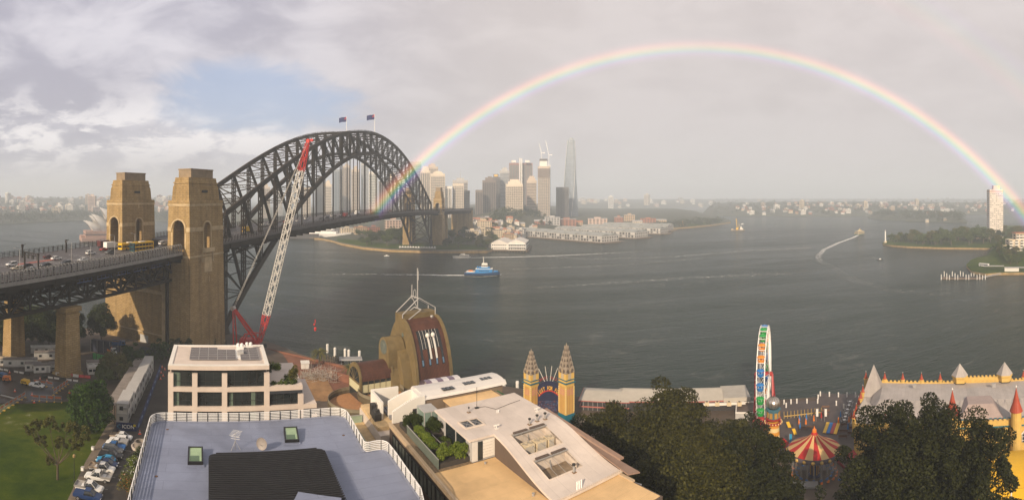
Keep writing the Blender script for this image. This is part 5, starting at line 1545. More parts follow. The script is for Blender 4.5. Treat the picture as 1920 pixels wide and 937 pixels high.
MB().box2(-1.9,1.9,-1.6,1.0,-.05,.22).build('lid',ROOF_B,hp);MB().box2(-1.95,1.95,-1.65,1.05,-.1,.02).build('frame',TRIM,hp)
dr=MB();dr.lathe([(0,0),(.16,.01),(.16,.03),(.08,.05),(0,.05)],n=12)
d0=dr.build('roof_drain',mat('drain_rust',(.14,.08,.05),.8,.3,4));LD=('small round drain by the far left corner of the blue-grey roof','small round drain by the near left railing of the blue-grey roof','small round drain by the far right corner of the blue-grey roof')
for i,(px,py)in enumerate(((314,805),(293,893),(644,816))):
 o=d0 if i==0 else d0.copy()
 if i:COL.objects.link(o)
 o.location=AT(px,py,ZR+.002);tag(o,LD[i],'drain','drains of the blue-grey roof')
#cream grid building
CREAM=mat('precast_cream',(.64,.55,.48),.75,.08,.5,stain=.10);CREAM_D=mat('roof_gravel_tan',(.54,.40,.24),.9,.2,3.0)
DGL=mat('office_glass',(.018,.024,.026),.08,.5,.25,spec=.7)
O2=PT(315,89,46.3);fa=atan2(9.2,14.6)
cb_=thing('office_block','cream concrete grid office block with dark glazing and solar panels on its roof','building',(O2.x,O2.y,0),fa)
WF,DEP,ZT_=17.2,12.4,46.3
m=MB();m.box2(.5,WF-.5,.55,DEP-.3,10,ZT_-.9);m.box2(WF-.5,22.5,.55,DEP-.3,10,40.6);m.box2(22.0,25.2,.55,DEP-.3,10,36.9)
m.build('core_wall',mat('office_core',(.02,.022,.024),.5,0),cb_)
fm=MB()
cols_x=[0,4.1,9.15,16.35,22.2,24.6]
for k in range(9):
 z=45.62-k*3.3
 x1=17.2 if k==0 else(22.95 if k in(1,)else 25.4)
 fm.box2(0,x1,0,DEP,z-.38 if k else z,z+.38 if k else ZT_)
for x in cols_x:
 top_=45 if x<17 else(41.2 if x<23 else 37.4)
 fm.box2(x,x+.9,.004,1.0,8,top_);fm.box2(x,x+.9,DEP-1,DEP-.004,8,top_)
for y in(4.2,8.2):
 fm.box2(.004,.9,y,y+.8,8,45)
fm.build('concrete_frame',CREAM,cb_)
wm=MB()
for k in range(9):
 z0=45.62-(k+1)*3.3+.38
 for a,b in zip(cols_x[:-1],cols_x[1:]):
  if b>17 and k<1:continue
  if b>23 and k<2:continue
  n=max(2,int((b-a)/1.3));wo=MB().box2(a+.9,b,.49,.545,z0,z0+2.55).build('window',DGL,cb_);wm=MB()
  for i in range(1,n):wm.box((a+.9+(b-a-.9)*i/n,.46,z0),(.06,.06,2.45))
  wm.box2(a+.9,b,.43,.485,z0+.9,z0+.96);wm.build('mullions',TRIM,wo)
cu_=MB()
for k,x0,x1 in((0,.95,2.2),(1,.95,2.0),(1,14.2,15.0),(2,14.0,15.2),(1,10.4,11.2),(3,.95,1.8),(2,5.2,5.9)):
 z0=45.62-(k+1)*3.3+.38
 for i in range(int((x1-x0)/.12)):cu_.box((x0+i*.12,.475,z0+.05),(.08,.02,2.3))
cu_.build('curtain',mat('curtain_green',(.16,.22,.17),.8,.2,1),cb_)
rm=MB();rm.box2(.7,WF-.7,.7,DEP-.7,ZT_-.28,ZT_-.12);rm.build('roof',CREAM_D,cb_)
rm=MB()
for(a0,a1,b0,b1)in((0,WF,0,.7),(0,WF,DEP-.7,DEP),(0,.7,.7,DEP-.7),(WF-.7,WF,.7,DEP-.7)):rm.box2(a0,a1,b0,b1,ZT_+.003,ZT_+.12)
rm.build('coping',WALLS[0],cb_)
PVM=mat('solar_panel',(.13,.12,.125),.22,.08,.8,spec=.6)
SG='solar panels on the office roof'
k=0
pv=thing('solar_panel','x','solar panel')
m=MB();m.hexa([(-.8,-.52,.25),(.8,-.52,.25),(.8,.52,.52),(-.8,.52,.52)],[(-.8,-.52,.30),(.8,-.52,.30),(.8,.52,.57),(-.8,.52,.57)]);m.build('cells',PVM,pv)
m=MB()
for a in((-.8,.8,-.55,-.5),(-.8,.8,.5,.55)):m.beam((a[0],(a[2]+a[3])/2,.29 if a[2]<0 else.57),(a[1],(a[2]+a[3])/2,.29 if a[2]<0 else.57),.05)
for x in(-.8,.8):m.beam((x,-.52,.29),(x,.52,.57),.05);m.beam((x,.4,0),(x,.4,.5),.05)
m.build('frame',ALLOY,pv)
first=True
for(X0,nx,Y0,ny,lb)in((4.3,5,3.6,5,'grey solar panel in the larger left group on the office roof'),(13.3,2,3.4,5,'grey solar panel in the smaller right group on the office roof')):
 for i in range(nx):
  for j in range(ny):
   if nx==5 and i>2 and j>3:continue
   o=pv if first else copy_tree(pv);first=False
   w=cb_.matrix_basis@Vector((X0+i*1.64-(.0 if nx==2 else.15*j),Y0+j*1.35,ZT_-.12))if False else Vector((O2.x,O2.y,0))+Matrix.Rotation(fa,3,'Z')@Vector((X0+i*1.64,Y0+j*1.35,ZT_-.118))
   o.location=w;o.rotation_euler=(0,0,fa);tag(o,lb,'solar panel',SG)
L2W=lambda x,y,z:Vector((O2.x,O2.y,0))+Matrix.Rotation(fa,3,'Z')@Vector((x,y,z))
for(x,y,lb)in((12.6,9.2,'white roof plant unit with round fans, left of two on the office roof'),(14.3,9.8,'white roof plant unit with round fans, right of two on the office roof')):
 t=thing('roof_fan_unit',lb,'air conditioner',L2W(x,y,ZT_-.118),fa,'plant on the office roof')
 MB().box2(-.7,.7,-.5,.5,0,.9).build('casing',WHITE,t)
 for dx in(-.35,.35):MB().lathe([(.3,.9),(.3,1.3),(.22,1.42),(0,1.45)],c=(dx,0,0),n=12).build('fan_cowl',WHITE,t)
t=thing('roof_deck','raised white plant deck between the panel groups on the office roof','platform',L2W(12.2,6.4,ZT_-.118),fa)
MB().box2(-1.6,1.0,-2.6,2.6,0,.35).build('deck',WHITE,t);MB().box2(-.2,.9,-1.0,.4,.35,.9).build('housing',WALLS[4],t)
tb=MB();tb.box2(17.3,22.9,.05,.5,41.4,42.6);tb.box2(22.4,22.9,.5,9,41.4,42.6)
pl1=thing('roof_planter','dark planter with shrubs on the right terrace of the office block','planter',(O2.x,O2.y,0),fa)
tb.build('trough',mat('planter_slate',(.035,.04,.05),.6,.15,1),pl1)
sh=MB()
def bush(parent,name,boxes,m,leaf,seed,per=70,rc=.45):
 """clipped or loose greenery over boxes (x0, x1, y0, y1, z0, z1)"""
 r=np.random.default_rng(seed);C,R=[],[]
 for(x0,x1,y0,y1,z0,z1)in boxes:
  n=max(4,int((x1-x0)*(y1-y0)*3+(x1-x0+y1-y0)*(z1-z0)*2))
  for _ in range(n):
   C.append((r.uniform(x0+rc*.6,max(x0+rc*.6,x1-rc*.6)),r.uniform(y0+rc*.6,max(y0+rc*.6,y1-rc*.6)),r.uniform(z0+rc*.3,max(z0,z1-rc*.7))));R.append(rc*r.uniform(.7,1.1))
 V,F=leaf_cloud(C,R,per,leaf,seed+1,.9,.3,.2)
 return fast_mesh(name,V,F,m,parent)
bush(pl1,'shrub',[(17.6,22.2,.5,1.8,42.0,43.4),(20.2,22.2,1.5,5,42.0,43.2)],TREE_M,.28,5)
bush(pl1,'shrub',[(20.8,22.4,1.2,2.6,43.0,45.6)],TREE_O,.26,7)
g2=thing('rooftop_shrub','round clipped shrub at the back of the office terrace','shrub',L2W(19,9.2,42.4),0)
MB().box2(-1.6,1.8,-.8,.8,-1.6,.2).build('planter',CREAM,g2);bush(g2,'foliage',[(-1.2,1.4,-.7,.7,.2,1.4)],TREE_B,.25,9)
g2=thing('rooftop_shrub','slim dark cypress in a pot at the left of the office terrace','shrub',L2W(17.9,7.5,41.8),0)
MB().lathe([(.3,-.9),(.45,0),(.35,0)],n=10).build('pot',TRIM,g2);bush(g2,'foliage',[(-.5,.5,-.5,.5,0,2.4)],TREE_D,.25,10)
m=MB()
for x in(22.4,25.0):
 m.beam((O2.x,O2.y,0),(O2.x,O2.y,0.01),.01)
tr_=thing('terrace_rail','dark rail and pergola edge along the right terraces of the office block','railing',(O2.x,O2.y,0),fa)
m=MB()
for y in np.arange(.3,11.5,.8):m.box((25.15,float(y),36.9),(.06,.06,1.1))
for z in(37.4,37.9):m.beam((25.15,.3,z),(25.15,11.6,z),.07)
m.build('rail',TRIM,tr_)
#the stepped white and tan roof complex on the right of the blue-grey roof
OC=Vector((-15.5,65.0,0.0))
CR=thing('tan_roof_block','block with tan flat roof, long white sweeping roof and roof garden','building',OC,GA)
ZC=46.0
ROOF_W=mat('membrane_white',(.65,.57,.51),.55,.08,.35,stain=.16,sheet=(12,1.4,GA+pi/2,.86));ROOF_TAN=mat('membrane_tan',(.69,.47,.24),.7,.14,.3,bump=.05,stain=.28,sheet=(7,1.8,GA,.90));BROWN=mat('render_brown',(.115,.085,.068),.8,.10,.6)
PALE=mat('render_pale',(.60,.52,.45),.8,.08,.6,stain=.12)
m=MB();m.box2(0,16.2,-30,-.0,12,ZC-.03);m.build('wall',BROWN,CR)
m=MB();m.box2(.3,16.0,-29.8,-13.05,ZC-.028,ZC+.02);m.build('roof',ROOF_TAN,CR)
m=MB()
for(a0,a1,b0,b1)in((-.08,.3,-30,.1),(15.9,16.28,-26.2,-23.6)):m.box2(a0,a1,b0,b1,ZC-.35,ZC+.16)
m.box2(-.08,16.28,-26.3,-25.9,ZC-.35,ZC+.10)if False else None
m.build('parapet',mat('coping_tan',(.50,.38,.25),.7,.1,1),CR)
for i in range(12):
 y=-1.6-i*2.15
 w=MB();w.box2(-.10,.02,y-1.85,y,ZC-2.5,ZC-.75);f_=w.build('window',mat('window_grey_green',(.13,.15,.13),.12,.35,.7,spec=.7),CR)
 q=MB()
 for yy in(y-1.9,y-.95,y+.02):q.box2(-.16,-.02,yy-.04,yy+.04,ZC-2.55,ZC-.7)
 for zz in(ZC-2.55,ZC-.74):q.box2(-.16,-.02,y-1.9,y+.02,zz,zz+.07)
 q.build('frame',TRIM,f_)
m=MB();m.box2(-.02,.02,0,0,0,0)
m=MB()
for k in range(9):m.box2(16.2,16.24,-24+0,-1,ZC-3.2*(k+1),ZC-3.2*(k+1)+.1)
for y in np.arange(-25.5,-2,1.9):m.box2(16.2,16.23,float(y),float(y)+.05,12,ZC-.5)
m.build('wall_joints',mat('joint_brown',(.06,.045,.036),.8,0),CR)
m=MB();m.box2(4.9,7.8,-12.9,-4.1,ZC,48.35);m.box2(7.8,16.0,-13.2,-4.1,ZC,48.3);m.build('penthouse_wall',WALLS[4],CR)
m=MB()
m.box2(4.95,5.6,-12.98,-12.9,ZC+.1,48.2);m.build('door',mat('door_white',(.62,.60,.57),.5,.05,1),CR)
m=MB();m.box2(5.65,6.2,-12.99,-12.89,ZC+.1,48.1);m.box2(4.82,4.92,-11.5,-9.3,ZC+.1,48.0);m.box2(4.82,4.92,-8.9,-6.5,ZC+.1,48.0);m.build('glass_door',DGL,CR)
m=MB()
for i in range(6):m.box2(6.3,7.78,-13.0,-12.9,ZC+.25+i*.32,ZC+.53+i*.32)
m.build('shutter',WALLS[0],CR)
def zslope(v):
 if v<=13:return 48.6
 t=(v-13)/11.0
 return 48.6-2.25*(t*t*(3-2*t)*.75+t*.25)
WELLS=((9.2,13.8,14.1,17.6),(9.1,13.4,18.5,21.3))
us=[7.62,9.1,9.2,13.4,13.8,16.3]
vs_=sorted(set([13,14.1,15.3,16.5,17.6,18.5,19.4,20.3,21.3,22.2,23.2,24.0]))
m=MB()
for a,b in zip(us[:-1],us[1:]):
 for c,d in zip(vs_[:-1],vs_[1:]):
  if any(w[0]-.01<=a and b<=w[1]+.01 and w[2]-.01<=c and d<=w[3]+.01 for w in WELLS):continue
  z0,z1=zslope(c),zslope(d)
  m.hexa([(a,-c,z0-.25),(a,-d,z1-.25),(b,-d,z1-.25),(b,-c,z0-.25)],[(a,-c,z0),(a,-d,z1),(b,-d,z1),(b,-c,z0)])
m.box2(4.5,7.6,-13.05,-3.95,48.352,48.6);m.box2(7.6,16.3,-13,-3.9,48.302,48.6)
m.build('sweeping_roof',ROOF_W,CR)
m=MB()
pts=[(v,zslope(v)-.25)for v in vs_]
for x in(7.8,16.1):
 for(c,z0),(d,z1)in zip(pts[:-1],pts[1:]):m.hexa([(x-.05,-c,ZC-.01),(x-.05,-d,ZC-.01),(x+.05,-d,ZC-.01),(x+.05,-c,ZC-.01)],[(x-.05,-c,z0),(x-.05,-d,z1),(x+.05,-d,z1),(x+.05,-c,z0)])
m.build('side_wall',BROWN,CR)
m=MB();m.beam((7.4,-24.12,46.24),(16.5,-24.12,46.24),.24);m.beam((7.4,-24.12,46.42),(16.5,-24.12,46.42),.06);m.build('gutter',PALE,CR)
for(a,b,c,d),nm in zip(WELLS,('plant','deck')):
 m=MB();zf=46.6 if nm=='plant' else 46.1
 m.box2(a,b,-d,-c,zf,zf+.1)
 m.build('well_floor',mat('well_floor',(.26,.20,.14),.8,.3,1.2,stain=.3),CR)
 m=MB()
 for(a0,a1,c0,c1)in((a-.06,a,c,d),(b,b+.06,c,d),(a,b,c-.06,c),(a,b,d,d+.06)):
  m.hexa([(a0,-c1,zf),(a1,-c1,zf),(a1,-c0,zf),(a0,-c0,zf)],[(a0,-c1,zslope(c1)+.06),(a1,-c1,zslope(c1)+.06),(a1,-c0,zslope(c0)+.06),(a0,-c0,zslope(c0)+.06)])
 m.build('well_frame',PALE,CR)
 m=MB();mid=(a+b)/2
 m.beam((a,-c-.35,zslope(c)+.08),(b,-c-.35,zslope(c)+.08),.12);m.beam((mid,-c,zslope(c)-.5),(mid,-c-.3,zf),.1)
 for k in range(1,4):m.beam((a+(b-a)*k/4,-c,zslope(c)+.03),(a+(b-a)*k/4,-d,zslope(d)+.03),.03)
 m.build('well_bars',ALLOY,CR)
 m=MB();m.box2(a+.3,mid-.2,-c-.24,-c+.10,zslope(c)+.05,zslope(c)+.22);m.box2(mid+.2,b-.1,-c-.24,-c+.10,zslope(c)+.05,zslope(c)+.22);m.build('well_vent',BROWN,CR)
ACG='cream air conditioners in the roof well'
for i,(x,w,lb)in enumerate(((10.1,1.35,'twin-fan cream air conditioner at the left of the roof well'),(11.7,1.35,'twin-fan cream air conditioner in the middle of the roof well'),(13.05,.8,'narrow cream air conditioner at the right of the roof well'))):
 p=OC+UX*x+VX*16.0;p.z=46.7
 t=thing('air_conditioner',lb,'air conditioner',p,GA,ACG)
 MB().box2(-w/2,w/2,-.5,.5,0,1.35).build('casing',mat('ac_cream',(.60,.50,.34),.6,.1,1.5),t)
 for k in((-.32,.32)if w>1 else(0,)):
  MB().lathe([(.30,1.352),(.30,1.42),(.26,1.42),(.24,1.37),(.06,1.37),(0,1.42)],c=(k,0,0),n=14).build('fan_guard',mat('fan_ring',(.40,.34,.25),.5,.1,3),t)
 q=MB()
 for z in np.arange(.2,1.2,.12):q.box2(-w*.42,w*.42,-.53,-.5,float(z),float(z)+.06)
 q.build('grille',WALLS[4],t)
sl=thing('rooflight','square dark-glazed rooflight on the penthouse roof','skylight',OC+UX*6.7+VX*9.5+Vector((0,0,48.6)),GA)
m=MB()
for(a0,a1,b0,b1)in((-1.3,1.3,-1.0,-.85),(-1.3,1.3,.85,1.0),(-1.3,-1.15,-.85,.85),(1.15,1.3,-.85,.85)):m.box2(a0,a1,b0,b1,0,.14)
m.box2(-.06,.06,-.85,.85,0,.16);m.build('frame',PALE,sl)
MB().box2(-1.15,1.15,-.85,.85,.005,.05).build('glass',DGL,sl)
m=MB()
for x in(-.6,.6):m.beam((x-.5,-.8,.07),(x+.5,.8,.07),.03);m.beam((x-.5,.8,.07),(x+.5,-.8,.07),.03)
m.build('bars',ALLOY,sl)
VNG='vents and pipes on the sweeping white roof'
RUST=mat('vent_rust',(.24,.15,.08),.7,.35,4)
def vent(u,v,h,r_,label,caps=True,n=1,m_=None):
 z=zslope(v)if u>7.6 or v<13 else ZC
 t=thing('roof_vent',label,'vent',OC+UX*u+VX*v+Vector((0,0,z)),GA,VNG)
 q=MB()
 for k in range(n):q.tube((k*.22,0,-.3),(k*.22,0,h),r_,None,8)
 q.build('pipe',m_ or(ALLOY if n==1 else WHITE),t)
 if caps:MB().lathe([(r_*1.3,h-.02),(r_*1.7,h+.05),(r_*1.7,h+.16),(0,h+.22)],n=10).build('cowl',TRIM,t);MB().box2(-.22,.22,-.22,.22,-.04,.03).build('flashing',RUST,t)
AH=lambda px,py,z:(lambda w:((w-OC).dot(UX),(w-OC).dot(VX)))(AT(px,py,z))
for px,py,z,h,r_,lb,n in((993,797,48.5,.55,.10,'left one of three capped vents above the air conditioner well',1),(1007,791,48.5,.6,.11,'middle one of three capped vents above the air conditioner well',1),(1022,787,48.5,.6,.11,'right one of three capped vents above the air conditioner well',1),(1076,881,46.9,.7,.12,'capped vent standing below the lower roof well',1),(879,773,48.6,.5,.06,'single thin pipe on the penthouse roof',1),(932,774,48.6,.35,.06,'pair of short white pipes on the white roof',2),(1000,929,46.05,.3,.14,'short round vent on the tan roof near its front edge',1),(910,869,46.05,.22,.12,'tiny white drain vent on the tan roof',1)):
 u,v=AH(px,py,z);vent(u,v,h,r_,lb,n==1 and h>.3,n)
u,v=AH(1082,917,46.4)
t=thing('roof_vent','three white pipes standing together at the gutter of the white roof','vent',OC+UX*u+VX*v+Vector((0,0,46.0)),GA,VNG)
q=MB()
for k in range(3):q.tube((k*.28,0,0),(k*.28,0,1.15),.085,None,8)
q.tube((-.2,-.1,.3),(.8,-.1,.3),.06,None,6);q.build('pipe',WHITE,t)
for px,py,z,lb in((931,803,48.6,'small white camera bracket at the step of the white roof'),(1007,771,48.6,'white bracket near the right edge of the white roof')):
 u,v=AH(px,py,z)
 t=thing('roof_bracket',lb,'bracket',OC+UX*u+VX*v+Vector((0,0,z)),GA,VNG)
 q=MB();q.tube((0,0,0),(0,0,.35),.05,None,6);q.box((.15,0,.3),(.4,.16,.14));q.box((-.15,.1,.25),(.3,.14,.14));q.box((0,0,0),(.4,.4,.05));q.build('mount',WALLS[0],t)
u,v=AH(894,765,48.6)
t=thing('roof_mast','thin mast with a box on the penthouse roof','mast',OC+UX*u+VX*v+Vector((0,0,48.6)),GA)
q=MB();q.tube((0,0,0),(0,0,2.6),.035,None,6);q.box((0,0,0),(.5,.4,.1));q.box((0,0,2.0),(.3,.06,.06));q.build('pole',TRIM,t)
q=MB();L_=[AH(894,764,48.62),AH(910,762,48.62),AH(930,767,48.62),AH(955,757,48.62),AH(975,750,48.62)]
q.path([(a,-b,48.625)for a,b in L_],.03,5);q.build('cable',TRIM,CR)
bk=thing('paint_bucket','small blue and white bucket on the tan roof beside the penthouse','bucket',OC+UX*AH(910,851,46.05)[0]+VX*AH(910,851,46.05)[1]+Vector((0,0,46.02)),0)
MB().lathe([(.13,0),(.17,.36),(.15,.36),(.12,.05)],n=12,ks=lambda j,i:0).build('pail',PAINT['blue'],bk);MB().lathe([(.175,.30),(.18,.40),(.1,.40)],n=12).build('rim',WHITE,bk)
RG='hedges of the roof garden beside the penthouse'
gv=thing('gravel_bed','strip of grey gravel and weeds round the roof garden','gravel bed',OC,GA)
MB().box2(.35,4.9,-13.0,-.4,ZC+.0,ZC+.07).build('gravel',mat('gravel',(.22,.16,.10),.95,.45,6,bump=.5,bscale=9),gv)
for k,(bx,mm,lb)in enumerate((((1.3,2.6,-9.6,-4.6,ZC+.6,ZC+1.7),TREE_B,'bright green hedge running back along the left of the roof garden'),((1.2,4.7,-12.6,-10.6,ZC+.5,ZC+2.0),TREE_B,'large bright yellow-green hedge at the front of the roof garden'),((.9,4.6,-3.4,-1.2,ZC+.5,ZC+1.7),TREE_D,'dark green hedge at the back of the roof garden'),((3.3,4.7,-6.0,-3.4,ZC+.5,ZC+1.9),TREE_D,'dark shrub between the back hedge and the penthouse'),((3.4,4.6,-8.5,-7.0,ZC+.1,ZC+.9),TREE_M,'low shrub in the middle of the roof garden'))):
 t=thing('hedge',lb,'hedge',OC,GA,RG)
 bush(t,'foliage',[bx],mm,.17,20+k,230,.42)
 MB().box2(bx[0],bx[1],bx[2],bx[3],ZC+.03,ZC+.62).build('planter',mat('planter_dark',(.05,.045,.04),.7,.15,2),t)
gb=thing('glass_balustrade','frameless glass balustrade along the left of the roof garden','balustrade',OC,GA)
m=MB();m.box2(.95,.99,-12.8,-3.6,ZC+.1,ZC+1.15);m.build('pane',mat('glass_tint',(.12,.15,.13),.05,.1,.8,spec=.8),gb);m=MB();m.box2(.93,1.01,-12.8,-3.6,ZC+1.15,ZC+1.2);m.box2(2.7,2.75,-9.6,-7.2,ZC+1.2,ZC+1.25);m.build('rail',ALLOY,gb)
cn=thing('glazed_lobby','small glazed lift lobby behind the roof garden','glass lobby',OC+UX*4.0+VX*2.6+Vector((0,0,ZC)),GA)
MB().box2(-.75,1.1,-1.1,1.2,0,2.3).build('glass',mat('lobby_glass',(.20,.27,.24),.06,.2,.8,spec=.8),cn)
m=MB()
for x in(-.75,.2,1.1):
 for y in(-1.1,1.2):m.box((x,y,0),(.08,.08,2.4))
m.box2(-.8,1.15,-1.15,1.25,2.3,2.4);m.build('frame',WALLS[4],cn)
#the white-roofed block behind it
WB=thing('white_roof_block','white-rendered block with curved roof and terraces behind the tan roof block','building',OC,GA)
m=MB();m.box2(-1.2,17.5,.02,9.5,12,44.6);m.build('wall',PALE,WB)
m=MB();m.box2(8.2,16.2,-3.85,.6,ZC,47.4);m.build('annex_wall',mat('annex_brown',(.22,.165,.12),.8,.1,.8),WB)
m=MB();m.box2(8.0,15.6,-3.4,1.0,47.41,47.55);m.build('annex_roof',ROOF_TAN,WB)
m=MB();m.box2(15.8,16.8,-1.5,1.2,46.3,47.2);m.build('annex_window',mat('window_green',(.06,.16,.08),.1,.3,1,spec=.7),WB)
m=MB();m.box2(5.6,17.6,1.2,5.6,44,47.7);m.build('upper_wall',mat('render_brown_light',(.20,.15,.11),.8,.1,.6),WB)
m=MB()
sec=[(1.0,47.9),(1.2,48.25),(2.4,48.55),(3.8,48.6),(5.2,48.4),(5.8,47.9)]
m.extrude(sec,(5.2,0,0),(0,1,0),(0,0,1),(1,0,0),13.0);m.build('curved_roof',mat('roof_bright_white',(.66,.63,.60),.5,.05,.5),WB)
m=MB()
for(x,y)in((8.6,2.0),(12.2,2.6),(15.2,3.0)):
 for k in range(3):m.box((x+k*.62,y,48.5),(.5,.9,.12))
m.build('rooflight',DGL,WB)
m=MB()
for(y0,y1,x0,x1,zt0,zt1)in((1.0,1.35,.8,5.4,47.0,48.5),(3.8,4.1,1.2,5.4,47.3,48.5)):
 n=8
 poly=[(x0,44.6)]+[(x0+(x1-x0)*i/n,zt0+(zt1-zt0)*sin(pi/2*i/n))for i in range(n+1)]+[(x1,44.6)]
 m.extrude(poly[::-1],(0,y0,0),(1,0,0),(0,0,1),(0,1,0),y1-y0)
m.box2(4.6,5.4,1.35,3.8,44.6,48.4)
m.build('stair_wall',WALLS[0],WB)
m=MB();m.box2(3.6,4.3,.96,1.0,45.1,47.0);m.build('doorway',TREE_D if False else TRIM,WB)
m=MB();m.box2(-1.1,4.6,1.4,9.3,44.6,45.1);m.build('terrace_floor',mat('deck_boards',(.55,.40,.22),.8,.2,1.5),WB)
m=MB();m.arch_wall(4.4,3.0,1.2,1.6,(.1,3.6,44.4),(0,1,0),(1,0,0),.3);m.box2(.1,4.2,8.0,8.35,44.5,47.5)
m.build('screen_wall',WALLS[0],WB)
m=MB()
for k in range(5):m.hexa([(1.2+k*.5,3+k*.9,45.1),(1.6+k*.5,3+k*.9,45.1),(1.6+k*.5,7+k*.2,45.1),(1.2+k*.5,7+k*.2,45.1)],[(1.2+k*.5,3+k*.9,45.5),(1.6+k*.5,3+k*.9,45.5),(1.6+k*.5,7+k*.2,45.3),(1.2+k*.5,7+k*.2,45.3)])
o=m.build('covered_sunlounger',mat('cover_grey',(.20,.20,.22),.8,.3,1));o.location=OC;o.rotation_euler=(0,0,GA);tag(o,'row of grey covered loungers on the upper terrace of the white block','furniture cover')
bb2=thing('barbecue_stack','dark covered barbecue and chairs against the white screen wall','barbecue',OC+UX*-.5+VX*-4.2+Vector((0,0,45.1)),GA)
m=MB();m.box2(-.4,.5,-1,.6,0,.9);m.lathe([(.45,.9),(.4,1.2),(.1,1.4),(0,1.4)],c=(0,0,0),n=10);m.box2(-.3,.4,.8,1.7,0,1.5);m.build('cover',TRIM,bb2)
gl_=thing('lower_terrace','tan boarded terrace with glass rails beside the white block','terrace',OC,GA)
MB().box2(-5.2,-1.25,-2.4,7.6,12,43.2).build('wall',PALE,gl_);MB().box2(-5.2,-1.25,-2.4,7.6,43.2,43.35).build('floor',MATS['deck_boards'],gl_)
m=MB();m.box2(-5.15,-5.1,-2.4,7.6,43.35,44.35);m.box2(-5.1,-1.4,7.5,7.55,43.35,44.35);m.box2(-3.2,-3.15,-2.4,4,43.35,44.3);m.build('pane',mat('glass_green_pale',(.28,.36,.28),.06,.1,.8,spec=.8),gl_)
m=MB();m.box2(-5.18,-5.07,-2.4,7.6,44.35,44.42);m.box2(-5.1,-1.4,7.47,7.58,44.35,44.42);m.build('rail',ALLOY,gl_)
vt=thing('vaulted_rooflight','small barrel-vaulted glass roof striped purple and white behind the white block','roof',PT(828,84,43.5),GA)
m=MB()
for k in range(9):
 a0,a1=pi*k/9,pi*(k+1)/9
 for j in range(6):m.add([(-3+j,-2.6*cos(a0),2.4*sin(a0)),(-2+j,-2.6*cos(a0),2.4*sin(a0)),(-2+j,-2.6*cos(a1),2.4*sin(a1)),(-3+j,-2.6*cos(a1),2.4*sin(a1))],[(0,1,2,3)],j%2)
m.build('vault',[mat('vault_purple',(.16,.12,.17),.2,.1,1),mat('vault_white',(.60,.57,.58),.3,.05,1)],vt);MB().box2(-3,3,-2.7,2.7,-20,0).build('wall',PALE,vt)
rr_=thing('white_zigzag_rail','white zigzag balcony rail at the right corner of the tan roof block','railing',(0,0,0))
L_=[AT(1181,902,45.0),AT(1203,908,45.0),AT(1196,913,44.9),AT(1212,922,44.8),AT(1190,937,44.8)]
MB().path(L_,.05,5).path([p+Vector((0,0,-.5))for p in L_],.03,5).build('rail',WHITE,rr_)
m=MB();m.prism([(p.x,p.y)for p in(AT(1150,890,44.0),AT(1181,900,44),AT(1205,912,43.5),AT(1185,945,43.5))][::-1],43.2,43.4);m.build('balcony_floor',BROWN,rr_)
eav=MB();eav.extrude([(0,0),(13.5,-1.0),(13.5,-.8),(0,.25)],(16.3,-10.5,48.3),(0,-1,0),(0,0,1),(1,0,0),.6)
eav.hexa([(16.3,-25.2,46.2),(17.9,-25.4,45.9),(16.9,-18,47.1),(16.3,-14,47.9)],[(16.3,-25.2,46.35),(17.9,-25.4,46.05),(16.9,-18,47.25),(16.3,-14,48.05)])
eav.build('eaves',mat('eaves_brown',(.30,.20,.15),.7,.1,1),CR)
PF='flowering shrubs along the street at the foot of the blue-roofed block'
for i,(px,py,s_,mm,lb)in enumerate(((262,868,1.5,TREE_M,'leafy green shrub highest up the street'),(252,893,2.0,TREE_B,'green shrub with white flowers halfway along'),(243,915,1.9,TREE_M,'green shrub below the white-flowered one'),(238,934,1.8,TREE_O,'orange-tinged shrub at the near end'))):
 p=drop(px,py)
 t=thing('flowering_shrub',lb+' of the planting beside the blue-roofed block','shrub',p,0,PF)
 C,R=clumps(16,s_*.8,s_*.8,s_*1.2,60+i,.5,.45,-.4);C=[(a,b,c+s_*1.0)for a,b,c in C]
 V,F=leaf_cloud(C,R,90,.3,70+i);fast_mesh('foliage',V,F,mm,t)
 V,F=leaf_cloud(C,R,8,.22,80+i);fast_mesh('flowers',V,F,WHITE if i!=3 else PAINT['orange'],t)
 MB().tube((0,0,-.5),(0,0,s_),.1,.05,6).build('stem',BARK,t)
cp_=thing('curved_planter','pale curved garden planter beside the street','planter',drop(262,842),.3)
MB().lathe([(1.9,-.6),(2.0,.9),(1.7,.9),(1.6,.5),(0,.5)],n=20).build('wall',PALE,cp_);MB().lathe([(1.2,.5),(1.25,1.9),(1.0,1.9),(.95,.6)],n=18).build('drum',mat('drum_grey',(.25,.22,.19),.6,.1,1),cp_)
#bell-shaped waterfront building
OLIVE=mat('render_olive',(.165,.12,.05),.75,.16,.5,stain=.3);OLIVE_D=mat('render_olive_dark',(.10,.078,.042),.75,.12,.5)
CORR=coursed('copper_cladding',(.105,.042,.026),(.045,.018,.012),.55,40,.5,.07,(.088,.036,.023),.4,.25)
CREAMP=mat('panel_cream',(.55,.52,.33),.6,.05,.6)
BE=PT(752,172,0);BZ=6.0;ba=.70
BELL=thing('bell_roof_building','olive waterfront building with a tall bell-shaped brown roof and stepped curved side wings','building',(BE.x,BE.y,BZ),ba)
HB=28.6
def curve(a,z0,h,n=20,full=True):
 """upright half ellipse (q, z), q from -a (away) to a (towards us)"""
 return[(-a*cos(pi*i/n),z0+h*sin(pi*i/n))for i in range(n+1)]
def shell(mb,prof,x0,x1,th=0,k=None):
 """surface swept along x over profile (q, z); q is towards us (local -y)"""
 mb.grid([[(x0,-q,z)for q,z in prof],[(x1,-q,z)for q,z in prof]],k)
 return mb
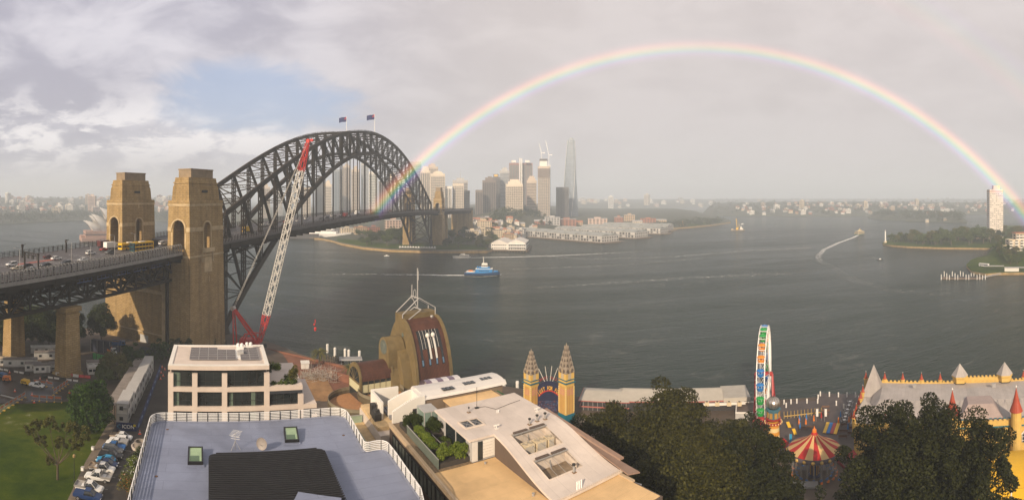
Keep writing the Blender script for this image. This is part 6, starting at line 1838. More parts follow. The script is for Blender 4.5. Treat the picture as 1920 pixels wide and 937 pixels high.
def slab(mb,prof,x0,x1,base=0.0,k=None):
 poly=[(p[0],p[1])for p in prof]+[(prof[-1][0],base),(prof[0][0],base)]
 mb.extrude([(-q,z)for q,z in poly],(x0,0,0),(0,1,0),(0,0,1),(1,0,0),x1-x0,k)
 return mb
pm0=curve(10.5,4.0,HB-4)
pm1=[(q*1.0,z)for q,z in curve(11.0,4.0,HB-3.4)]
m=MB();slab(m,pm0,.9,12.6);m.build('cladded_roof',CORR,BELL,False)
m=MB();slab(m,pm1,0,.9);slab(m,pm1,12.6,13.6);m.box2(.2,13.3,-.2,4.5,HB-2,HB+1.7);m.build('rib_wall',OLIVE,BELL)
m=MB()
def on(q_i,x,out=.12):
 q,z=pm0[q_i];return(x,-q-out,z+out*.6)
def surf(t,x,out):
 a=pi*t;return(x,10.5*cos(a)-out*cos(a)*-1*-1 if False else-(-10.5*cos(a))*1.0,4+(HB-4)*sin(a))
def sp(t,x,out=.1):
 """point on the camera-side slope: t 0 at the foot, 1 at the ridge"""
 a=pi/2*t
 return(x,-10.5*cos(a)-out*cos(a),4+(HB-4)*sin(a)+out*sin(a))
def patch(mb,x0,x1,t0,t1,out=.12,n=6,k=None):
 mb.grid([[sp(t0+(t1-t0)*i/n,x0,out)for i in range(n+1)],[sp(t0+(t1-t0)*i/n,x1,out)for i in range(n+1)]],k)
patch(m,2.6,11.0,.46,.68,.10)
for x in(2.6,5.2,7.8,10.2):patch(m,x,x+.8,.30,.46,.10)
m.build('window',mat('slot_dark',(.02,.022,.022),.2,.3,1,spec=.6),BELL)
m=MB()
for x in(3.6,4.8,6.0,7.2,8.4,9.6):patch(m,x,x+.10,.46,.68,.20)
for x in(5.9,7.95):
 patch(m,x,x+.7,.36,.58,.22)
 m.lathe([(0,-.6),(.6,-.3),(.75,.2),(.5,.8),(0,1.0)],c=(x+.35,sp(.6,0,.1)[1]-.2,sp(.6,0,.1)[2]),n=10)
m.build('white_fins',WALLS[0],BELL)
m=MB()
for x in(2.7,5.3,7.9,10.3):patch(m,x,x+.6,.31,.36,.24)
m.build('pane',mat('pane_blue',(.10,.18,.28),.1,.2,1),BELL)
m=MB();slab(m,curve(8.6,3,HB-10),-3.2,0);slab(m,curve(6.6,3,13.5),-6.0,-3.2);m.build('wing',OLIVE,BELL)
m=MB()
pb1=curve(3.6,19.5,4.2,16)
slab(m,pb1,-6.4,-.5,12);m.build('barrel_wing',OLIVE,BELL)
m=MB();m.tube((-6.5,0,20.6),(-6.38,0,20.6),2.3,None,20);m.tube((-.1,-1.2,HB-4.6),(-.02,-1.2,HB-4.6),.7,None,14);m.build('round_window',MATS['window_grey_green'],BELL)
m=MB()
pb2=curve(4.4,12.0,4.6,16)
slab(m,pb2,-16.0,-5.6,12.0);m.build('barrel_roof',CORR,BELL)
m=MB();slab(m,curve(4.7,12.0,4.9,16),-16.6,-16.0,0.0);slab(m,curve(4.7,12,4.9,16),-5.6,-5.0,0);m.box2(-16.0,-5.6,-4.3,4.3,0,11.9);m.build('arch_frame',OLIVE,BELL)
m=MB();m.box2(-15.9,-5.7,-4.42,-4.3,8.6,11.0);m.box2(-16.72,-16.6,-3.9,3.9,8.6,10.9);m.build('panel',CREAMP,BELL)
m=MB();m.box2(-15.9,-5.7,-4.44,-4.3,.5,8.4);m.box2(-15.9,-5.7,-4.40,-4.3,11.0,12.0);m.box2(-16.71,-16.6,-3.9,3.9,1,8.4)
m.extrude([(4.0*cos(pi*i/12),3.9*sin(pi*i/12))for i in range(13)],(-16.70,0,11.6),(0,-1,0),(0,0,1),(1,0,0),.1)
m.build('glazing',DGL,BELL)
m=MB()
for x in np.linspace(-15.9,-5.7,6):m.box((float(x),-4.46,.5),(.14,.08,11.5))
for k in range(5):a=pi*(k+1)/6;m.beam((-16.75,0,11.6),(-16.75,-3.9*cos(a),11.6+3.9*sin(a)),.12)
m.build('mullion',OLIVE,BELL)
m=MB()
for cx_,cy_,r_,z,hgt in((-17.5,-5.5,9.5,6.0,1.0),(-10.5,-6.5,7.2,7.8,1.1),(15.5,6.0,5.2,8.0,1.0),(15.5,6,5.2,11.5,1.0)):
 m.lathe([(r_-.6,z-1.2),(r_,z-.6),(r_+.1,z),(r_+.1,z+hgt),(r_-.2,z+hgt),(r_-.2,z)],c=(cx_,cy_,0),n=32)
 m.lathe([(r_-1.1,-6),(r_-1.1,z-.8),(r_-.6,z-.8)],c=(cx_,cy_,0),n=32)
m.build('terrace_wall',OLIVE_D,BELL)
m=MB()
for cx_,cy_,r_,z in((-17.5,-5.5,9.3,6.05),(-10.5,-6.5,7.0,7.85),(15.5,6,5,8.05),(15.5,6,5,11.55)):m.lathe([(0,z),(r_-.1,z)],c=(cx_,cy_,0),n=28)
m.build('terrace_floor',mat('tile_orange',(.40,.20,.09),.8,.15,1),BELL)
m=MB()
for cx_,cy_,r_,z in((-17.5,-5.5,9.4,7.0),(-10.5,-6.5,7.1,8.9),(15.5,6,5.1,9.0),(15.5,6,5.1,12.5)):
 m.lathe([(r_,z),(r_,z+.9)],c=(cx_,cy_,0),n=32);m.lathe([(r_-.05,z+.9),(r_+.05,z+.95),(r_+.05,z+1.0),(r_-.05,z+1.0)],c=(cx_,cy_,0),n=32)
m.build('terrace_rail',mat('rail_bronze',(.22,.19,.13),.4,.1,1),BELL)
bush(BELL,'planting',[(-14,-10,-12,-10,8.0,9.2)],TREE_M,.4,91,60,.7)
m=MB()
top=HB+1.7
for y in(-.3,4.3):
 m.path([(.4,y,top-3.2),(.4,y,top),(6.6,y,top+5.0),(13,y,top+1.2),(13,y,top-2.2)],.13,5,None,True)
 m.beam((.4,y,top-3.2),(7.4,y,top+1.0),.24)
m.beam((6.2,-.3,top+5),(6.2,4.3,top+5),.3);m.beam((7.4,-.3,top+1.0),(7.4,4.3,top+1.0),.3)
m.beam((7.4,2,top+1),(7.4,2,top+14.6),.26);m.beam((5.2,2,top+4.4),(5.2,2,top+9.2),.22);m.beam((5.2,2,top+5),(7.4,2,top+1.0),.22);m.beam((7.6,2,top+10.5),(7.6,2,top+13.6),.3)
for k in range(10):a0,a1=2*pi*k/10,2*pi*(k+1)/10;m.beam((6.3+.5*cos(a0),2,top+6+1.5*sin(a0)),(6.3+.5*cos(a1),2,top+6+1.5*sin(a1)),.16)
m.build('spire',WALLS[4],BELL)
m=MB();m.lathe([(.5,0),(.6,.6),(.5,.8),(0,.9)],c=(11.2,-1,HB-.3),n=12);m.build('roof_vent',ALLOY,BELL)
#waterfront ground
TIMB=coursed('boardwalk_timber',(.066,.050,.046),(.03,.023,.021),9,.3,.6,.03,(.055,.043,.040),.2,.3)
DECK=mat('boardwalk_dark',(.070,.054,.050),.55,.3,.25,stain=.3)
bw=MB();bwp=[AT(1458,850,3.0),AT(1470,930,3.0),AT(1640,930,3),AT(1640,760,3.3),AT(1610,741,3.3),AT(1538,738,3.3),AT(1530,753,3.3),AT(1478,754,3.3),AT(1452,770,3.3)]
bw.prism([(p.x,p.y)for p in bwp],1.5,3.6);tag(bw.build('boardwalk',DECK),kind='structure')
BRK=mat('brick_paving',(.20,.085,.050),.85,.3,.25,stain=.2)
pv_=MB();pvp=[AT(500,655,4.3),AT(560,760,4.3),AT(640,790,4.3),AT(720,730,4.3),AT(690,702,4.3),AT(640,686,4.3),AT(560,668,4.3)]
pv_.prism([(p.x,p.y)for p in pvp],2,4.9);tag(pv_.build('promenade_paving',BRK),kind='structure')
er=MB();erp=[AT(560,742,5.1),AT(600,790,5.1),AT(640,760,5.1),AT(610,705,5.1),AT(575,700,5.1)]
er.prism([(p.x,p.y)for p in erp],4,5.1);tag(er.build('yard_ground',mat('yard_orange',(.30,.17,.075),.9,.35,.25,bump=.3,bscale=1.0)),kind='structure')
sc_=thing('scaffold_stack','great heap of silver scaffold tubes and frames on the quay beside the bell-roofed building','scaffolding',AT(600,712,5),.3)
m=MB();r=random.Random(4)
for i in range(420):
 x,y=r.uniform(-7.5,7),r.uniform(-3.6,4.5);z=4.0*(1-(abs(x)/9)**2)*r.random();a=r.uniform(0,3.14)if r.random()<.5 else r.choice((0,1.57));e=r.uniform(-.5,.5)+(1.5 if r.random()<.3 else 0);L=r.uniform(1.0,2.6)
 m.tube((x,y,z),(x+L*cos(a)*cos(e),y+L*sin(a)*cos(e),max(.05,z+L*sin(e))),.055,None,4,None,False)
m.build('tubes',mat('scaffold_steel',(.44,.40,.35),.4,.15,1,metal=.3),sc_)['kind']='stuff'
t=thing('site_hut','small white hut at the left of the scaffold heap','hut',AT(572,690,5),.5);MB().box2(-1.6,1.6,-1.2,1.2,0,2.2).build('wall',SHEDW,t);MB().hexa([(-1.8,-1.4,2.2),(1.8,-1.4,2.2),(1.8,1.4,2.2),(-1.8,1.4,2.2)],[(-1.8,-1.4,2.3),(1.8,-1.4,2.3),(1.8,1.4,2.8),(-1.8,1.4,2.8)]).build('roof',SHEDW,t)
rw=thing('brick_wall','long low red-brown wall of the quay behind the scaffold heap','wall',(0,0,0));m=MB()
L_=[AT(500,657,4.6),AT(560,670,4.6),AT(640,690,4.6),AT(700,706,4.6)]
for a,b in zip(L_[:-1],L_[1:]):m.beam(a+Vector((0,0,.5)),b+Vector((0,0,.5)),.5,1.1)
a,b=AT(600,702,5),AT(668,722,5);m.beam(a+Vector((0,0,1.4)),b+Vector((0,0,1.4)),.4,3)
m.build('wall',BRK,rw)
PILE_=MB();PILE_.tube((0,0,-3),(0,0,3.2),.62,None,12);PILE_.lathe([(.66,3.2),(.70,3.5),(.55,4.1),(0,4.3)],n=12)
pw_=PILE_.build('mooring_pile',mat('pile_white',(.70,.68,.65),.5,.08,1))
PL=[(614,655,'second'),(628,662,''),(647,664,''),(654,666,''),(674,668,''),(945,724,''),(970,727,''),(449,650,'')]
for i,(px,py,_)in enumerate(PL):
 o=pw_ if i==0 else pw_.copy()
 if i:COL.objects.link(o)
 o.location=AT(px,py,1.5);o.location.z=0 if i<7 else 2
 if i==7:o.scale=(.5,.5,.5)
 tag(o,['white mooring pile nearest the palm in the water','white mooring pile at the end of the timber dolphin','left one of the close pair of white mooring piles','right one of the close pair of white mooring piles','white mooring pile just left of the bell-roofed building','left white pile behind the white-roofed block','right white pile beside the striped gate towers','tiny white bollard on the seawall right of the crane'][i],'mooring pile','white mooring piles')
jt=thing('timber_jetty','old dark timber dolphin and grey jetty roof left of the bell-roofed building','jetty',AT(640,684,2),.35)
m=MB()
for i in range(9):m.tube((-8+i*1.1,6-i*.5,-4),(-8+i*1.1,6-i*.5,2.2+(i%3)*.4),.4,None,6)
m.beam((-8,6,.6),(1,1.8,.6),.4);m.build('piles',mat('timber_old',(.10,.08,.06),.9,.4,1),jt)
m=MB();m.hexa([(-1,-2,2.4),(9,-2,2.4),(9,3,2.4),(-1,3,2.4)],[(-.6,-1.4,2.9),(9,-1.4,2.9),(9,2.4,2.9),(-.6,2.4,2.9)]);m.build('roof',ALLOY,jt)
for x in(0,4,8):MB().box((x,.5,-3),(.3,.3,5.4)).build('post',ALLOY,jt)
wr=thing('wharf_shelter','low curved grey wharf roof between the white block and the gate towers','roof',PT(956,172,0),-.1)
m=MB();m.extrude([(-6,6.6),(-3,7.3),(3,7.3),(6,6.6),(6,6.3),(-6,6.3)],(-11,0,0),(0,1,0),(0,0,1),(1,0,0),20);m.build('roof',mat('roof_mid_grey',(.22,.20,.19),.5,.1,.4),wr)
m=MB()
for x in(-10,-4,2,8):
 for y in(-5,5):m.box((x,y,2),(.3,.3,4.4))
m.build('post',ALLOY,wr)
#palms
def palm(px,py,z,h,label,n=34,cr=3.4):
 p=AT(px,py,z);t=thing('palm_tree',label,'palm tree',p,0,'palms on the quay')
 MB().tube((0,0,-1),(0,0,h),.45,.35,8).build('trunk',BARK,t)
 m=MB();r=random.Random(px)
 for i in range(n):
  a=r.uniform(0,6.28);e=r.uniform(-.2,1.2);L=cr*r.uniform(.8,1.1);pts=[]
  for k in range(7):
   s_=k/6;rr2=L*s_*cos(e*(1-.3*s_));zz=h+L*(sin(e)*s_-.75*s_*s_)
   pts.append(Vector((rr2*cos(a),rr2*sin(a),zz)))
  sd=Vector((-sin(a),cos(a),0))
  for k in range(6):
   w=.55*(1-k/7)
   for j in range(2):
    q0=pts[k].lerp(pts[k+1],j/2);q1=pts[k].lerp(pts[k+1],(j+.8)/2)
    for sg in(-1,1):m.add([q0,q1,q1+sd*sg*w+Vector((0,0,-.25*w)),q0+sd*sg*w+Vector((0,0,-.35*w))],[(0,1,2,3)])
 m.build('fronds',TREE_O,t)
 return t
palm(599,683,5,5.2,'bushy palm on the quay beside the white piles',60,4.6);palm(655,703,5,3.0,'smaller palm half hidden behind the barrel roof of the bell-roofed building',44,4.0)
#striped gate towers with the arched sign between them
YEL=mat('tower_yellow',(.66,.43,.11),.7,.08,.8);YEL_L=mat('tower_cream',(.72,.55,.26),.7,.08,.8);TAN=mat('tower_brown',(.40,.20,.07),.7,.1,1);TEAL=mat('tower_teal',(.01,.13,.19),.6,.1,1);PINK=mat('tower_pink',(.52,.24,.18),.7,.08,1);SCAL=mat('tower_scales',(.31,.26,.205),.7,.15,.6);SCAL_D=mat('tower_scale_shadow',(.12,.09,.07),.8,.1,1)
def gate_tower(px,d,ztop,label):
 p=PT(px,d,3.5);t=thing('gate_tower',label,'tower',p,-AZ(px)+pi/4-.08,'gate towers with scalloped spires')
 s_=3.5;h=.65*(ztop-3.5)-3.2
 MB().box2(-s_/2-.15,s_/2+.15,-s_/2-.15,s_/2+.15,-1,3.2).build('base',TEAL,t)
 MB().box2(-s_/2,s_/2,-s_/2,s_/2,3.2,h).build('shaft',YEL,t)
 m=MB();q=MB()
 for sx,sy in((1,0),(-1,0),(0,1),(0,-1)):
  for u in(-.95,-.35,.35,.95):
   c=(sx*s_/2+sy*u,sy*s_/2+sx*u)
   m.box((c[0],c[1],3.3),(.12 if sx else.24,.12 if sy else.24,h-4.2));
   for z in(h-2.6,h-3.6):q.box((c[0],c[1],z),(.22 if sx else.34,.22 if sy else.34,.8))
 m.build('pilasters',TAN,t);q.build('tassels',PINK,t)
 m=MB()
 for z in np.arange(3.8,h-1,.62):
  for sx in(-1,1):
   for sy in(-1,1):m.box((sx*(s_/2-.1),sy*(s_/2-.1),float(z)),(.42,.42,.34))
 m.build('quoins',YEL_L,t)
 m=MB();m.box2(-s_/2-.3,s_/2+.3,-s_/2-.3,s_/2+.3,h,h+.35);m.box2(-s_/2-.2,s_/2+.2,-s_/2-.2,s_/2+.2,h+1.0,h+1.25);m.build('cornice',TEAL,t)
 b=MB();b.box2(-s_/2,s_/2,-s_/2,s_/2,h+.35,h+1.0);b.box2(-s_/2+.1,s_/2-.1,-s_/2+.1,s_/2-.1,h+1.25,h+3.4)
 for sx,sy in((1,0),(-1,0),(0,1),(0,-1)):
  ex=Vector((abs(sy),abs(sx),0));en=Vector((sx,sy,0));o=en*(s_/2+.02)-ex*(s_/2)+Vector((0,0,h+1.25))
  b.arch_wall(s_,3.0,1.5,1.4,o,ex,-en,.25)
 b.build('belfry',YEL,t)
 w=MB()
 for sx,sy in((1,0),(-1,0),(0,1),(0,-1)):
  for k in range(3):
   c=(sx*(s_/2-.08)+sy*(k-1)*.42,sy*(s_/2-.08)+sx*(k-1)*.42);w.box((c[0],c[1],h+1.4),(.05 if sx else.3,.05 if sy else.3,1.8))
 w.build('window',mat('window_pale',(.45,.42,.36),.4,.1,1),t)
 sp_=MB();z=h+3.2;tot=ztop-p.z-z;tiers=5
 for k in range(tiers):
  f0,f1=k/tiers,(k+1)/tiers
  r0,r1=(s_/2+.12)*(1-f0*.86),(s_/2)*(1-f1*.92)
  zz0,zz1=z+tot*f0*.92,z+tot*(f1+.1)*.92
  sp_.box((0,0,zz0),(r0*1.7,r0*1.7,zz1-zz0),0,0,r1/r0)
  for sx,sy in((1,0),(-1,0),(0,1),(0,-1)):
   for u in(-.5,.5):
    cx_,cy_=sx*r0*.96+sy*u*r0,sy*r0*.96+sx*u*r0
    n=7;ex=Vector((abs(sy),abs(sx),0));en=Vector((sx,sy,0))
    hh=(zz1-zz0)*.95
    arc=[(r0*.5*cos(pi*i/n),hh*.9*sin(pi*i/n))for i in range(n+1)]
    sp_.extrude(arc,(cx_,cy_,zz0),ex,(0,0,1),-en,r0*.35,0)
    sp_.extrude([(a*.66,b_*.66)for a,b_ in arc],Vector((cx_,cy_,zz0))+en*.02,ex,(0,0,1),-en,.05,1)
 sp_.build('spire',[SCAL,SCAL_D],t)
 m=MB();m.lathe([(.28,0),(.34,.5),(.2,.7),(.3,1.1),(.14,1.7),(.05,2.2),(0,2.2)],c=(0,0,ztop-p.z-1.6),n=8);m.build('finial',SCAL,t)
 return t
gate_tower(996,172,24.6,'scallop-spired yellow gate tower left of the arched sign, partly behind the white roof')
gate_tower(1062,166,28.2,'taller-looking scallop-spired yellow gate tower with teal foot, right of the arched sign')
SGN=thing('arched_sign','dark blue arched sign board reading JUST FOR FUN between the gate towers','sign',PT(1029,169,3.5),-AZ(1029)+.0)
w=7.2;m=MB()
arc=[(-w/2,2.0)]+[(w/2,2.0)]+[(w/2*cos(pi*i/12),9.8+2.3*sin(pi*i/12))for i in range(13)]
m.extrude(arc,(0,0,0),(1,0,0),(0,0,1),(0,1,0),.4);m.build('board',mat('sign_night_blue',(.012,.016,.05),.5,.15,2),SGN)
m=MB();r=random.Random(2)
for i in range(220):
 x,z=r.uniform(-w*.45,w*.45),2.3+3.4*r.random()**1.3;m.box((x,-.04,z),(r.uniform(.05,.28),.06,r.uniform(.05,.16)),0,r.choice((0,1)))
for i in range(30):m.box((r.uniform(-w*.42,w*.42),-.04,r.uniform(5.5,11)),(.07,.06,.07),0,1)
m.build('city_pattern',[mat('sign_brown',(.30,.10,.07),.6,.1,1),mat('sign_blue',(.08,.22,.45),.6,.1,1)],SGN)
for i,ch in enumerate('JUST FOR FUN'):
 if ch==' ':continue
 f=(i-5.5)/5.5;a=-f*.55
 text_mesh('letter',ch,1.45,mat('sign_letter',(.75,.42,.05),.5,0),SGN,Matrix.Translation((f*3.1,-.08,9.3-1.6*f*f))@Matrix.Rotation(pi/2,4,'X')@Matrix.Rotation(a,4,'Z')@Matrix.Diagonal((.62,1.15,1,1)),.05,'CENTER',.03)
m=MB()
for k in range(12):
 f0,f1=-1.1+2.2*k/12,-1.1+2.2*(k+1)/12
 m.beam((f0*3.0,-.03,9.0-1.5*f0*f0),(f1*3.0,-.03,9.0-1.5*f1*f1),.05,.35)
m.build('letter_band',mat('sign_red',(.45,.03,.02),.5,0),SGN)
for i,ch in enumerate('LUNA PARK'):
 if ch==' ':continue
 f=(4-i)/4
 text_mesh('letter',ch,1.3,mat('sign_dark_red',(.17,.02,.02),.6,.1,1),SGN,Matrix.Translation((f*2.9,.6,12.6-.9*f*f))@Matrix.Rotation(pi,4,'Z')@Matrix.Rotation(pi/2,4,'X'),.12,'CENTER',.04)
m=MB()
for x0,x1 in((-1.3,-3.0),(-.5,-1.1),(.4,.9),(1.2,2.6)):m.beam((x0,.3,11.8),(x1*1.1,.3,17.2-abs(x1)*.4),.13)
m.build('rays',WALLS[0],SGN)
m=MB()
for x in(-3.2,3.2):m.box((x,.3,-.5),(.5,.5,3))
m.build('post',TEAL,SGN)
gp=thing('gate_plaza_wall','low curved pale wall at the foot of the right gate tower','wall',AT(1085,790,3.4),.2);MB().box2(-2,5,-1.2,.2,-1,1.1).build('wall',mat('plaza_stone',(.22,.20,.17),.8,.15,1),gp)
#restaurant on the water's edge
RS=PT(1245,177,2.5)
rs=thing('waterfront_restaurant','long grey-roofed waterfront restaurant with pink-red trim half hidden by the fig tree','building',RS,-AZ(1245));rs.scale=(1,1,.68)
m=MB();m.box2(-27.5,-12,-3,8,0,6.2);m.box2(-12,27.6,-2.4,8,0,6.4);m.build('wall',mat('restaurant_glass',(.05,.05,.055),.15,.3,.8,spec=.6),rs)
m=MB()
m.hexa([(-28.5,-3.6,6.2),(-11.5,-3.6,6.2),(-11.5,8.6,6.2),(-28.5,8.6,6.2)],[(-27,1.8,8.4),(-14,1.8,8.4),(-14,3.2,8.4),(-27,3.2,8.4)])
m.hexa([(-16,-2.8,6.45),(20,-2.8,6.45),(20,8.4,6.45),(-16,8.4,6.45)],[(-14,3,9.3),(20,3,9.3),(20,4,9.3),(-14,4,9.3)])
m.box2(20,29,-3,8.4,5.6,7.6)
m.build('roof',mat('restaurant_roof',(.42,.39,.34),.6,.08,.4),rs)
m=MB();m.box2(-28.6,-11.4,-3.7,-3.55,5.9,6.25);m.box2(-28.4,-11.6,-3.4,-3.1,2.9,3.4);m.box2(-12,28,-2.9,-2.7,5.9,6.4);m.box2(-28.7,-28.5,-3.6,8.6,5.9,6.25);m.box2(-28.4,-28,-3.2,8,2.9,3.4)
m.build('trim',mat('trim_pink_red',(.38,.13,.11),.6,.1,1),rs)
m=MB()
for x in np.arange(-27,-12,1.6):m.box((float(x),-3.06,0),(.09,.14,6))
m.build('mullion',WALLS[4],rs)
m=MB();m.box2(13,27,-5.0,-2.9,5.2,5.5);m.box2(13,27,-5.1,-5.0,5.5,6.3);m.build('plant_deck',WALLS[0],rs)
for k,x in enumerate((14.5,18,22,25.5)):
 t=thing('air_conditioner',['first','second','third','fourth'][k]+' beige air conditioner from the left on the restaurant roof deck','air conditioner',PT(1245+x/177*FOC,172.8,6.1),-AZ(1245),'air conditioners on the restaurant roof')
 MB().box2(-.7,.7,-.5,.5,0,1.3).build('casing',mat('ac_cream',(.60,.50,.34),.6),t);MB().lathe([(.4,1.31),(.4,1.4),(0,1.4)],n=10).build('fan_guard',TRIM,t)
ft=thing('floating_pontoon','flat brown-roofed pontoon building right of the restaurant','pontoon',PT(1408,172,1),-AZ(1408))
MB().box2(-5,3.6,-4,5,-1,4.5).build('wall',WALLS[4],ft);m=MB();m.box2(-4.6,3.2,-3.6,4.6,4.5,4.62);m.build('roof',mat('pontoon_roof',(.10,.075,.06),.7,.2,1),ft)
m=MB();[m.box2(*q,4.45,4.9)for q in((-5,3.6,-4,-3.7),(-5,3.6,4.7,5),(-5,-4.7,-3.7,4.7),(3.3,3.6,-3.7,4.7))];m.build('parapet',WALLS[0],ft)
#observation wheel, seen edge on
WH=PT(1433,163,3.4)
fw=thing('ferris_wheel','tall white ferris wheel seen edge-on with bright coloured gondolas and red legs','ferris wheel',WH,-AZ(1437)+pi/2-.075)
RW,ZW=14.6,16.6
for sg in(-1,1):
 m=MB()
 for R in(RW,RW-1.2):
  for k in range(48):a0,a1=2*pi*k/48,2*pi*(k+1)/48;m.beam((R*cos(a0),sg*1.15,ZW+R*sin(a0)),(R*cos(a1),sg*1.15,ZW+R*sin(a1)),.2)
 for k in range(48):a0,a1=2*pi*k/48,2*pi*(k+1)/48;m.beam((RW*cos(a0),sg*1.15,ZW+RW*sin(a0)),((RW-1.2)*cos(a1),sg*1.15,ZW+(RW-1.2)*sin(a1)),.1)
 for k in range(24):a=2*pi*k/24;m.beam((0,sg*1.7,ZW),(RW*cos(a),sg*1.15,ZW+RW*sin(a)),.14)
 m.build('wheel_rim',WHITE,fw)
m=MB();m.tube((0,-2.6,ZW),(0,2.6,ZW),.7,None,14);m.build('hub',PAINT['red'],fw)
m=MB()
for k in range(24):a=2*pi*k/24;m.beam((RW*cos(a),-1.15,ZW+RW*sin(a)),(RW*cos(a),1.15,ZW+RW*sin(a)),.14);m.beam(((RW-1.2)*cos(a),-1.15,ZW+(RW-1.2)*sin(a)),(RW*cos(a+.26),1.15,ZW+RW*sin(a+.26)),.08)
m.build('cross_ties',WHITE,fw)
SUP=mat('support_red',(.34,.02,.025),.5,.1,1)
for sg in(-1,1):
 for dx in(-7.5,7.5):MB().beam((0,sg*2.5,ZW),(dx,sg*(3.4 if sg<0 else 2.8),-.5),.55).build('leg',SUP,fw)
m=MB();m.box2(-1.0,1.0,2.3,3.0,2,ZW);m.build('lettered_mast',SUP,fw)
m=MB()
for k in range(8):m.box((-1.05,2.65,4+k*1.45),(.1,.34,.9),0);m.box((-1.05,2.65,4.3+k*1.45),(.12,.2,.2))
m.build('mast_lettering',WALLS[0],fw)
GC=[mat('gondola_'+n,c,.4,.03,1)for n,c in(('green',(.02,.30,.06)),('orange',(.68,.24,.02)),('red',(.42,.03,.03)),('blue',(.02,.17,.48)),('teal',(.02,.28,.24)))]
gorder=[3,0,1,2,3,3,0,0,1,1,3,3,0,0,2,2,1,1,3,0,2,1,3,0]
for k in range(24):
 a=2*pi*(k+.5)/24;c=(RW*cos(a),0,ZW+RW*sin(a)-.9)
 g=MB();g.lathe([(0,-1.1),(.85,-.95),(1.1,-.1),(.95,-.05),(.6,-.6)],c=c,n=10)
 go=g.build('gondola',GC[gorder[k]],fw)
 MB().lathe([(1.25,.62),(1.1,.9),(.5,1.12),(0,1.18)],c=c,n=10).build('canopy',GC[gorder[k]],go)
 h=MB();[h.beam((c[0]+dx,dy,c[2]-.2),(c[0]+dx*.9,dy*.9,c[2]+.7),.06)for dx in(-.6,.6)for dy in(-.4,.4)];h.beam((c[0],0,c[2]+1.0),(c[0],0,c[2]+1.3),.1);h.build('frame',WHITE,go)
MB().box2(-8,8,-3,3,-.6,.5).build('platform',SUP,fw)
#striped tower with silver ball
dt=thing('striped_tower','orange and cream banded round tower topped by a large silver ball','tower',AT(1450,842,3.4),.3);dt.scale=(1,1,.86)
bands=[(2.05-.02*i,i*1.22)for i in range(8)]
m=MB()
for i in range(7):m.lathe([(2.0-.05*i,i*1.25-.4*(i==0)),(2.0-.05*(i+1),(i+1)*1.25)],n=24,k=i%2)
m.build('shaft',[mat('band_orange',(.58,.26,.03),.6,.05,1),mat('band_cream',(.66,.52,.26),.6,.05,1)],dt)
m=MB();m.lathe([(1.7,8.6),(2.5,8.8),(2.5,9.2),(1.9,9.3)],n=20);m.lathe([(1.9,10.0),(2.2,10.2),(2.2,10.4),(1.7,10.5)],n=20);m.build('red_ring',PAINT['red'],dt)
m=MB()
for k in range(18):a=2*pi*k/18;m.lathe([(.0,0),(.16,.05),(.2,.3),(.1,.5),(0,.5)],c=(2.45*cos(a),2.45*sin(a),8.9),n=6)
m.build('bulbs',YEL_L,dt)
m=MB();m.lathe([(1.75,10.4),(1.75,12.9),(2.2,13.1),(2.2,13.5),(1.4,13.6)],n=8);m.build('gallery',mat('gallery_teal',(.05,.14,.19),.6,.1,1),dt)
m=MB()
for k in range(8):a=2*pi*(k+.5)/8;m.box((1.66*cos(a),1.66*sin(a),10.8),(.5,.8,1.7),a)
m.build('window',mat('gallery_gold',(.40,.22,.05),.5,.1,1),dt)
m=MB();m.lathe([(2.0*sin(pi*i/12),15.3-2.0*cos(pi*i/12))for i in range(13)],n=24);m.build('ball',mat('ball_silver',(.62,.56,.50),.28,.1,1,metal=.85),dt,True)
m=MB()
for k in range(12):
 a=2*pi*k/12
 m.path([(2.03*sin(pi*i/8)*cos(a),2.03*sin(pi*i/8)*sin(a),15.3-2.03*cos(pi*i/8))for i in range(9)],.03,4)
m.tube((0,0,17.2),(0,0,18.4),.1,.03,6);m.build('ball_seams',TRIM,dt)
#swing carousel
CZ=3.6
cs=thing('swing_carousel','swing carousel with red and cream striped conical canopy and hanging seats','carousel',PT(1527,133,CZ),0)
CRM=mat('canopy_cream',(.56,.37,.16),.7,.05,1);CRD=mat('canopy_red',(.38,.016,.014),.7,.05,1)
m=MB();m.lathe([(6.7,7.7),(4.2,8.9),(2.0,10.2),(.75,11.2),(.5,11.6)],n=40,ks=lambda j,i:(i//2)%2);m.build('canopy',[CRM,CRD],cs)
m=MB();m.lathe([(.75,11.0),(.9,11.3),(.6,11.7),(.55,12.3),(.2,12.6),(0,13.3)],n=12,ks=lambda j,i:0 if j<2 else 1);m.build('finial',[CRD,PAINT['orange']],cs)
m=MB();m.lathe([(6.3,7.5),(6.8,7.8),(6.9,7.2),(6.75,6.6),(6.2,6.7)],n=40);m.build('fascia',mat('fascia_dark',(.09,.075,.09),.5,.2,1),cs)
m=MB()
for k in range(20):a=2*pi*k/20;m.lathe([(0,0),(.42,.05),(.5,.4),(.3,.7),(0,.75)],c=(6.75*cos(a),6.75*sin(a),6.8),n=8)
m.build('roundels',mat('roundel_gold',(.50,.32,.08),.5,.1,1),cs)
m=MB();m.lathe([(1.6,0),(1.6,1.0),(1.1,1.2),(1.0,5.5),(1.8,6.3),(6.2,6.7)],n=16);m.build('column',mat('column_blue',(.06,.07,.13),.5,.2,1),cs)
m=MB()
for k in range(8):a=2*pi*k/8;m.box((1.12*cos(a),1.12*sin(a),1.2),(.1,.3,4.2),a)
m.build('column_panels',mat('panel_gold',(.45,.25,.06),.5,.1,1),cs)
MB().lathe([(0,.35),(7.4,.35),(7.4,0),(7.6,-.6)],n=40).build('platform',DECK,cs)
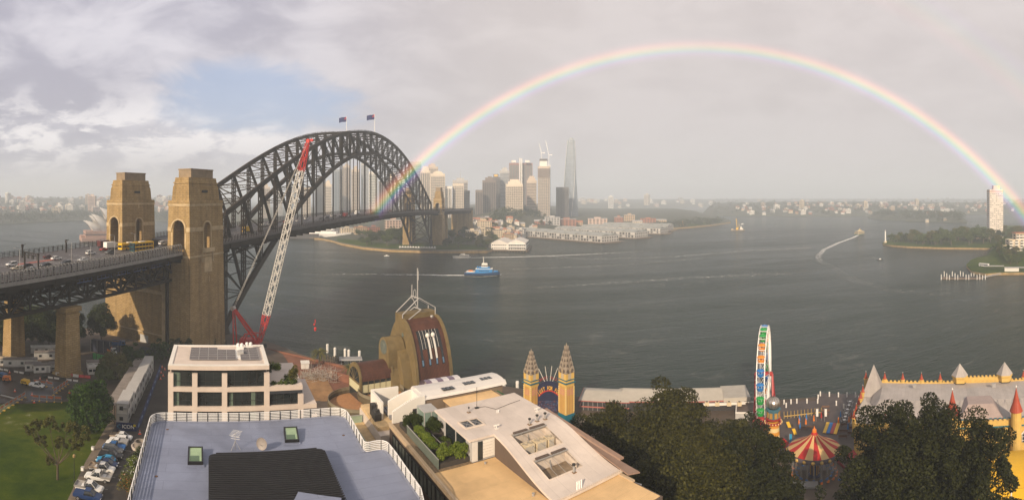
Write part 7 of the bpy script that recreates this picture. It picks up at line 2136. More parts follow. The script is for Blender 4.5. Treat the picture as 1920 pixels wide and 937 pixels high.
for ring,n,col in((5.7,20,'orange'),(4.5,16,'blue')):
 for k in range(n):
  a=2*pi*k/n+ring;x,y=ring*cos(a),ring*sin(a)
  s_=MB();s_.box((x,y,1.4),(.55,.55,.14),a);s_.box((x+.25*cos(a),y+.25*sin(a),1.4),(.08,.55,.6),a);so=s_.build('seat',PAINT['orange']if col=='orange' else GC[3],cs)
  c=MB();[c.beam((x+dx,y+dy,1.5),(x*.97,y*.97,6.7),.025)for dx in(-.2,.2)for dy in(-.2,.2)];c.build('chains',ALLOY,so)
dk_=MB();dk_.lathe([(0,3.62),(11.5,3.62)],c=(cs.location.x,cs.location.y,0),n=40);tag(dk_.build('plaza_paving',mat('plaza_brown',(.085,.066,.060),.8,.25,.4,stain=.2)),kind='structure')
fe=thing('ride_fence','curved low fence and barriers round the carousel','fence',cs.location,0);m=MB()
for k in range(40):
 a0,a1=pi*.95+pi*1.0*k/40,pi*.95+pi*1.0*(k+1)/40
 m.beam((9*cos(a0),9*sin(a0),1.0),(9*cos(a1),9*sin(a1),1.0),.07);m.box((9*cos(a0),9*sin(a0),0),(.07,.07,1.0))
m.build('rail',ALLOY,fe)
m=MB();a=-.2;m.beam((8.4,-2,.5),(9.6,5,.5),.1,1.0);m.beam((9.6,5,.5),(7.5,8,.5),.1,1.0);m.build('red_panel',SUP,fe)
for px,py,rot,lb in((1468,848,.6,'red pointed ticket tent left of the carousel'),(1600,872,-.3,'red framed gateway right of the carousel')):
 t=thing('ticket_tent',lb,'tent',AT(px,py,3.62),rot)
 MB().box((0,0,2.2),(2.8,2.8,1.9),0,None,.06).build('canopy',CRD if px<1500 else SUP,t);q=MB();[q.box((x,y,0),(.14,.14,2.2))for x in(-1.3,1.3)for y in(-1.3,1.3)];q.build('post',SUP,t)
t=thing('blue_tarpaulin','small bright blue covered kiosk in front of the carousel','kiosk',AT(1577,905,3.62),.4);MB().box((0,0,0),(1.6,1.2,1.1),0,None,.8).build('cover',GC[3],t);MB().box((.2,0,1.1),(.9,.8,.2)).build('lid',WHITE,t)
for px,py,w_,lb in((1510,925,5.5,'long grey metal kiosk roof at the bottom below the carousel'),):
 t=thing('kiosk',lb,'kiosk',AT(px,py,3.6),-AZ(px));MB().box2(-w_/2,w_/2,-1,1,0,2.0).build('wall',WALLS[4],t);MB().box2(-w_/2-.3,w_/2+.3,-1.3,1.3,2.0,2.25).build('roof',ALLOY,t)
WBL=MB();WBL.lathe([(.26,0),(.26,1.4),(.3,1.45),(.22,1.6),(0,1.7)],n=10)
wb0=WBL.build('bollard',MATS['pile_white'])
BL_=[(1470,758),(1483,757),(1494,756),(1513,756),(1533,756),(1534,748),(1538,742),(1555,743),(1572,744),(1588,744),(1604,744),(1474,764),(1568,760),(1582,766)]
for i,(px,py)in enumerate(BL_):
 o=wb0 if i==0 else wb0.copy()
 if i:COL.objects.link(o)
 o.location=AT(px,py,3.6);tag(o,'short white round bollard along the edge of the dark boardwalk','bollard','white bollards of the boardwalk')
cft=thing('cafe_table','x','table');MB().lathe([(.5,.72),(.5,.78),(0,.78)],n=12).build('table_top',WHITE,cft);MB().lathe([(.3,0),(.06,.05),(.05,.72)],n=8).build('leg',ALLOY,cft)
for k in range(4):a=pi/2*k+.4;q=MB();q.box((.95*cos(a),.95*sin(a),.42),(.45,.45,.06),a);q.box((1.15*cos(a),1.15*sin(a),.42),(.06,.45,.5),a);q.box((.95*cos(a),.95*sin(a),0),(.1,.1,.42));q.build('chair',ALLOY,cft)
for i,(px,py)in enumerate(((1594,756),(1592,763),(1589,771),(1587,778),(1585,785),(1583,791))):
 o=cft if i==0 else copy_tree(cft);o.location=AT(px,py,3.6);o.rotation_euler=(0,0,i*.5);tag(o,'white cafe table with four chairs in a row on the boardwalk','table','white cafe tables on the boardwalk')
um={}
for i,(px,py,c)in enumerate(((1498,800,'orange'),(1499,793,'blue'),(1511,800,'orange'),(1512,791,'blue'),(1526,794,'orange'),(1540,788,'red'),(1572,798,'orange'),(1576,786,'blue'),(1590,810,'blue'),(1592,796,'orange'),(1596,789,'red'),(1602,800,'orange'),(1500,808,'blue'))):
 if c not in um:
  t=thing('folded_umbrella','x','umbrella');MB().tube((0,0,0),(0,0,2.8),.05,None,6).build('pole',ALLOY,t);MB().lathe([(.34,.9),(.30,1.2),(.12,2.5),(0,2.8)],n=8).build('canopy',PAINT[c]if c!='blue' else GC[3],t);um[c]=t
 else:t=copy_tree(um[c])
 t.location=AT(px,py,3.6);tag(t,'folded %s umbrella standing among the boardwalk benches behind the carousel'%c,'umbrella','folded umbrellas on the boardwalk')
bn_=thing('bench','x','bench');q=MB();q.box((0,0,.4),(2.6,.5,.08));q.box((0,.25,.45),(2.6,.08,.5));q.build('seat',mat('bench_timber',(.13,.075,.05),.7,.2,2),bn_);q=MB();[q.box((x,0,0),(.1,.45,.4))for x in(-1.1,1.1)];q.build('leg',TRIM,bn_)
for i,(px,py)in enumerate(((1504,806),(1520,804),(1584,800),(1600,806),(1582,812),(1598,816),(1580,822),(1548,766),(1548,773),(1546,780))):
 o=bn_ if i==0 else copy_tree(bn_);o.location=AT(px,py,3.6);o.rotation_euler=(0,0,-AZ(px));tag(o,'brown timber bench among the umbrellas on the boardwalk','bench','benches on the boardwalk')
for px,py,L,cols,lb in((1559,806,5.5,('yellow','blue','red','yellow'),'ramp slide striped yellow, blue and red behind the carousel'),(1484,806,4.5,('yellow',),'pair of yellow slide strips left of the carousel')):
 t=thing('slide',lb,'slide',AT(px,py,3.6),-AZ(px)-(.2 if px>1500 else-.35))
 for k,c in enumerate(cols):
  x=(k-len(cols)/2+.5)*1.1
  for part in((0,)if len(cols)>1 else(-2.6,2.6)):
   l2=L if len(cols)>1 else 2.0
   MB().hexa([(x-.5,part-l2/2,.1),(x+.5,part-l2/2,.1),(x+.5,part+l2/2,.9),(x-.5,part+l2/2,.9)],[(x-.5,part-l2/2,.25),(x+.5,part-l2/2,.25),(x+.5,part+l2/2,1.1),(x-.5,part+l2/2,1.1)]).build('lane',PAINT[c]if c!='blue' else GC[3],t)
 q=MB();[q.box((x,L/2-.4,0),(.12,.12,.9))for x in(-1,1)];q.build('post',TRIM,t)
wl_=thing('low_railing','low yellowish railing wall crossing the boardwalk behind the carousel','railing',(0,0,0));a,b=AT(1470,785,3.6),AT(1540,777,3.6);q=MB();q.beam(a+Vector((0,0,.8)),b+Vector((0,0,.8)),.25,.3)
for k in range(12):c=a.lerp(b,k/11);q.box((c.x,c.y,3.6),(.16,.16,2.3))
q.build('rail',mat('rail_yellow',(.40,.27,.08),.7,.1,1),wl_)
for px,py,c,lb in((1530,790,'white','white banner pole left of the finial of the carousel'),(1546,790,'white','white banner pole right of the finial of the carousel'),(1480,840,'sky','blue and white banner left of the carousel')):
 t=thing('banner_pole',lb,'banner',AT(px,py,3.6),-AZ(px));MB().tube((0,0,0),(0,0,4.2),.06,None,6).build('pole',ALLOY,t);MB().box2(.05,.75,-.03,.03,1.6,4.0).build('banner',PAINT[c],t)
#yellow castle hall
ca_=-.80
CYEL=mat('castle_yellow',(.58,.385,.105),.75,.1,.5,stain=.1);CROOF=mat('castle_roof',(.40,.365,.345),.55,.12,.25,stain=.2,sheet=(30,1.1,ca_+pi/2,.8));CRED=mat('castle_red',(.33,.05,.022),.6,.08,1)
A0=PT(1640,168,3.4);ca=-.80
HL=thing('castle_hall','yellow castle-style hall with grey roofs, battlements and red-capped turrets by the water','hall',A0,ca)
m=MB();m.box2(-3,75,-25,.6,-1,9.2);m.build('wall',CYEL,HL)
m=MB()
m.hexa([(0,-23.5,9.2),(75,-23.5,9.2),(75,-.6,10.6),(0,-.6,10.6)],[(3,-14.5,12.2),(75,-14.5,12.2),(75,-5.5,12.6),(3,-5.5,12.6)])
m.box2(-2.9,0,-24,.2,9.2,9.6);m.box2(2,75,-5.4,.2,10.2,12.0)
m.build('roof',CROOF,HL)
m=MB()
for i in range(33):m.box((4.5+i*2.2,-12,12.3-.25),(.06,12,.12))
m.build('roof_ribs',ALLOY,HL)
m=MB();q=MB()
m.box2(-3,75,.2,.8,9,12.3)
for i in range(60):m.box((-2.6+i*1.3,.5,12.3),(.62,.6,.45))
m.box2(22,75,-25.2,-24.5,9,10.4);q.box2(22,75,-25.3,-24.5,8.6,9.0)
for i in range(42):m.box((22.6+i*1.3,-24.85,10.4),(.7,.7,.5));q.box((22.6+i*1.3,-24.85,10.9),(.78,.78,.08))
for i in range(16):m.box((-2.9,-24+i*1.5,9.6),(.6,.7,.5))
m.build('battlements',CYEL,HL);q.build('battlement_caps',TEAL,HL)
for i,(x,z,w_,l_,h_)in enumerate(((-1.2,9.4,7.0,7.0,9.4),(-1.2,9.2,7.0,7.6,6.0))):
 y=-2.6 if i==0 else-20.5
 MB().box((x+(.6 if i else 1.2),y,z-.2),(w_,l_,h_),0,None,.015).build('pyramid_roof',CROOF,HL)
m=MB()
m.hexa([(25,-24.4,9.3),(39,-24.4,9.3),(39,-15,9.3),(25,-15,9.3)],[(28.5,-20,13.2),(35.5,-20,13.2),(35.5,-14,13.2),(28.5,-14,13.2)]);m.build('hipped_roof',mat('castle_roof_warm',(.34,.27,.25),.6,.1,.4),HL)
for x in(27.3,41.8):
 m=MB();m.lathe([(2.3,10),(2.3,13.6),(2.6,13.8),(2.6,14.5),(2.0,14.5)],c=(x,.9,0),n=6);tw=m.build('back_tower',CYEL,HL);MB().lathe([(2.7,14.4),(0,18.2)],c=(x,.9,0),n=6).build('cap',CROOF,tw);MB().lathe([(2.36,12.0),(2.36,12.3)],c=(x,.9,0),n=6).build('band',TRIM,tw)
m=MB();m.box2(29,40,.4,1.3,10,13.6)
for i in range(9):m.box((29.6+i*1.25,.85,13.6),(.6,.8,.45))
m.build('link_wall',CYEL,HL)
for i,x in enumerate((-2.9,3.2,9,15,21,48,54,60,66,72)):
 m=MB();m.lathe([(.55,9.5),(.62,12.6),(.75,12.8),(.75,13.1),(.5,13.1)],c=(x,.7,0),n=8);tr=m.build('turret',CYEL,HL);MB().lathe([(.66,13.0),(.4,13.8),(0,15.2)],c=(x,.7,0),n=8).build('cap',CRED,tr);MB().lathe([(0,15.15),(.12,15.25),(0,15.45)],c=(x,.7,0),n=6).build('ball',WALLS[0],tr)
for y in(-24.6,-20,-15,-10.5,-5.5):
 m=MB();m.lathe([(.5,6),(.5,10.4),(.66,10.6),(.66,10.9),(.4,10.9)],c=(-3.1,y,0),n=8);tr=m.build('turret',CYEL,HL);MB().lathe([(.6,10.85),(.35,11.6),(0,13.0)],c=(-3.1,y,0),n=8).build('cap',CRED,tr);MB().lathe([(0,12.95),(.12,13.05),(0,13.25)],c=(-3.1,y,0),n=6).build('ball',WALLS[0],tr)
for x in(5.6,50.0,57.2,64.5,72):
 m=MB();m.lathe([(.2,6.5),(.55,7.4),(.55,10.6),(.5,10.6)],c=(x,-25.3,0),n=8);tr=m.build('turret',CYEL,HL);MB().lathe([(.62,10.5),(0,13.2)],c=(x,-25.3,0),n=8).build('cap',CRED,tr)
for x in(23.8,41.2):
 m=MB();m.lathe([(1.55,-1),(1.45,13.0),(1.7,13.3),(1.2,13.3)],c=(x,-26,0),n=16);tr=m.build('round_turret',CYEL,HL);MB().lathe([(1.85,13.2),(1.0,15.5),(0,19.6)],c=(x,-26,0),n=16).build('cap',CRED,tr)
 MB().lathe([(0,19.5),(.22,19.7),(.22,19.9),(0,20.2)],c=(x,-26,0),n=8).build('ball',WALLS[0],tr)
for i,x in enumerate((44.5,50.6,56.7,62.8,68.9)):
 f_=MB();n=10
 f_.extrude([(2.0*cos(pi*k/n),2.0*sin(pi*k/n))for k in range(n+1)]+[(-2.0,-1.2),(2.0,-1.2)],(x,-25.06,5.2),(1,0,0),(0,0,1),(0,1,0),.1)
 fo=f_.build('window',PANE,HL);q=MB()
 for k in range(-2,3):q.beam((x+k*.75,-25.1,4.1),(x+k*.75,-25.1,5.2+sqrt(max(0,4-(k*.75)**2))*.95),.12)
 for z in(4.6,5.6,6.4):q.beam((x-1.8,-25.1,z),(x+1.8,-25.1,z),.1)
 for k in range(n):a0,a1=pi*k/n,pi*(k+1)/n;q.beam((x+2.05*cos(a0),-25.12,5.2+2.05*sin(a0)),(x+2.05*cos(a1),-25.12,5.2+2.05*sin(a1)),.3)
 q.build('frame',WALLS[0],fo)
m=MB();[m.box((x,y,12.3),(1.1,.9,1.4))for x,y in((13,-5),(37.5,-5.6),(64,-4))];m.build('roof_vent',ALLOY,HL)
m=MB();[m.lathe([(.5,0),(.5,.8),(.8,1.0),(0,1.5)],c=(x,y,11.6),n=8)for x,y in((54,-9),(57,-12),(60,-8.5),(49,-17))];m.build('white_cowl',WALLS[0],HL)
ya=PT(1893,124,3.4)
yh=thing('yellow_canopy','large bright yellow fabric canopy with a white stripe beyond the right-hand tree','canopy',ya,ca)
m=MB();m.grid([[(x,y,8.6-.018*(y+1)**2-(0 if y<6 else 0))for x in np.linspace(-9,22,12)]for y in np.linspace(-9,11,10)]);m.grid([[(x,-9,7.4)for x in np.linspace(-9,22,12)],[(x,-9.4,0)for x in np.linspace(-9,22,12)]]);m.build('fabric',mat('fabric_yellow',(.74,.43,.015),.6,.06,.8),yh)
m=MB();m.grid([[(x+(y+9)*.25,y,8.63-.018*(y+1)**2)for x in(4.0,5.6)]for y in np.linspace(-9,11,10)]);m.build('stripe',WALLS[0],yh)
m=MB();[m.box((x,-9,-1),(.3,.3,8.3))for x in(-9,-1,7,15,22)];m.build('post',WALLS[0],yh)
cw=thing('stone_pillar_wall','pale stone wall and pillar at the lower right edge','wall',PT(1913,95,5),-AZ(1913));MB().box2(-.6,3,-1,1,-4,8.6).build('wall',coursed('pale_blocks',(.42,.36,.25),(.2,.17,.12),1.2,.5,.85),cw);MB().box2(-.8,3.2,-1.2,1.2,8.6,8.9).build('coping',PALE,cw)
m=MB();m.box((-2.2,.4,-3),(2.6,1,8));m.build('gate_recess',TRIM,cw)
#opera house
OP=thing('opera_house','white shell-roofed opera house on its reddish podium behind the far pylon','opera house',PT(188,905,0),-AZ(188)+.12)
OPD=mat('podium_granite',(.36,.22,.17),.8,.1,.1)
m=MB();m.box2(-34,60,-22,30,-1,6);m.box2(-27,60,-18,28,6,17);m.box2(-33.8,-27,-10,24,6,9);m.build('podium',OPD,OP)
m=MB();m.box2(-27.3,40,-18.4,28,11,12.4);m.build('podium_window',PANE,OP)
def sail(x0,y,z0,L,h,w,label=None):
 m=MB();n=8
 for sg in(-1,1):
  rows=[]
  for i in range(n+1):
   t=i/n
   R=Vector((x0+L*t-4*(1-t),y,z0+h*(1-t**1.7)));S=Vector((x0+L*(.30+.70*t),y+sg*w*(1-t)**.8,z0))
   rows.append([R.lerp(S,j/n)+Vector((0,sg*w*.42*sin(pi*j/n)*(1-t)**.5,h*.10*sin(pi*j/n)*(1-t)))for j in range(n+1)])
  m.grid(rows)
  m.grid([[p+Vector((.8,-sg*.4,-.8))for p in r_]for r_ in rows])
  m.grid([[rows[0][j]for j in range(n+1)],[rows[0][j]+Vector((.8,-sg*.4,-.8))for j in range(n+1)]])
 m.build('shell',WALLS[0],OP)
 g=MB();g.add([(x0+L*.12-2,y,z0+h*.86),(x0+L*.34,y-w*.9,z0),(x0+L*.34,y+w*.9,z0)],[(0,1,2)]);g.build('glass_wall',mat('opera_glass',(.05,.035,.035),.2,.2,.2),OP)
for a in((-26,2,17,44,18,13),(-12,3,17,46,29,15),(3,4,17,48,40,17),(30,4,17,34,24,14),(-14,26,17,40,26,12)):sail(*a)
#traffic on the bridge
def on_deck(px,py):
 z=52.0
 for _ in range(30):
  p=AT(px,py,z)if py>HOR+5 else None
  s=(p.x-BX)*sin(BT)+(p.y-BY)*cos(BT);z=.5*z+.5*zdeck(s)
 p.z=zdeck(s);return p
BH=BROT
TG2='cars on the approach to the near pylons'
PROTO_C={}
def car(kind,col,p,rot,label,group):
 k=(kind,col)
 if k not in PROTO_C:PROTO_C[k]=vehicle(kind,col,label,p,rot,group)
 else:copy_tree(PROTO_C[k],label,p,rot,group)
for px,py,k,c,dr,lb in((22,499,'suv','white',pi,'white car at the left edge of the approach road'),(31,506,'sedan','cream',pi,'cream car just below the leftmost white one'),(50,501,'sedan','black',pi,'black car right of the cream one on the approach'),(57,508,'hatch','silver',pi,'silver car closest to the hooped fence'),(85,500,'sedan','black',pi,'black car beside the sign gantry'),(91,484,'sedan','maroon',0,'dark maroon car in the far lanes left of a white one'),(106,487,'sedan','white',0,'white car in the far lanes near the tall dark post'),(123,497,'suv','black',pi,'black car near the middle lamp post'),(155,490,'sedan','white',pi,'white car mid-way along the approach road'),(170,477,'suv','white',0,'white car farther along in the far lanes'),(206,476,'suv','grey',pi,'dark grey car below the white box truck'),(195,470,'hatch','red',0,'red car beside the white box truck'),(305,459,'suv','white',0,'white car just passing between the two near pylons'),(298,467,'sedan','silver',pi,'silver car beside the wall of the near pylon')):
 car(k,c,on_deck(px,py),BH+dr,lb,TG2)
truck(209,467,BH,'white',PAINT['white'],'white box truck on the far lanes of the approach',on_deck(209,467));truck(197,463,BH,'red',PAINT['maroon'],'dark red truck ahead of the white box truck',on_deck(197,464))
def bus(px,py,L,H,label,rot=0):
 t=thing('bus',label,'bus',on_deck(px,py),BH+rot,'yellow buses at the near pylons')
 MB().box2(-L/2,L/2,-1.25,1.25,.45,H).build('body',PAINT['yellow'],t)
 g=MB()
 for z0 in((1.25,)if H<3.6 else(1.15,2.75)):
  for sg in(-1,1):g.box2(-L/2+.5,L/2-.5,sg*1.25-.03,sg*1.25+.03,z0,z0+1.0)
  for sg in(-1,1):g.box2(sg*L/2-.03,sg*L/2+.03,-1.1,1.1,z0,z0+1.1)
 g.build('window',CGLASS,t)
 b=MB();[b.box((-L/2+1.2+i*(L-2.4)/5,sg*1.27,1.2),(.12,.05,H-1.8))for i in range(6)for sg in(-1,1)];b.build('pillars',PAINT['yellow'],t)
 for x in(L*.3,-L*.26):
  for sg in(-1,1):MB().tube((x,sg*.95,.5),(x,sg*1.28,.5),.5,None,12).build('wheel',TYRE,t)
 q=MB();q.box2(-1.5,1.5,-.7,.7,H,H+.25);q.build('roof_unit',WALLS[0],t)
 if H>3.6:MB().box2(L/2-.7,L/2+.02,-1.27,1.27,.5,H-.05).build('front_panel',mat('bus_front',(.02,.07,.085),.2,0),t)
bus(243,468,12,3.2,'single-deck yellow bus on the approach, behind the double-decker',0);bus(266,472,12.5,4.3,'yellow double-deck bus approaching the near pylon',pi)
r=random.Random(21)
for i in range(34):
 s_,t_=r.uniform(8,480),r.choice((1.5,4.5,8,11,14.5,18,21))
 c_=r.choice(('white','white','silver','black','grey','red'))
 car(r.choice(('sedan','suv','hatch')),c_,BR(s_,t_,zdeck(s_)+.01),BH+(0 if t_>11 else pi),'small %s car in the %s lanes under the arch of the bridge'%(c_,'outer' if t_<11 else 'inner'),'cars on the main span')
truck(0,0,BH,'red',PAINT['red'],'red truck in the traffic near the middle of the main span',BR(185,6,zdeck(185)));truck(0,0,BH+pi,'white',PAINT['white'],'white van-bodied truck in the traffic right of the crane boom',BR(235,14,zdeck(235)))
truck(0,0,BH+pi,'yellow',PAINT['yellow'],'yellow truck on the main span just beside the near pylon',BR(30,6,zdeck(30)))
def lamp(p,rot,label,h=9.5,arm=2.0,group='lamp posts along the approach'):
 t=thing('street_lamp',label,'street lamp',p,rot,group)
 MB().tube((0,0,0),(0,0,h),.13,.09,6).beam((0,0,h),(arm,0,h+.5),.12).build('pole',STEEL_D if arm==0 else ALLOY,t);MB().box((arm,0,h+.4),(.9,.3,.16)).build('lamp_head',WALLS[4],t)
for i,(px,py,lb)in enumerate(((37,510,'lamp post nearest the left edge on the near side of the road'),(134,494,'lamp post mid-way along the near side of the road'),(170,487,'short lamp post between the white cars'),(215,478,'lamp post in front of the white box truck'),(253,474,'lamp post between the two yellow buses'))):
 lamp(on_deck(px,py),BH+pi,lb,8 if i!=2 else 5.5)
for px,py,lb in((42,483,'dark post on the far parapet at left'),(124,473,'dark post on the far parapet right of the white car')):
 t=thing('signal_post',lb,'post',on_deck(px,py),BH,'dark posts on the far parapet');MB().box((0,0,0),(.5,.5,5.2)).beam((0,0,5),(1.6,0,5.6),.15).build('post',STEEL_D,t);MB().box((0,0,4.4),(.8,.7,1.2)).build('head',STEEL_D,t)
t=thing('sign_gantry','dark lane-signal gantry standing over the lanes of the approach','gantry',on_deck(72,510),BH)
q=MB();q.box((0,0,0),(.45,.45,6.4));q.box((0,8.5,0),(.4,.4,6.4));[q.beam((0,0,z),(0,8.5,z),.2)for z in(5.4,6.3)];[q.beam((0,i*1.2,5.4 if i%2 else 6.3),(0,(i+1)*1.2,6.3 if i%2 else 5.4),.1)for i in range(7)];q.build('frame',STEEL_D,t)
for y in(0,3,6):MB().box((-.3,y,4.2),(.3,1.2,1.4)).build('signal_head',TRIM,t)
del_=0
pk=thing('works_paint','x','x')if del_ else None
rp_=MB();a=on_deck(60,492);s0=(a.x-BX)*sin(BT)+(a.y-BY)*cos(BT);t0_=-(a.x-BX)*cos(BT)+(a.y-BY)*sin(BT)
deck_strip(rp_,s0-8,s0+12,4,t0_-1.6,t0_+1.6,lambda s:zdeck(s)+.004,lambda s:zdeck(s)+.016)
o=rp_.build('red_bus_lane',mat('lane_red',(.28,.09,.07),.8,.2,.5));o.location=(BX,BY,0);o.rotation_euler=(0,0,BROT);o['kind']='structure'
#lattice-boom crane
F0,F1=PT(487,236,9.5),PT(578,240,ZAT(263,240))
CRN=thing('lattice_crane','tall red and white lattice-boom crane leaning in front of the bridge','crane',(F0.x,F0.y,7.5),0)
f0,f1=F0-CRN.location,F1-CRN.location
ax=(f1-f0).normalized();e1=ax.cross(Vector((0,1,0))).normalized();e2=ax.cross(e1)
RDC=mat('crane_red',(.52,.018,.014),.45,.08,1);WHC=mat('crane_white',(.66,.64,.60),.5,.08,1)
def lattice(mb,p,q,w0,w1,step,th):
 L=(q-p).length;n=max(2,int(L/step));c=[]
 for i in range(n+1):
  w=(w0+(w1-w0)*i/n)/2;o=p.lerp(q,i/n);c.append([o+e1*w*a+e2*w*b for a,b in((-1,-1),(1,-1),(1,1),(-1,1))])
 for i in range(n):
  for k in range(4):
   mb.beam(c[i][k],c[i+1][k],th*1.7);k2=(k+1)%4
   mb.beam(c[i][k],c[i+1][k2],th)if(i+k)%2 else mb.beam(c[i][k2],c[i+1][k],th)
   if i%2==0:mb.beam(c[i][k],c[i][k2],th)
P_=lambda f:f0.lerp(f1,f)
m=MB();lattice(m,P_(0),P_(.135),1.2,2.7,2.0,.17);m.build('boom_foot',RDC,CRN)
m=MB();lattice(m,P_(.135),P_(.85),2.7,2.5,2.4,.17);m.build('boom',WHC,CRN)
m=MB();lattice(m,P_(.85),P_(.985),2.5,1.4,2.2,.17);m.build('boom_tip',RDC,CRN)
m=MB();m.box(f1+Vector((0,0,-1.2)),(1.6,1.4,1.6));m.beam(f1,f1+Vector((2.2,.3,.3)),.5);[m.tube(f1+Vector((dx,-.5,0)),f1+Vector((dx,.5,0)),.7,None,10)for dx in(0,1.8)];m.build('head_sheave',RDC,CRN)
W_=lambda px,py,d:PT(px,d,ZAT(py,d))-CRN.location
m=MB();mt=W_(438,578,231)
for dy in(-1.6,1.6):
 v=Vector((0,dy,0));m.beam(mt+v*.4,f0+v+Vector((-1,0,0)),.8);m.beam(mt+v*.4,W_(441,648,231)+v,.42);m.beam(W_(463,624,232)+v,W_(484,626,235)+v,.45);m.beam(W_(463,624,232)+v,W_(450,648,232)+v,.5)
for i in range(6):m.beam(mt.lerp(W_(441,648,231),i/6)+Vector((0,-1.3,0)),mt.lerp(W_(441,648,231),(i+1)/6)+Vector((0,1.3,0)),.14)
m.build('gantry_mast',RDC,CRN)
m=MB();m.tube(mt+Vector((-.3,-1,0)),mt+Vector((-.3,1,0)),1.0,None,12);m.build('mast_sheave',ALLOY,CRN)
m=MB();[m.tube(mt+Vector((0,dy*.6,0)),f1+Vector((0,dy*.3,-.5)),.055,None,5)for dy in(-1,1)];m.build('pendant',WHC,CRN)
m=MB();m.box((-5,0,.6),(9,5,2.4),.3);m.build('house',RDC,CRN);m=MB();[m.box((-3,y,-1.2),(9,1.4,1.6),.3)for y in(-3.2,3.2)];m.build('crawler_track',TRIM,CRN)
hk=W_(591,617,240);m=MB();m.tube(f1+Vector((2,.3,0)),Vector((hk.x,hk.y,hk.z+1.6)),.05,None,4);m.build('hoist_rope',TRIM,CRN)
m=MB();m.lathe([(0,-1),(.5,-.6),(.6,.4),(.3,1),(0,1.1)],c=hk,n=10);m.lathe([(0,0),(.45,.2),(.45,.9),(0,1.1)],c=hk+Vector((-.4,0,1.6)),n=8);m.box(hk+Vector((0,0,2.8)),(.3,.3,1.6));m.build('hook_block',RDC,CRN)
#boats and wakes
def hull(mb,L,B,H,sheer=.5,k=None):
 S=[(-.5,.82),(-.3,.98),(0,1),(.25,.86),(.4,.5),(.5,.05)]
 mb.grid([[(L*x,-B/2*w,H+sheer*max(0,x)*2),(L*x*.97,-B/2*w*.8,-.6),(L*x*.97,B/2*w*.8,-.6),(L*x,B/2*w,H+sheer*max(0,x)*2)]for x,w in S],k)
 mb.grid([[(L*x,-B/2*w,H+sheer*max(0,x)*2-.12),(L*x,B/2*w,H+sheer*max(0,x)*2-.12)]for x,w in S],k)
 w=S[0][1];mb.add([(-L/2,-B/2*w,H),(-L/2,B/2*w,H),(-L*.485,B/2*w*.8,-.6),(-L*.485,-B/2*w*.8,-.6)],[(0,1,2,3)],k)
BLU=mat('tug_blue',(.02,.20,.50),.4,.05,.5)
tg=thing('tugboat','bright blue and white tugboat with tall white mast crossing mid-harbour','boat',AT(904,516,0),-AZ(904)-.08)
m=MB();hull(m,34,10.5,2.6,1.4);m.build('hull',mat('tug_hull',(.015,.05,.13),.4,.05,.5),tg);m=MB();hull(m,34.3,10.9,.7,.3);m.build('fender',TRIM,tg)
m=MB();m.box2(-6,10,-3.9,3.9,2.5,6.3);m.box2(-3,7.5,-3.3,3.3,6.3,8.2);m.box2(11,15,-2,2,3.2,4.6);m.box2(-14.5,-5,-4.4,4.4,2.5,3.4);m.build('deckhouse',BLU,tg)
m=MB();m.box2(-6.2,10.2,-4.05,4.05,6.3,6.7);m.box((2.5,0,8.2),(6.4,5.8,3.0),0,None,.86);m.box((2.5,0,11.2),(4.8,4.4,.5));m.box2(-15,-7,-4.6,4.6,3.4,3.9);m.tube((1.5,0,11),(1.2,0,18),.45,.15,6);[m.beam((1.4,-w,z),(1.4,w,z),.3)for w,z in((2.0,12),(1.4,13.6),(.9,15))];m.beam((8,0,3),(2,0,10),.2);m.build('superstructure',WALLS[0],tg)
m=MB();m.box((2.5,0,9.1),(6.35,5.75,1.1),0,None,.94);[m.box((x,sg*3.92,4.2),(1.2,.1,.8))for x in(-2,0,2,4,6)for sg in(-1,1)];m.build('window',PANE,tg)
m=MB();[m.tube((-4.2,y,5.2),(-4.4,y,8.6),.6,.5,8)for y in(-2.2,2.2)];m.build('funnel',BLU,tg);m=MB();m.path([(-16,-3.8,3.4),(-16,3.8,3.4)],.1);m.box2(-13,-9,-1.2,1.2,3.4,4.8);m.build('towing_winch',PAINT['orange'],tg)
pb_=thing('patrol_boat','low grey boat speeding left ahead of a long white wake','boat',AT(866,484,0),-AZ(866)+pi)
m=MB();hull(m,23,5.6,2.0,.8);m.build('hull',mat('boat_grey',(.38,.38,.38),.5,.1,1),pb_);m=MB();m.box2(-9,3,-2.2,2.2,1.9,4.0);m.box2(-4,1.5,-1.9,1.9,4.0,5.6);m.beam((-2,0,5.6),(-2.6,0,8.6),.25);m.beam((-2.3,-1.4,7.4),(-2.3,1.4,7.4),.15);m.build('cabin',WALLS[4],pb_);m=MB();m.box2(-8.5,2.5,-2.25,2.25,2.8,3.5);m.build('window',PANE,pb_)
fy=thing('ferry','cream and green two-deck ferry heading away at the head of a curving wake','ferry',AT(1612,440,0),-AZ(1612)+pi/2-.55)
m=MB();hull(m,30,10,2.0,.5);m.build('hull',mat('ferry_green',(.05,.10,.06),.5,.1,1),fy);m=MB();m.box2(-13,11,-4.6,4.6,2,4.6);m.box2(-11,9,-4.2,4.2,4.9,7.3);m.box2(-4,4,-2.2,2.2,7.6,9.6);m.tube((-1,0,9.6),(-1,0,12.5),.8,.6,8);m.beam((2,0,9.6),(2,0,15),.25);m.build('cabin',mat('ferry_cream',(.62,.50,.28),.6,.05,1),fy);m=MB();m.box2(-14,12,-5,5,4.6,4.9);m.box2(-12,10,-4.7,4.7,7.3,7.6);m.build('roof',WALLS[1],fy)
m=MB();[m.box2(-12.5,10.5,sg*4.62-.05,sg*4.62+.05,3.0,4.0)for sg in(-1,1)];[m.box2(-10.5,8.5,sg*4.22-.05,sg*4.22+.05,5.6,6.7)for sg in(-1,1)];m.box2(-13.05,-12.95,-4,4,2.6,4.1);m.box2(-11.05,-10.95,-3.6,3.6,5.6,6.8);m.build('window',PANE,fy)
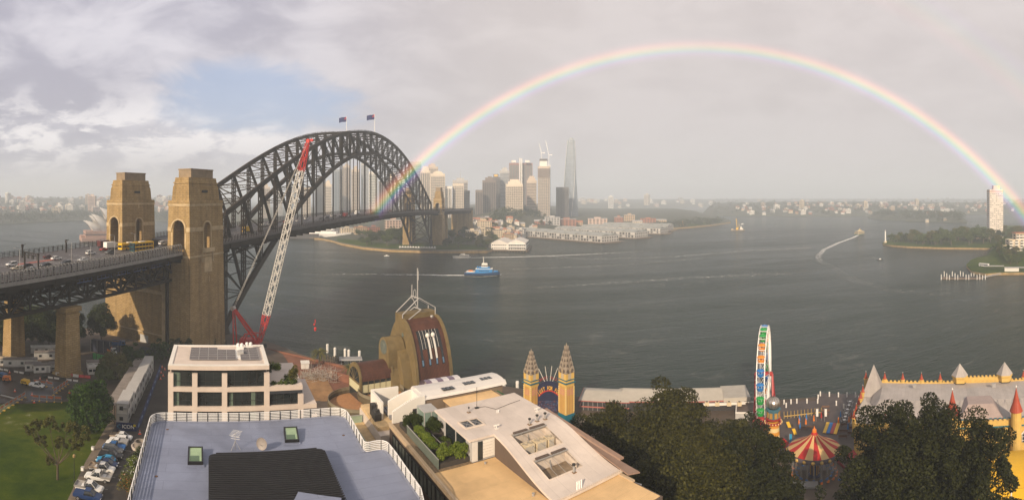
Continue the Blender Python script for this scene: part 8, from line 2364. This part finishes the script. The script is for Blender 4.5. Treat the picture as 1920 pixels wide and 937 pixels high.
bg=thing('crane_barge','barge carrying a yellow crane, alone on the far water','barge',AT(1383,432,0),-AZ(1383))
MB().box2(-15,16,-6,6,-.5,2.0).build('hull',mat('barge_rust',(.20,.15,.11),.8,.2,.5),bg);m=MB();m.box((-1,0,2),(5,5,4));m.beam((-1,-1,5),(-3.4,-1,27),1.1);m.beam((-1,1,5),(-3.4,1,27),1.1);[m.beam((-1-2.4*i/8,-1,5+22*i/8),(-1-2.4*(i+1)/8,1,5+22*(i+1)/8),.5)for i in range(8)];m.beam((1.5,0,5),(3.4,0,12),.6);m.beam((3.4,0,12),(-3.2,0,26),.25);m.build('crane',PAINT['yellow'],bg)
m=MB();m.box2(5,12,-3,3,2,5);m.box2(6,10,-2.4,2.4,5,8);m.beam((8,0,8),(8,0,16),.5);m.beam((5,0,8),(4.6,0,17),.4);m.build('wheelhouse',WALLS[0],bg);MB().box2(-14,-10,-3,3,2,4).build('store',WALLS[1],bg)
ot=thing('orange_vessel','orange harbour vessel berthed beside the headland beyond the wharves','boat',AT(1277,426,0),-AZ(1277));m=MB();hull(m,36,9,3,1.2);m.build('hull',mat('vessel_orange',(.75,.16,.02),.5,.05,1),ot);m=MB();m.box2(-2,9,-3.4,3.4,3,7);m.box2(1,7,-2.6,2.6,7,10);m.beam((4,0,10),(4,0,16),.5);m.build('cabin',mat('vessel_amber',(.70,.33,.03),.5,.05,1),ot)
for px,py,L,rt,lb in((1650,487,7,.3,'tiny dark speedboat on open water near the right-hand headland'),(725,480,7,0,'tiny white launch left of the grey patrol boat'),(1392,420,9,.2,'tiny white yacht beyond the crane barge'),(1195,437,16,.3,'small white cruiser moored at the end of the second finger wharf')):
 t=thing('small_boat',lb,'boat',AT(px,py,0),-AZ(px)+rt);m=MB();hull(m,L,L*.3,L*.09,.2);m.build('hull',WHITE if px!=1650 else TRIM,t);m=MB();m.box((0,0,L*.08),(L*.35,L*.22,L*.14),0,None,.8);m.build('cabin',WHITE,t)
def foam_mat(name,dens,sc):
 m=bpy.data.materials.new(name);m.use_nodes=True;N,L=m.node_tree.nodes,m.node_tree.links;b=N['Principled BSDF'];b.inputs['Base Color'].default_value=(.68,.68,.66,1);b.inputs['Roughness'].default_value=.8
 g=N.new('ShaderNodeNewGeometry');n=N.new('ShaderNodeTexNoise');n.inputs['Scale'].default_value=sc;n.inputs['Detail'].default_value=6;n.inputs['Roughness'].default_value=.7;L.new(g.outputs['Position'],n.inputs[0])
 u=N.new('ShaderNodeUVMap');s=N.new('ShaderNodeSeparateXYZ');L.new(u.outputs[0],s.inputs[0])
 k=N.new('ShaderNodeMath');k.operation='MULTIPLY_ADD';L.new(s.outputs[0],k.inputs[0]);k.inputs[1].default_value=dens;L.new(n.outputs['Fac'],k.inputs[2])
 r=N.new('ShaderNodeMapRange');L.new(k.outputs[0],r.inputs[0]);r.inputs[1].default_value=.62;r.inputs[2].default_value=1.0;L.new(r.outputs[0],b.inputs['Alpha'])
 return m
def wake(label,pts,w0,w1,f0_,f1_,m):
 """ribbon of foam; UV x carries how much foam is left"""
 P=[AT(px,py,.0)for px,py in pts];n=40;Q=[]
 for i in range(n+1):
  k=i/n*(len(P)-1);j=min(int(k),len(P)-2);Q.append(P[j].lerp(P[j+1],k-j))
 rows,fo=[],[]
 for i in range(n+1):
  d=(Q[min(i+1,n)]-Q[max(i-1,0)]).normalized();s=Vector((-d.y,d.x,0));w=w0+(w1-w0)*i/n
  rows.append([Q[i]+s*w*q+Vector((0,0,.06))for q in(-.5,-.2,.2,.5)]);f=f0_+(f1_-f0_)*i/n;fo.append([0,f,f,0])
 mb=MB();mb.grid(rows);o=mb.build('wake',m);uvl=o.data.uv_layers.new(name='UVMap');fl=[x for r_ in fo for x in r_]
 for lp in o.data.loops:uvl.data[lp.index].uv=(fl[lp.vertex_index],0)
 tag(o,label,'wake',kind='stuff')
FM=foam_mat('foam',.60,.22)
wake('white wake stretching right behind the grey patrol boat',[(878,483),(950,482),(1050,479),(1150,474),(1260,466)],5,22,1,.12,FM)
wake('foaming wake left behind the blue tugboat',[(872,516),(830,516),(790,515),(700,514),(560,513)],8,12,1,.15,FM)
wake('curving white wake behind the ferry',[(1611,440),(1598,446),(1570,456),(1545,468),(1534,480),(1538,490),(1560,500)],7,15,.95,.10,FM)
wake('foam around the bow of the tugboat',[(940,514),(930,517),(900,519),(870,518)],3,3,.8,.5,FM)
wake('old faint wake drifting across the open harbour',[(985,478),(1100,486),(1250,482),(1400,470),(1520,464)],16,30,.24,.26,FM)
wake('faint current line on the harbour',[(1000,540),(1150,530),(1300,520),(1480,512)],12,24,.22,.22,FM)
wake('faint swirling current line right of the ferry wake',[(1560,500),(1600,525),(1680,545),(1780,552)],12,24,.17,.14,FM)
wake('faint old wake running parallel below the patrol boat wake',[(960,505),(1080,500),(1200,494),(1330,482)],10,18,.24,.22,FM)
wake('thin trail behind the tiny speedboat',[(1648,487),(1635,482),(1620,478)],3,9,.35,.1,FM)
#headland, tower block and ferry wharf at right
bt_=thing('tower_block','tall pale apartment tower rising from the trees of the right-hand headland','tower block',PT(1865.5,895,8),-AZ(1865.5)+.30)
BW,BD,BHH=24,17,80
MB().box2(-BW/2,BW/2,-BD/2,BD/2,-2,BHH).build('wall',mat('tower_cream_white',(.64,.58,.52),.8,.05,.1),bt_);MB().box2(-4,7,-5,5,BHH,BHH+7).tube((3,0,BHH+7),(3,0,BHH+13),.3,.1,5).build('roof_plant',WALLS[1],bt_)
m=MB();m.box2(-BW/2-.1,BW/2+.1,-BD/2-.1,BD/2+.1,BHH-5,BHH-1.5);m.build('crown_band',WALLS[2],bt_);r=random.Random(8);m=MB()
for k in range(23):
 z=3+k*3.15
 for i in range(7):
  if r.random()<.62:m.box((-BW/2+2.2+i*3.3,-BD/2,z),(r.uniform(1.4,2.8),.4,.85))
 for i in range(3):m.box((-BW/2,-5+i*5,z),(.4,1.6,1.2))
m.build('window',PANE,bt_)
ab_=thing('apartment_block','stepped cream apartment block with balconies at the right edge above the ferry wharf','building',PT(1912,625,11),-AZ(1912)+.35)
m=MB();m.box2(-15,14,-6,10,-4,14);m.box2(-6,14,-4,10,14,21);m.box2(-22,-15,-2,8,-4,8);m.build('wall',WALLS[1],ab_);m=MB();q=MB()
for k in range(6):
 z=1+k*3.3;x0=-15 if k<4 else-6
 for i in range(4):x=x0+2+i*(12-x0)/4;m.box((x,-6.05 if k<4 else-4.05,z),(3.2,.3,2.2));q.box((x,-7 if k<4 else-5,z-.5),(4.6,1.6,1.3))
 m.box((x0,2,z),(.3,5,2))
m.build('window',PANE,ab_);q.build('balcony',WALLS[0],ab_);MB().box2(-7,15,-5,11,21,21.8).build('roof',ROOF_T,ab_)
fwf=thing('ferry_wharf','ferry wharf pontoon with a forest of white piles and a gangway to the spit','wharf',AT(1808,523,0),-AZ(1808)+.02)
MB().box2(-20,17,-4,4,.2,1.5).build('pontoon',mat('wharf_timber',(.17,.13,.10),.9),fwf);m=MB();r=random.Random(5)
for i in range(17):x=-21+i*2.5;y=r.choice((-4.6,4.6,-4.6));m.tube((x,y,-3),(x,y,r.uniform(4.2,7)),.38,None,8)
m.build('piles',MATS['pile_white'],fwf);m=MB();m.box2(-14,12,-2,2,1.5,2.1);[m.box((x,1,1.5),(.8,.8,2.4))for x in(-12,-4,3,10)];m.build('deck_fittings',TRIM,fwf)
a,b=AT(1843,520,2)-AT(1808,523,0),AT(1876,513,3.2)-AT(1808,523,0);rot_=Matrix.Rotation(AZ(1808)-.02,3,'Z');m=MB();m.beam(rot_@a,rot_@b,2.4,.3);[m.beam(rot_@a+Vector((0,0,h)),rot_@b+Vector((0,0,h)),.12)for h in(.6,1.2)];m.build('gangway',ALLOY,fwf)
t=thing('ferry_shelter','long grey-roofed ferry shelter on the spit','shelter',SPIT.pt(1862,522),-AZ(1862));MB().box2(-9,11,-2,3,3,3.5).build('roof',ALLOY,t);q=MB();[q.box((x,y,-.5),(.2,.2,3.6))for x in(-8,0,9)for y in(-1.6,2.6)];q.build('post',TRIM,t)
t=thing('white_shed','low white shed along the shore at the right edge','shed',SPIT.pt(1897,512),-AZ(1897));MB().box2(-7,7,-2,3,-1,3.4).build('wall',WALLS[0],t);MB().box2(-7.3,20,-2.3,3.3,3.4,3.8).build('roof',ROOF_G,t)
tb_=thing('bus','white and blue bus waiting on the spit behind the ferry shelter','bus',SPIT.pt(1845,540,.1),-AZ(1845)-.5);MB().box2(-5.5,5.5,-1.2,1.2,.4,3.1).build('body',WHITE,tb_);q=MB();[q.box2(-5,5,sg*1.2-.04,sg*1.2+.04,1.4,2.5)for sg in(-1,1)];q.build('window',PANE,tb_)
for x in(3.4,-3.2):
 for sg in(-1,1):MB().tube((x,sg*.9,.5),(x,sg*1.22,.5),.5,None,10).build('wheel',TYRE,tb_)
bc=thing('beacon_column','slender white beacon column at the tip of the headland','beacon',BLUES.pt(1660,823),0);MB().box((0,0,-1),(4,4,3.6),0,None,.8).build('plinth',WALLS[1],bc);MB().tube((0,0,2.6),(0,0,18),1.15,.95,12).build('column',WHITE,bc);MB().lathe([(1.3,18),(1.3,18.4),(.8,18.6),(.8,20),(0,20.6)],n=10).build('lantern',WALLS[4],bc)
for px,d,k,w,rf,s,lb in((1895,760,'gable',0,ROOF_T,1.0,'white cottage with terracotta roof left of the stepped apartment block'),(1850,880,'hip',1,ROOF_T,.9,'cream cottage at the foot of the tall tower'),(1838,870,'block',5,ROOF_D,.7,'tan block low beside the foot of the tall tower'),(1918,700,'block',2,ROOF_T,.9,'pink block behind the stepped apartments at the right edge')):
 house(k,w,rf,BLUES.pt(px,d,-.5),-AZ(px),s,lb,'houses on the right-hand headland')
for px,d,w,rf,lb in((1740,1700,1,ROOF_T,'tan hall with red roof among the trees of the wooded island'),(1765,1640,3,ROOF_T,'red brick hall on the wooded island'),(1772,1560,5,ROOF_G,'tan boatshed at the shore of the wooded island'),(1738,1580,1,ROOF_G,'cream boatshed at the shore of the wooded island')):
 house('gable',w,rf,GOAT.pt(px,d,-.5),-AZ(px)+.3,.8,lb,'buildings of the wooded island')
#trees of the right-hand headland
HG='trees of the right-hand headland'
r=random.Random(12)
for i in range(60):
 px=1668+190*(i/60)**.9+r.uniform(-4,4);d0=BLUES.col(px)[0];f=(px-1668)/190
 put_tree(r.choice(('olive','dark','mid','olive','round','mid')),BLUES.pt(px,d0+r.uniform(24,60+110*f)),r.uniform(1.0,1.75)*(.85+.7*f),'broad tree on the headland lawn between the beacon column and the tall tower',HG)
for i in range(34):
 px=r.uniform(1868,1965);put_tree(r.choice(('dark','mid','olive')),BLUES.pt(px,r.uniform(800,960)),r.uniform(1.2,1.9),'tree behind and right of the tall headland tower',HG)
for i in range(26):
 px=r.uniform(1868,1930);put_tree(r.choice(('dark','mid','round','olive')),SPIT.pt(px,r.uniform(545,620)if px>1890 else r.uniform(570,700)),r.uniform(.7,1.25),'tree in front of or beside the stepped apartment block',HG)
#near trees
def big_tree(name,label,base,lobes,m,seed,leaf,dens,trunk,cat='tree',group=None):
 """lobes: (centre, (rx, ry, rz)); one trunk with a limb into every lobe"""
 t=thing(name,label,cat,base,0,group)
 b=Vector(base);C,R=[],[];r=np.random.default_rng(seed)
 tm=MB();fork=Vector((0,0,trunk[1]));tm.tube((0,0,-2),fork,trunk[0],trunk[0]*.75,10)
 for c,rad in lobes:
  c=Vector(c)-b;n=max(14,int((rad[0]*rad[1]+rad[0]*rad[2])*dens*1.7))
  cc,rr=clumps(n,*rad,int(r.integers(9999)),.70,.31,-.55)
  C+=[(c.x+q[0],c.y+q[1],c.z+q[2])for q in cc];R+=rr
  mid=fork.lerp(c,.5)+Vector((0,0,-.5));tm.tube(fork-Vector((0,0,.3)),mid,trunk[0]*.5,trunk[0]*.33,7);tm.tube(mid,c,trunk[0]*.33,trunk[0]*.12,6)
  for q in cc[::5]:tm.tube(mid.lerp(c,.6),c+Vector(q)*.8,trunk[0]*.12,.04,5)
 tm.build('trunk',BARK,t)
 per=int(min(460,max(60,np.mean(R)**2*30/leaf**2)))
 V,F=leaf_cloud(C,R,per,leaf,seed+3,.85,.35,.25);fast_mesh('crown',V,F,m,t)
 return t
FIG=leafy('fig_leaves',(.007,.009,.0015),(.058,.056,.011),.55,.12);FIG2=leafy('fig_leaves_dark',(.006,.008,.0015),(.030,.034,.008),.55,.15);OAK=leafy('plane_leaves',(.010,.028,.004),(.040,.080,.011),.6,.15);GUM=leafy('gum_leaves',(.042,.046,.012),(.12,.115,.03),.6,.3)
L=lambda px,d,ytop,rx,ry,rz:(PT(px,d,ZAT(ytop,d)-rz),(rx,ry,rz))
big_tree('fig_tree','huge dark spreading fig tree filling the near centre right of the tan roof block',PT(1255,103,7),[L(1262,112,725,7.5,8,10),L(1185,110,740,8.5,8,11),L(1320,108,758,7.5,8,10),L(1140,106,758,7.5,8,11),L(1375,104,798,6,7,9),L(1230,98,790,10,8,12),L(1310,94,815,10,8,12),L(1160,96,825,8,7,11),L(1240,86,870,11,8,10),L(1330,86,875,9,7,10),L(1107,104,786,4.8,6,9)],FIG,31,.54,.16,(1.5,6))
big_tree('fig_tree','darker fig tree between the huge fig and the striped tower',PT(1425,98,6),[L(1400,100,790,6.5,6,9),L(1440,98,815,5.5,6,10),L(1465,95,862,4,5,8),L(1395,92,850,7,6,10),L(1435,88,890,6,6,9)],FIG2,37,.54,.17,(.9,5))
big_tree('fig_tree','large dark fig tree in front of the yellow castle hall at right',PT(1735,98,6),[L(1728,102,738,6,7,9),L(1668,100,760,6.5,7,9),L(1790,100,757,7,7,10),L(1842,97,785,5.5,6,8),L(1628,97,800,4.5,6,7),L(1700,92,795,8,7,10),L(1775,90,812,9,7,11),L(1640,90,850,6.5,6,8),L(1850,90,835,6,6,9),L(1720,84,870,10,7,9),L(1820,84,878,8,6,8)],FIG2,41,.52,.15,(1.3,6))
big_tree('street_tree','dark bushy tree left of the ferris wheel behind the figs',PT(1410,140,4),[L(1400,140,775,5,5,6),L(1432,138,800,3.5,4,5)],FIG2,43,.7,.16,(.5,3))
for i,(px,d,yt,rx,lb)in enumerate(((1540,96,918,4,'low dark bush at the bottom below the carousel'),(1600,95,905,4.5,'low dark bush at the bottom left of the right-hand fig'),(1655,94,915,5,'low dark bush under the right-hand fig'),(1490,93,925,3.5,'low dark bush at the bottom under the darker fig'))):
 big_tree('bush',lb,PT(px,d,6),[L(px,d,yt,rx,3,4)],FIG2,50+i,.6,.3,(.3,1.5),'bush','bushes along the bottom at right')
p=drop(170,814);big_tree('plane_tree','round deep green tree at the corner of the lawn beside the containers',p,[(p+Vector(q),s)for q,s in(((0,0,7.5),(5.2,5.2,5.2)),((-3.2,.6,5.6),(3.6,4,4)),((3.0,-1.0,5.8),(3.8,4,4.2)),((.8,-2.4,4.6),(4,4,3.4)),((.4,1,10.4),(3,3,2.8)))],OAK,61,.60,.5,(.45,2.6))
p=drop(108,901);big_tree('gum_tree','open-crowned olive gum tree with pale forked trunk standing on the lawn',p,[(p+Vector(q),s)for q,s in(((-3.6,-3.0,9.8),(1.7,1.8,1.3)),((-1.2,-1.2,10.8),(1.9,1.8,1.3)),((1.6,1.2,10.2),(2.0,2,1.5)),((3.6,2.8,9.4),(1.8,1.8,1.7)),((.4,.2,7.4),(1.5,1.5,1.1)),((-2.6,-1.8,7.2),(1.5,1.4,1.1)),((2.8,2.2,7.0),(1.7,1.6,1.3)),((-1.2,-.8,3.6),(.9,.9,.9)),((-4.4,-3.2,8.6),(1.2,1.2,1.0)))],GUM,67,.40,1.3,(.26,3.4))
VG='trees round the feet of the pylons and piers'
for i,(px,py,h,w,mm,lb)in enumerate(((218,712,10,8,TREE_O,'brownish-green tree right of the shaded pier above the round tree'),(252,694,10,7,OAK,'dark green tree at the top of the container row'),(195,716,7,4.5,TREE_M,'small green tree beside the white shed right of the pier'),(300,676,8,7,OAK,'dark tree at the corner of the near pylon'),(338,668,8,7,TREE_D,'dark tree in front of the near pylon wall'),(14,655,17,11,TREE_D,'dark tree under the approach at the left edge'),(92,648,17,12,TREE_D,'dark tree between the two stone piers'),(128,645,18,11,TREE_D,'dark tree just left of the shaded pier'),(190,640,19,9,TREE_D,'tall dark tree right of the shaded pier under the truss'),(60,640,16,12,TREE_M,'green tree behind the sunlit pier'),(-25,650,17,12,TREE_D,'dark tree cut by the left edge under the approach'))):
 p=drop(px,py);big_tree('tree',lb,p,[(p+Vector((0,0,h*.58)),(w*.62,w*.62,h*.40)),(p+Vector((w*.45,-.5,h*.42)),(w*.5,w*.5,h*.34)),(p+Vector((-w*.45,.5,h*.44)),(w*.5,w*.5,h*.36)),(p+Vector((.2,-w*.3,h*.30)),(w*.5,w*.4,h*.26))],mm,80+i,.72,.34,(.3,h*.3),'tree',VG)
for i,(px,py,h,lb)in enumerate(((404,640,7,'slim dark cypress against the foot of the near pylon, left one'),(424,640,6,'slim dark cypress against the foot of the near pylon, right one'))):
 p=PT(px,217,NEAR.h(px,217));t=thing('cypress_tree',lb,'tree',p,0,'cypresses at the near pylon');MB().tube((0,0,-1),(0,0,h*.8),.15,.05,6).build('trunk',BARK,t)
 V,F=leaf_cloud([(0,0,h*k/8)for k in range(1,9)],[.9*(1-k/11)for k in range(1,9)],110,.3,120+i);fast_mesh('crown',V,F,TREE_D,t)
#the rainbow: a 42 degree ring of painted, self-glowing colour about the antisolar point
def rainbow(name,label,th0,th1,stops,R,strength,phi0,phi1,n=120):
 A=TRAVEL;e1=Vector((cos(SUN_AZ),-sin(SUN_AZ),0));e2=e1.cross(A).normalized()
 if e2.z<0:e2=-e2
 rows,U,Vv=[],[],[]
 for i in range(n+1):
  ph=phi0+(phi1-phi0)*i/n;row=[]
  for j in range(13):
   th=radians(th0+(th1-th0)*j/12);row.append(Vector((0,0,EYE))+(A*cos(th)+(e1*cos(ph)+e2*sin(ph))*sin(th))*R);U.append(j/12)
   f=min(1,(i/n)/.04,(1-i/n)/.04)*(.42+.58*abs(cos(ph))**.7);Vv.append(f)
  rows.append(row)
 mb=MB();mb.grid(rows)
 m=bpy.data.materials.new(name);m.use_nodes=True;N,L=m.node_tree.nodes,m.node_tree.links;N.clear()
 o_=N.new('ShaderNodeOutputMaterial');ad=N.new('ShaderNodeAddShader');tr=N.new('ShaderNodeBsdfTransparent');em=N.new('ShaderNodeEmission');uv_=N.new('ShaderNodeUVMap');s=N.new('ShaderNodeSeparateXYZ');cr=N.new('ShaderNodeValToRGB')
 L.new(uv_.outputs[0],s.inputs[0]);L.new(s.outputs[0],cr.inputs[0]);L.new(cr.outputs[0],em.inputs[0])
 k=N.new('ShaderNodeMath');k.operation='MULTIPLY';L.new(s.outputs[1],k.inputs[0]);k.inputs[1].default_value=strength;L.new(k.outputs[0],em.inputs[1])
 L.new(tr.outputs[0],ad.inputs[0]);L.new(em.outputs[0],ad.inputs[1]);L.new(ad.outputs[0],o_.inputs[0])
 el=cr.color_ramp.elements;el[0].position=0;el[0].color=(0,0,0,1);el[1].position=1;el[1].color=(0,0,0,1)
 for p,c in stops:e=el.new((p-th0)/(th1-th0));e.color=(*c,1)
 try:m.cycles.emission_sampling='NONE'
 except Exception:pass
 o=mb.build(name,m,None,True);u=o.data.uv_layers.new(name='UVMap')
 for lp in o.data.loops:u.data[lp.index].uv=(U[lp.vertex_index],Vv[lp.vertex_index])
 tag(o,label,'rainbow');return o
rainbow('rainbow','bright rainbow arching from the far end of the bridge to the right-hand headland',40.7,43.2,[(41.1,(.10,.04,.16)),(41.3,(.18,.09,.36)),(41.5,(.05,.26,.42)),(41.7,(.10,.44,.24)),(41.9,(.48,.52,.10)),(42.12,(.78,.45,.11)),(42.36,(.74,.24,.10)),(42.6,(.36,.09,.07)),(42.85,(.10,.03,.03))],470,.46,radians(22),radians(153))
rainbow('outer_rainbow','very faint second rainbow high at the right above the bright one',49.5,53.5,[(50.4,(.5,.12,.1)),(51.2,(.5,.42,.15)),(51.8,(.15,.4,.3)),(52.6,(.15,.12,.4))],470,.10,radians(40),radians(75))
#air
hz=bpy.data.materials.new('rain_haze');hz.use_nodes=True
hn=hz.node_tree;hn.nodes.remove(hn.nodes['Principled BSDF'])
pv=hn.nodes.new('ShaderNodeVolumePrincipled')
pv.inputs['Color'].default_value=(0.80,0.89,1.0,1)
pv.inputs['Density'].default_value=0.00034
pv.inputs['Anisotropy'].default_value=0.0
hn.links.new(pv.outputs[0],hn.nodes['Material Output'].inputs['Volume'])
tag(MB().box2(-9200,9200,-800,9200,-1.0,300).build('haze',hz),kind='stuff')
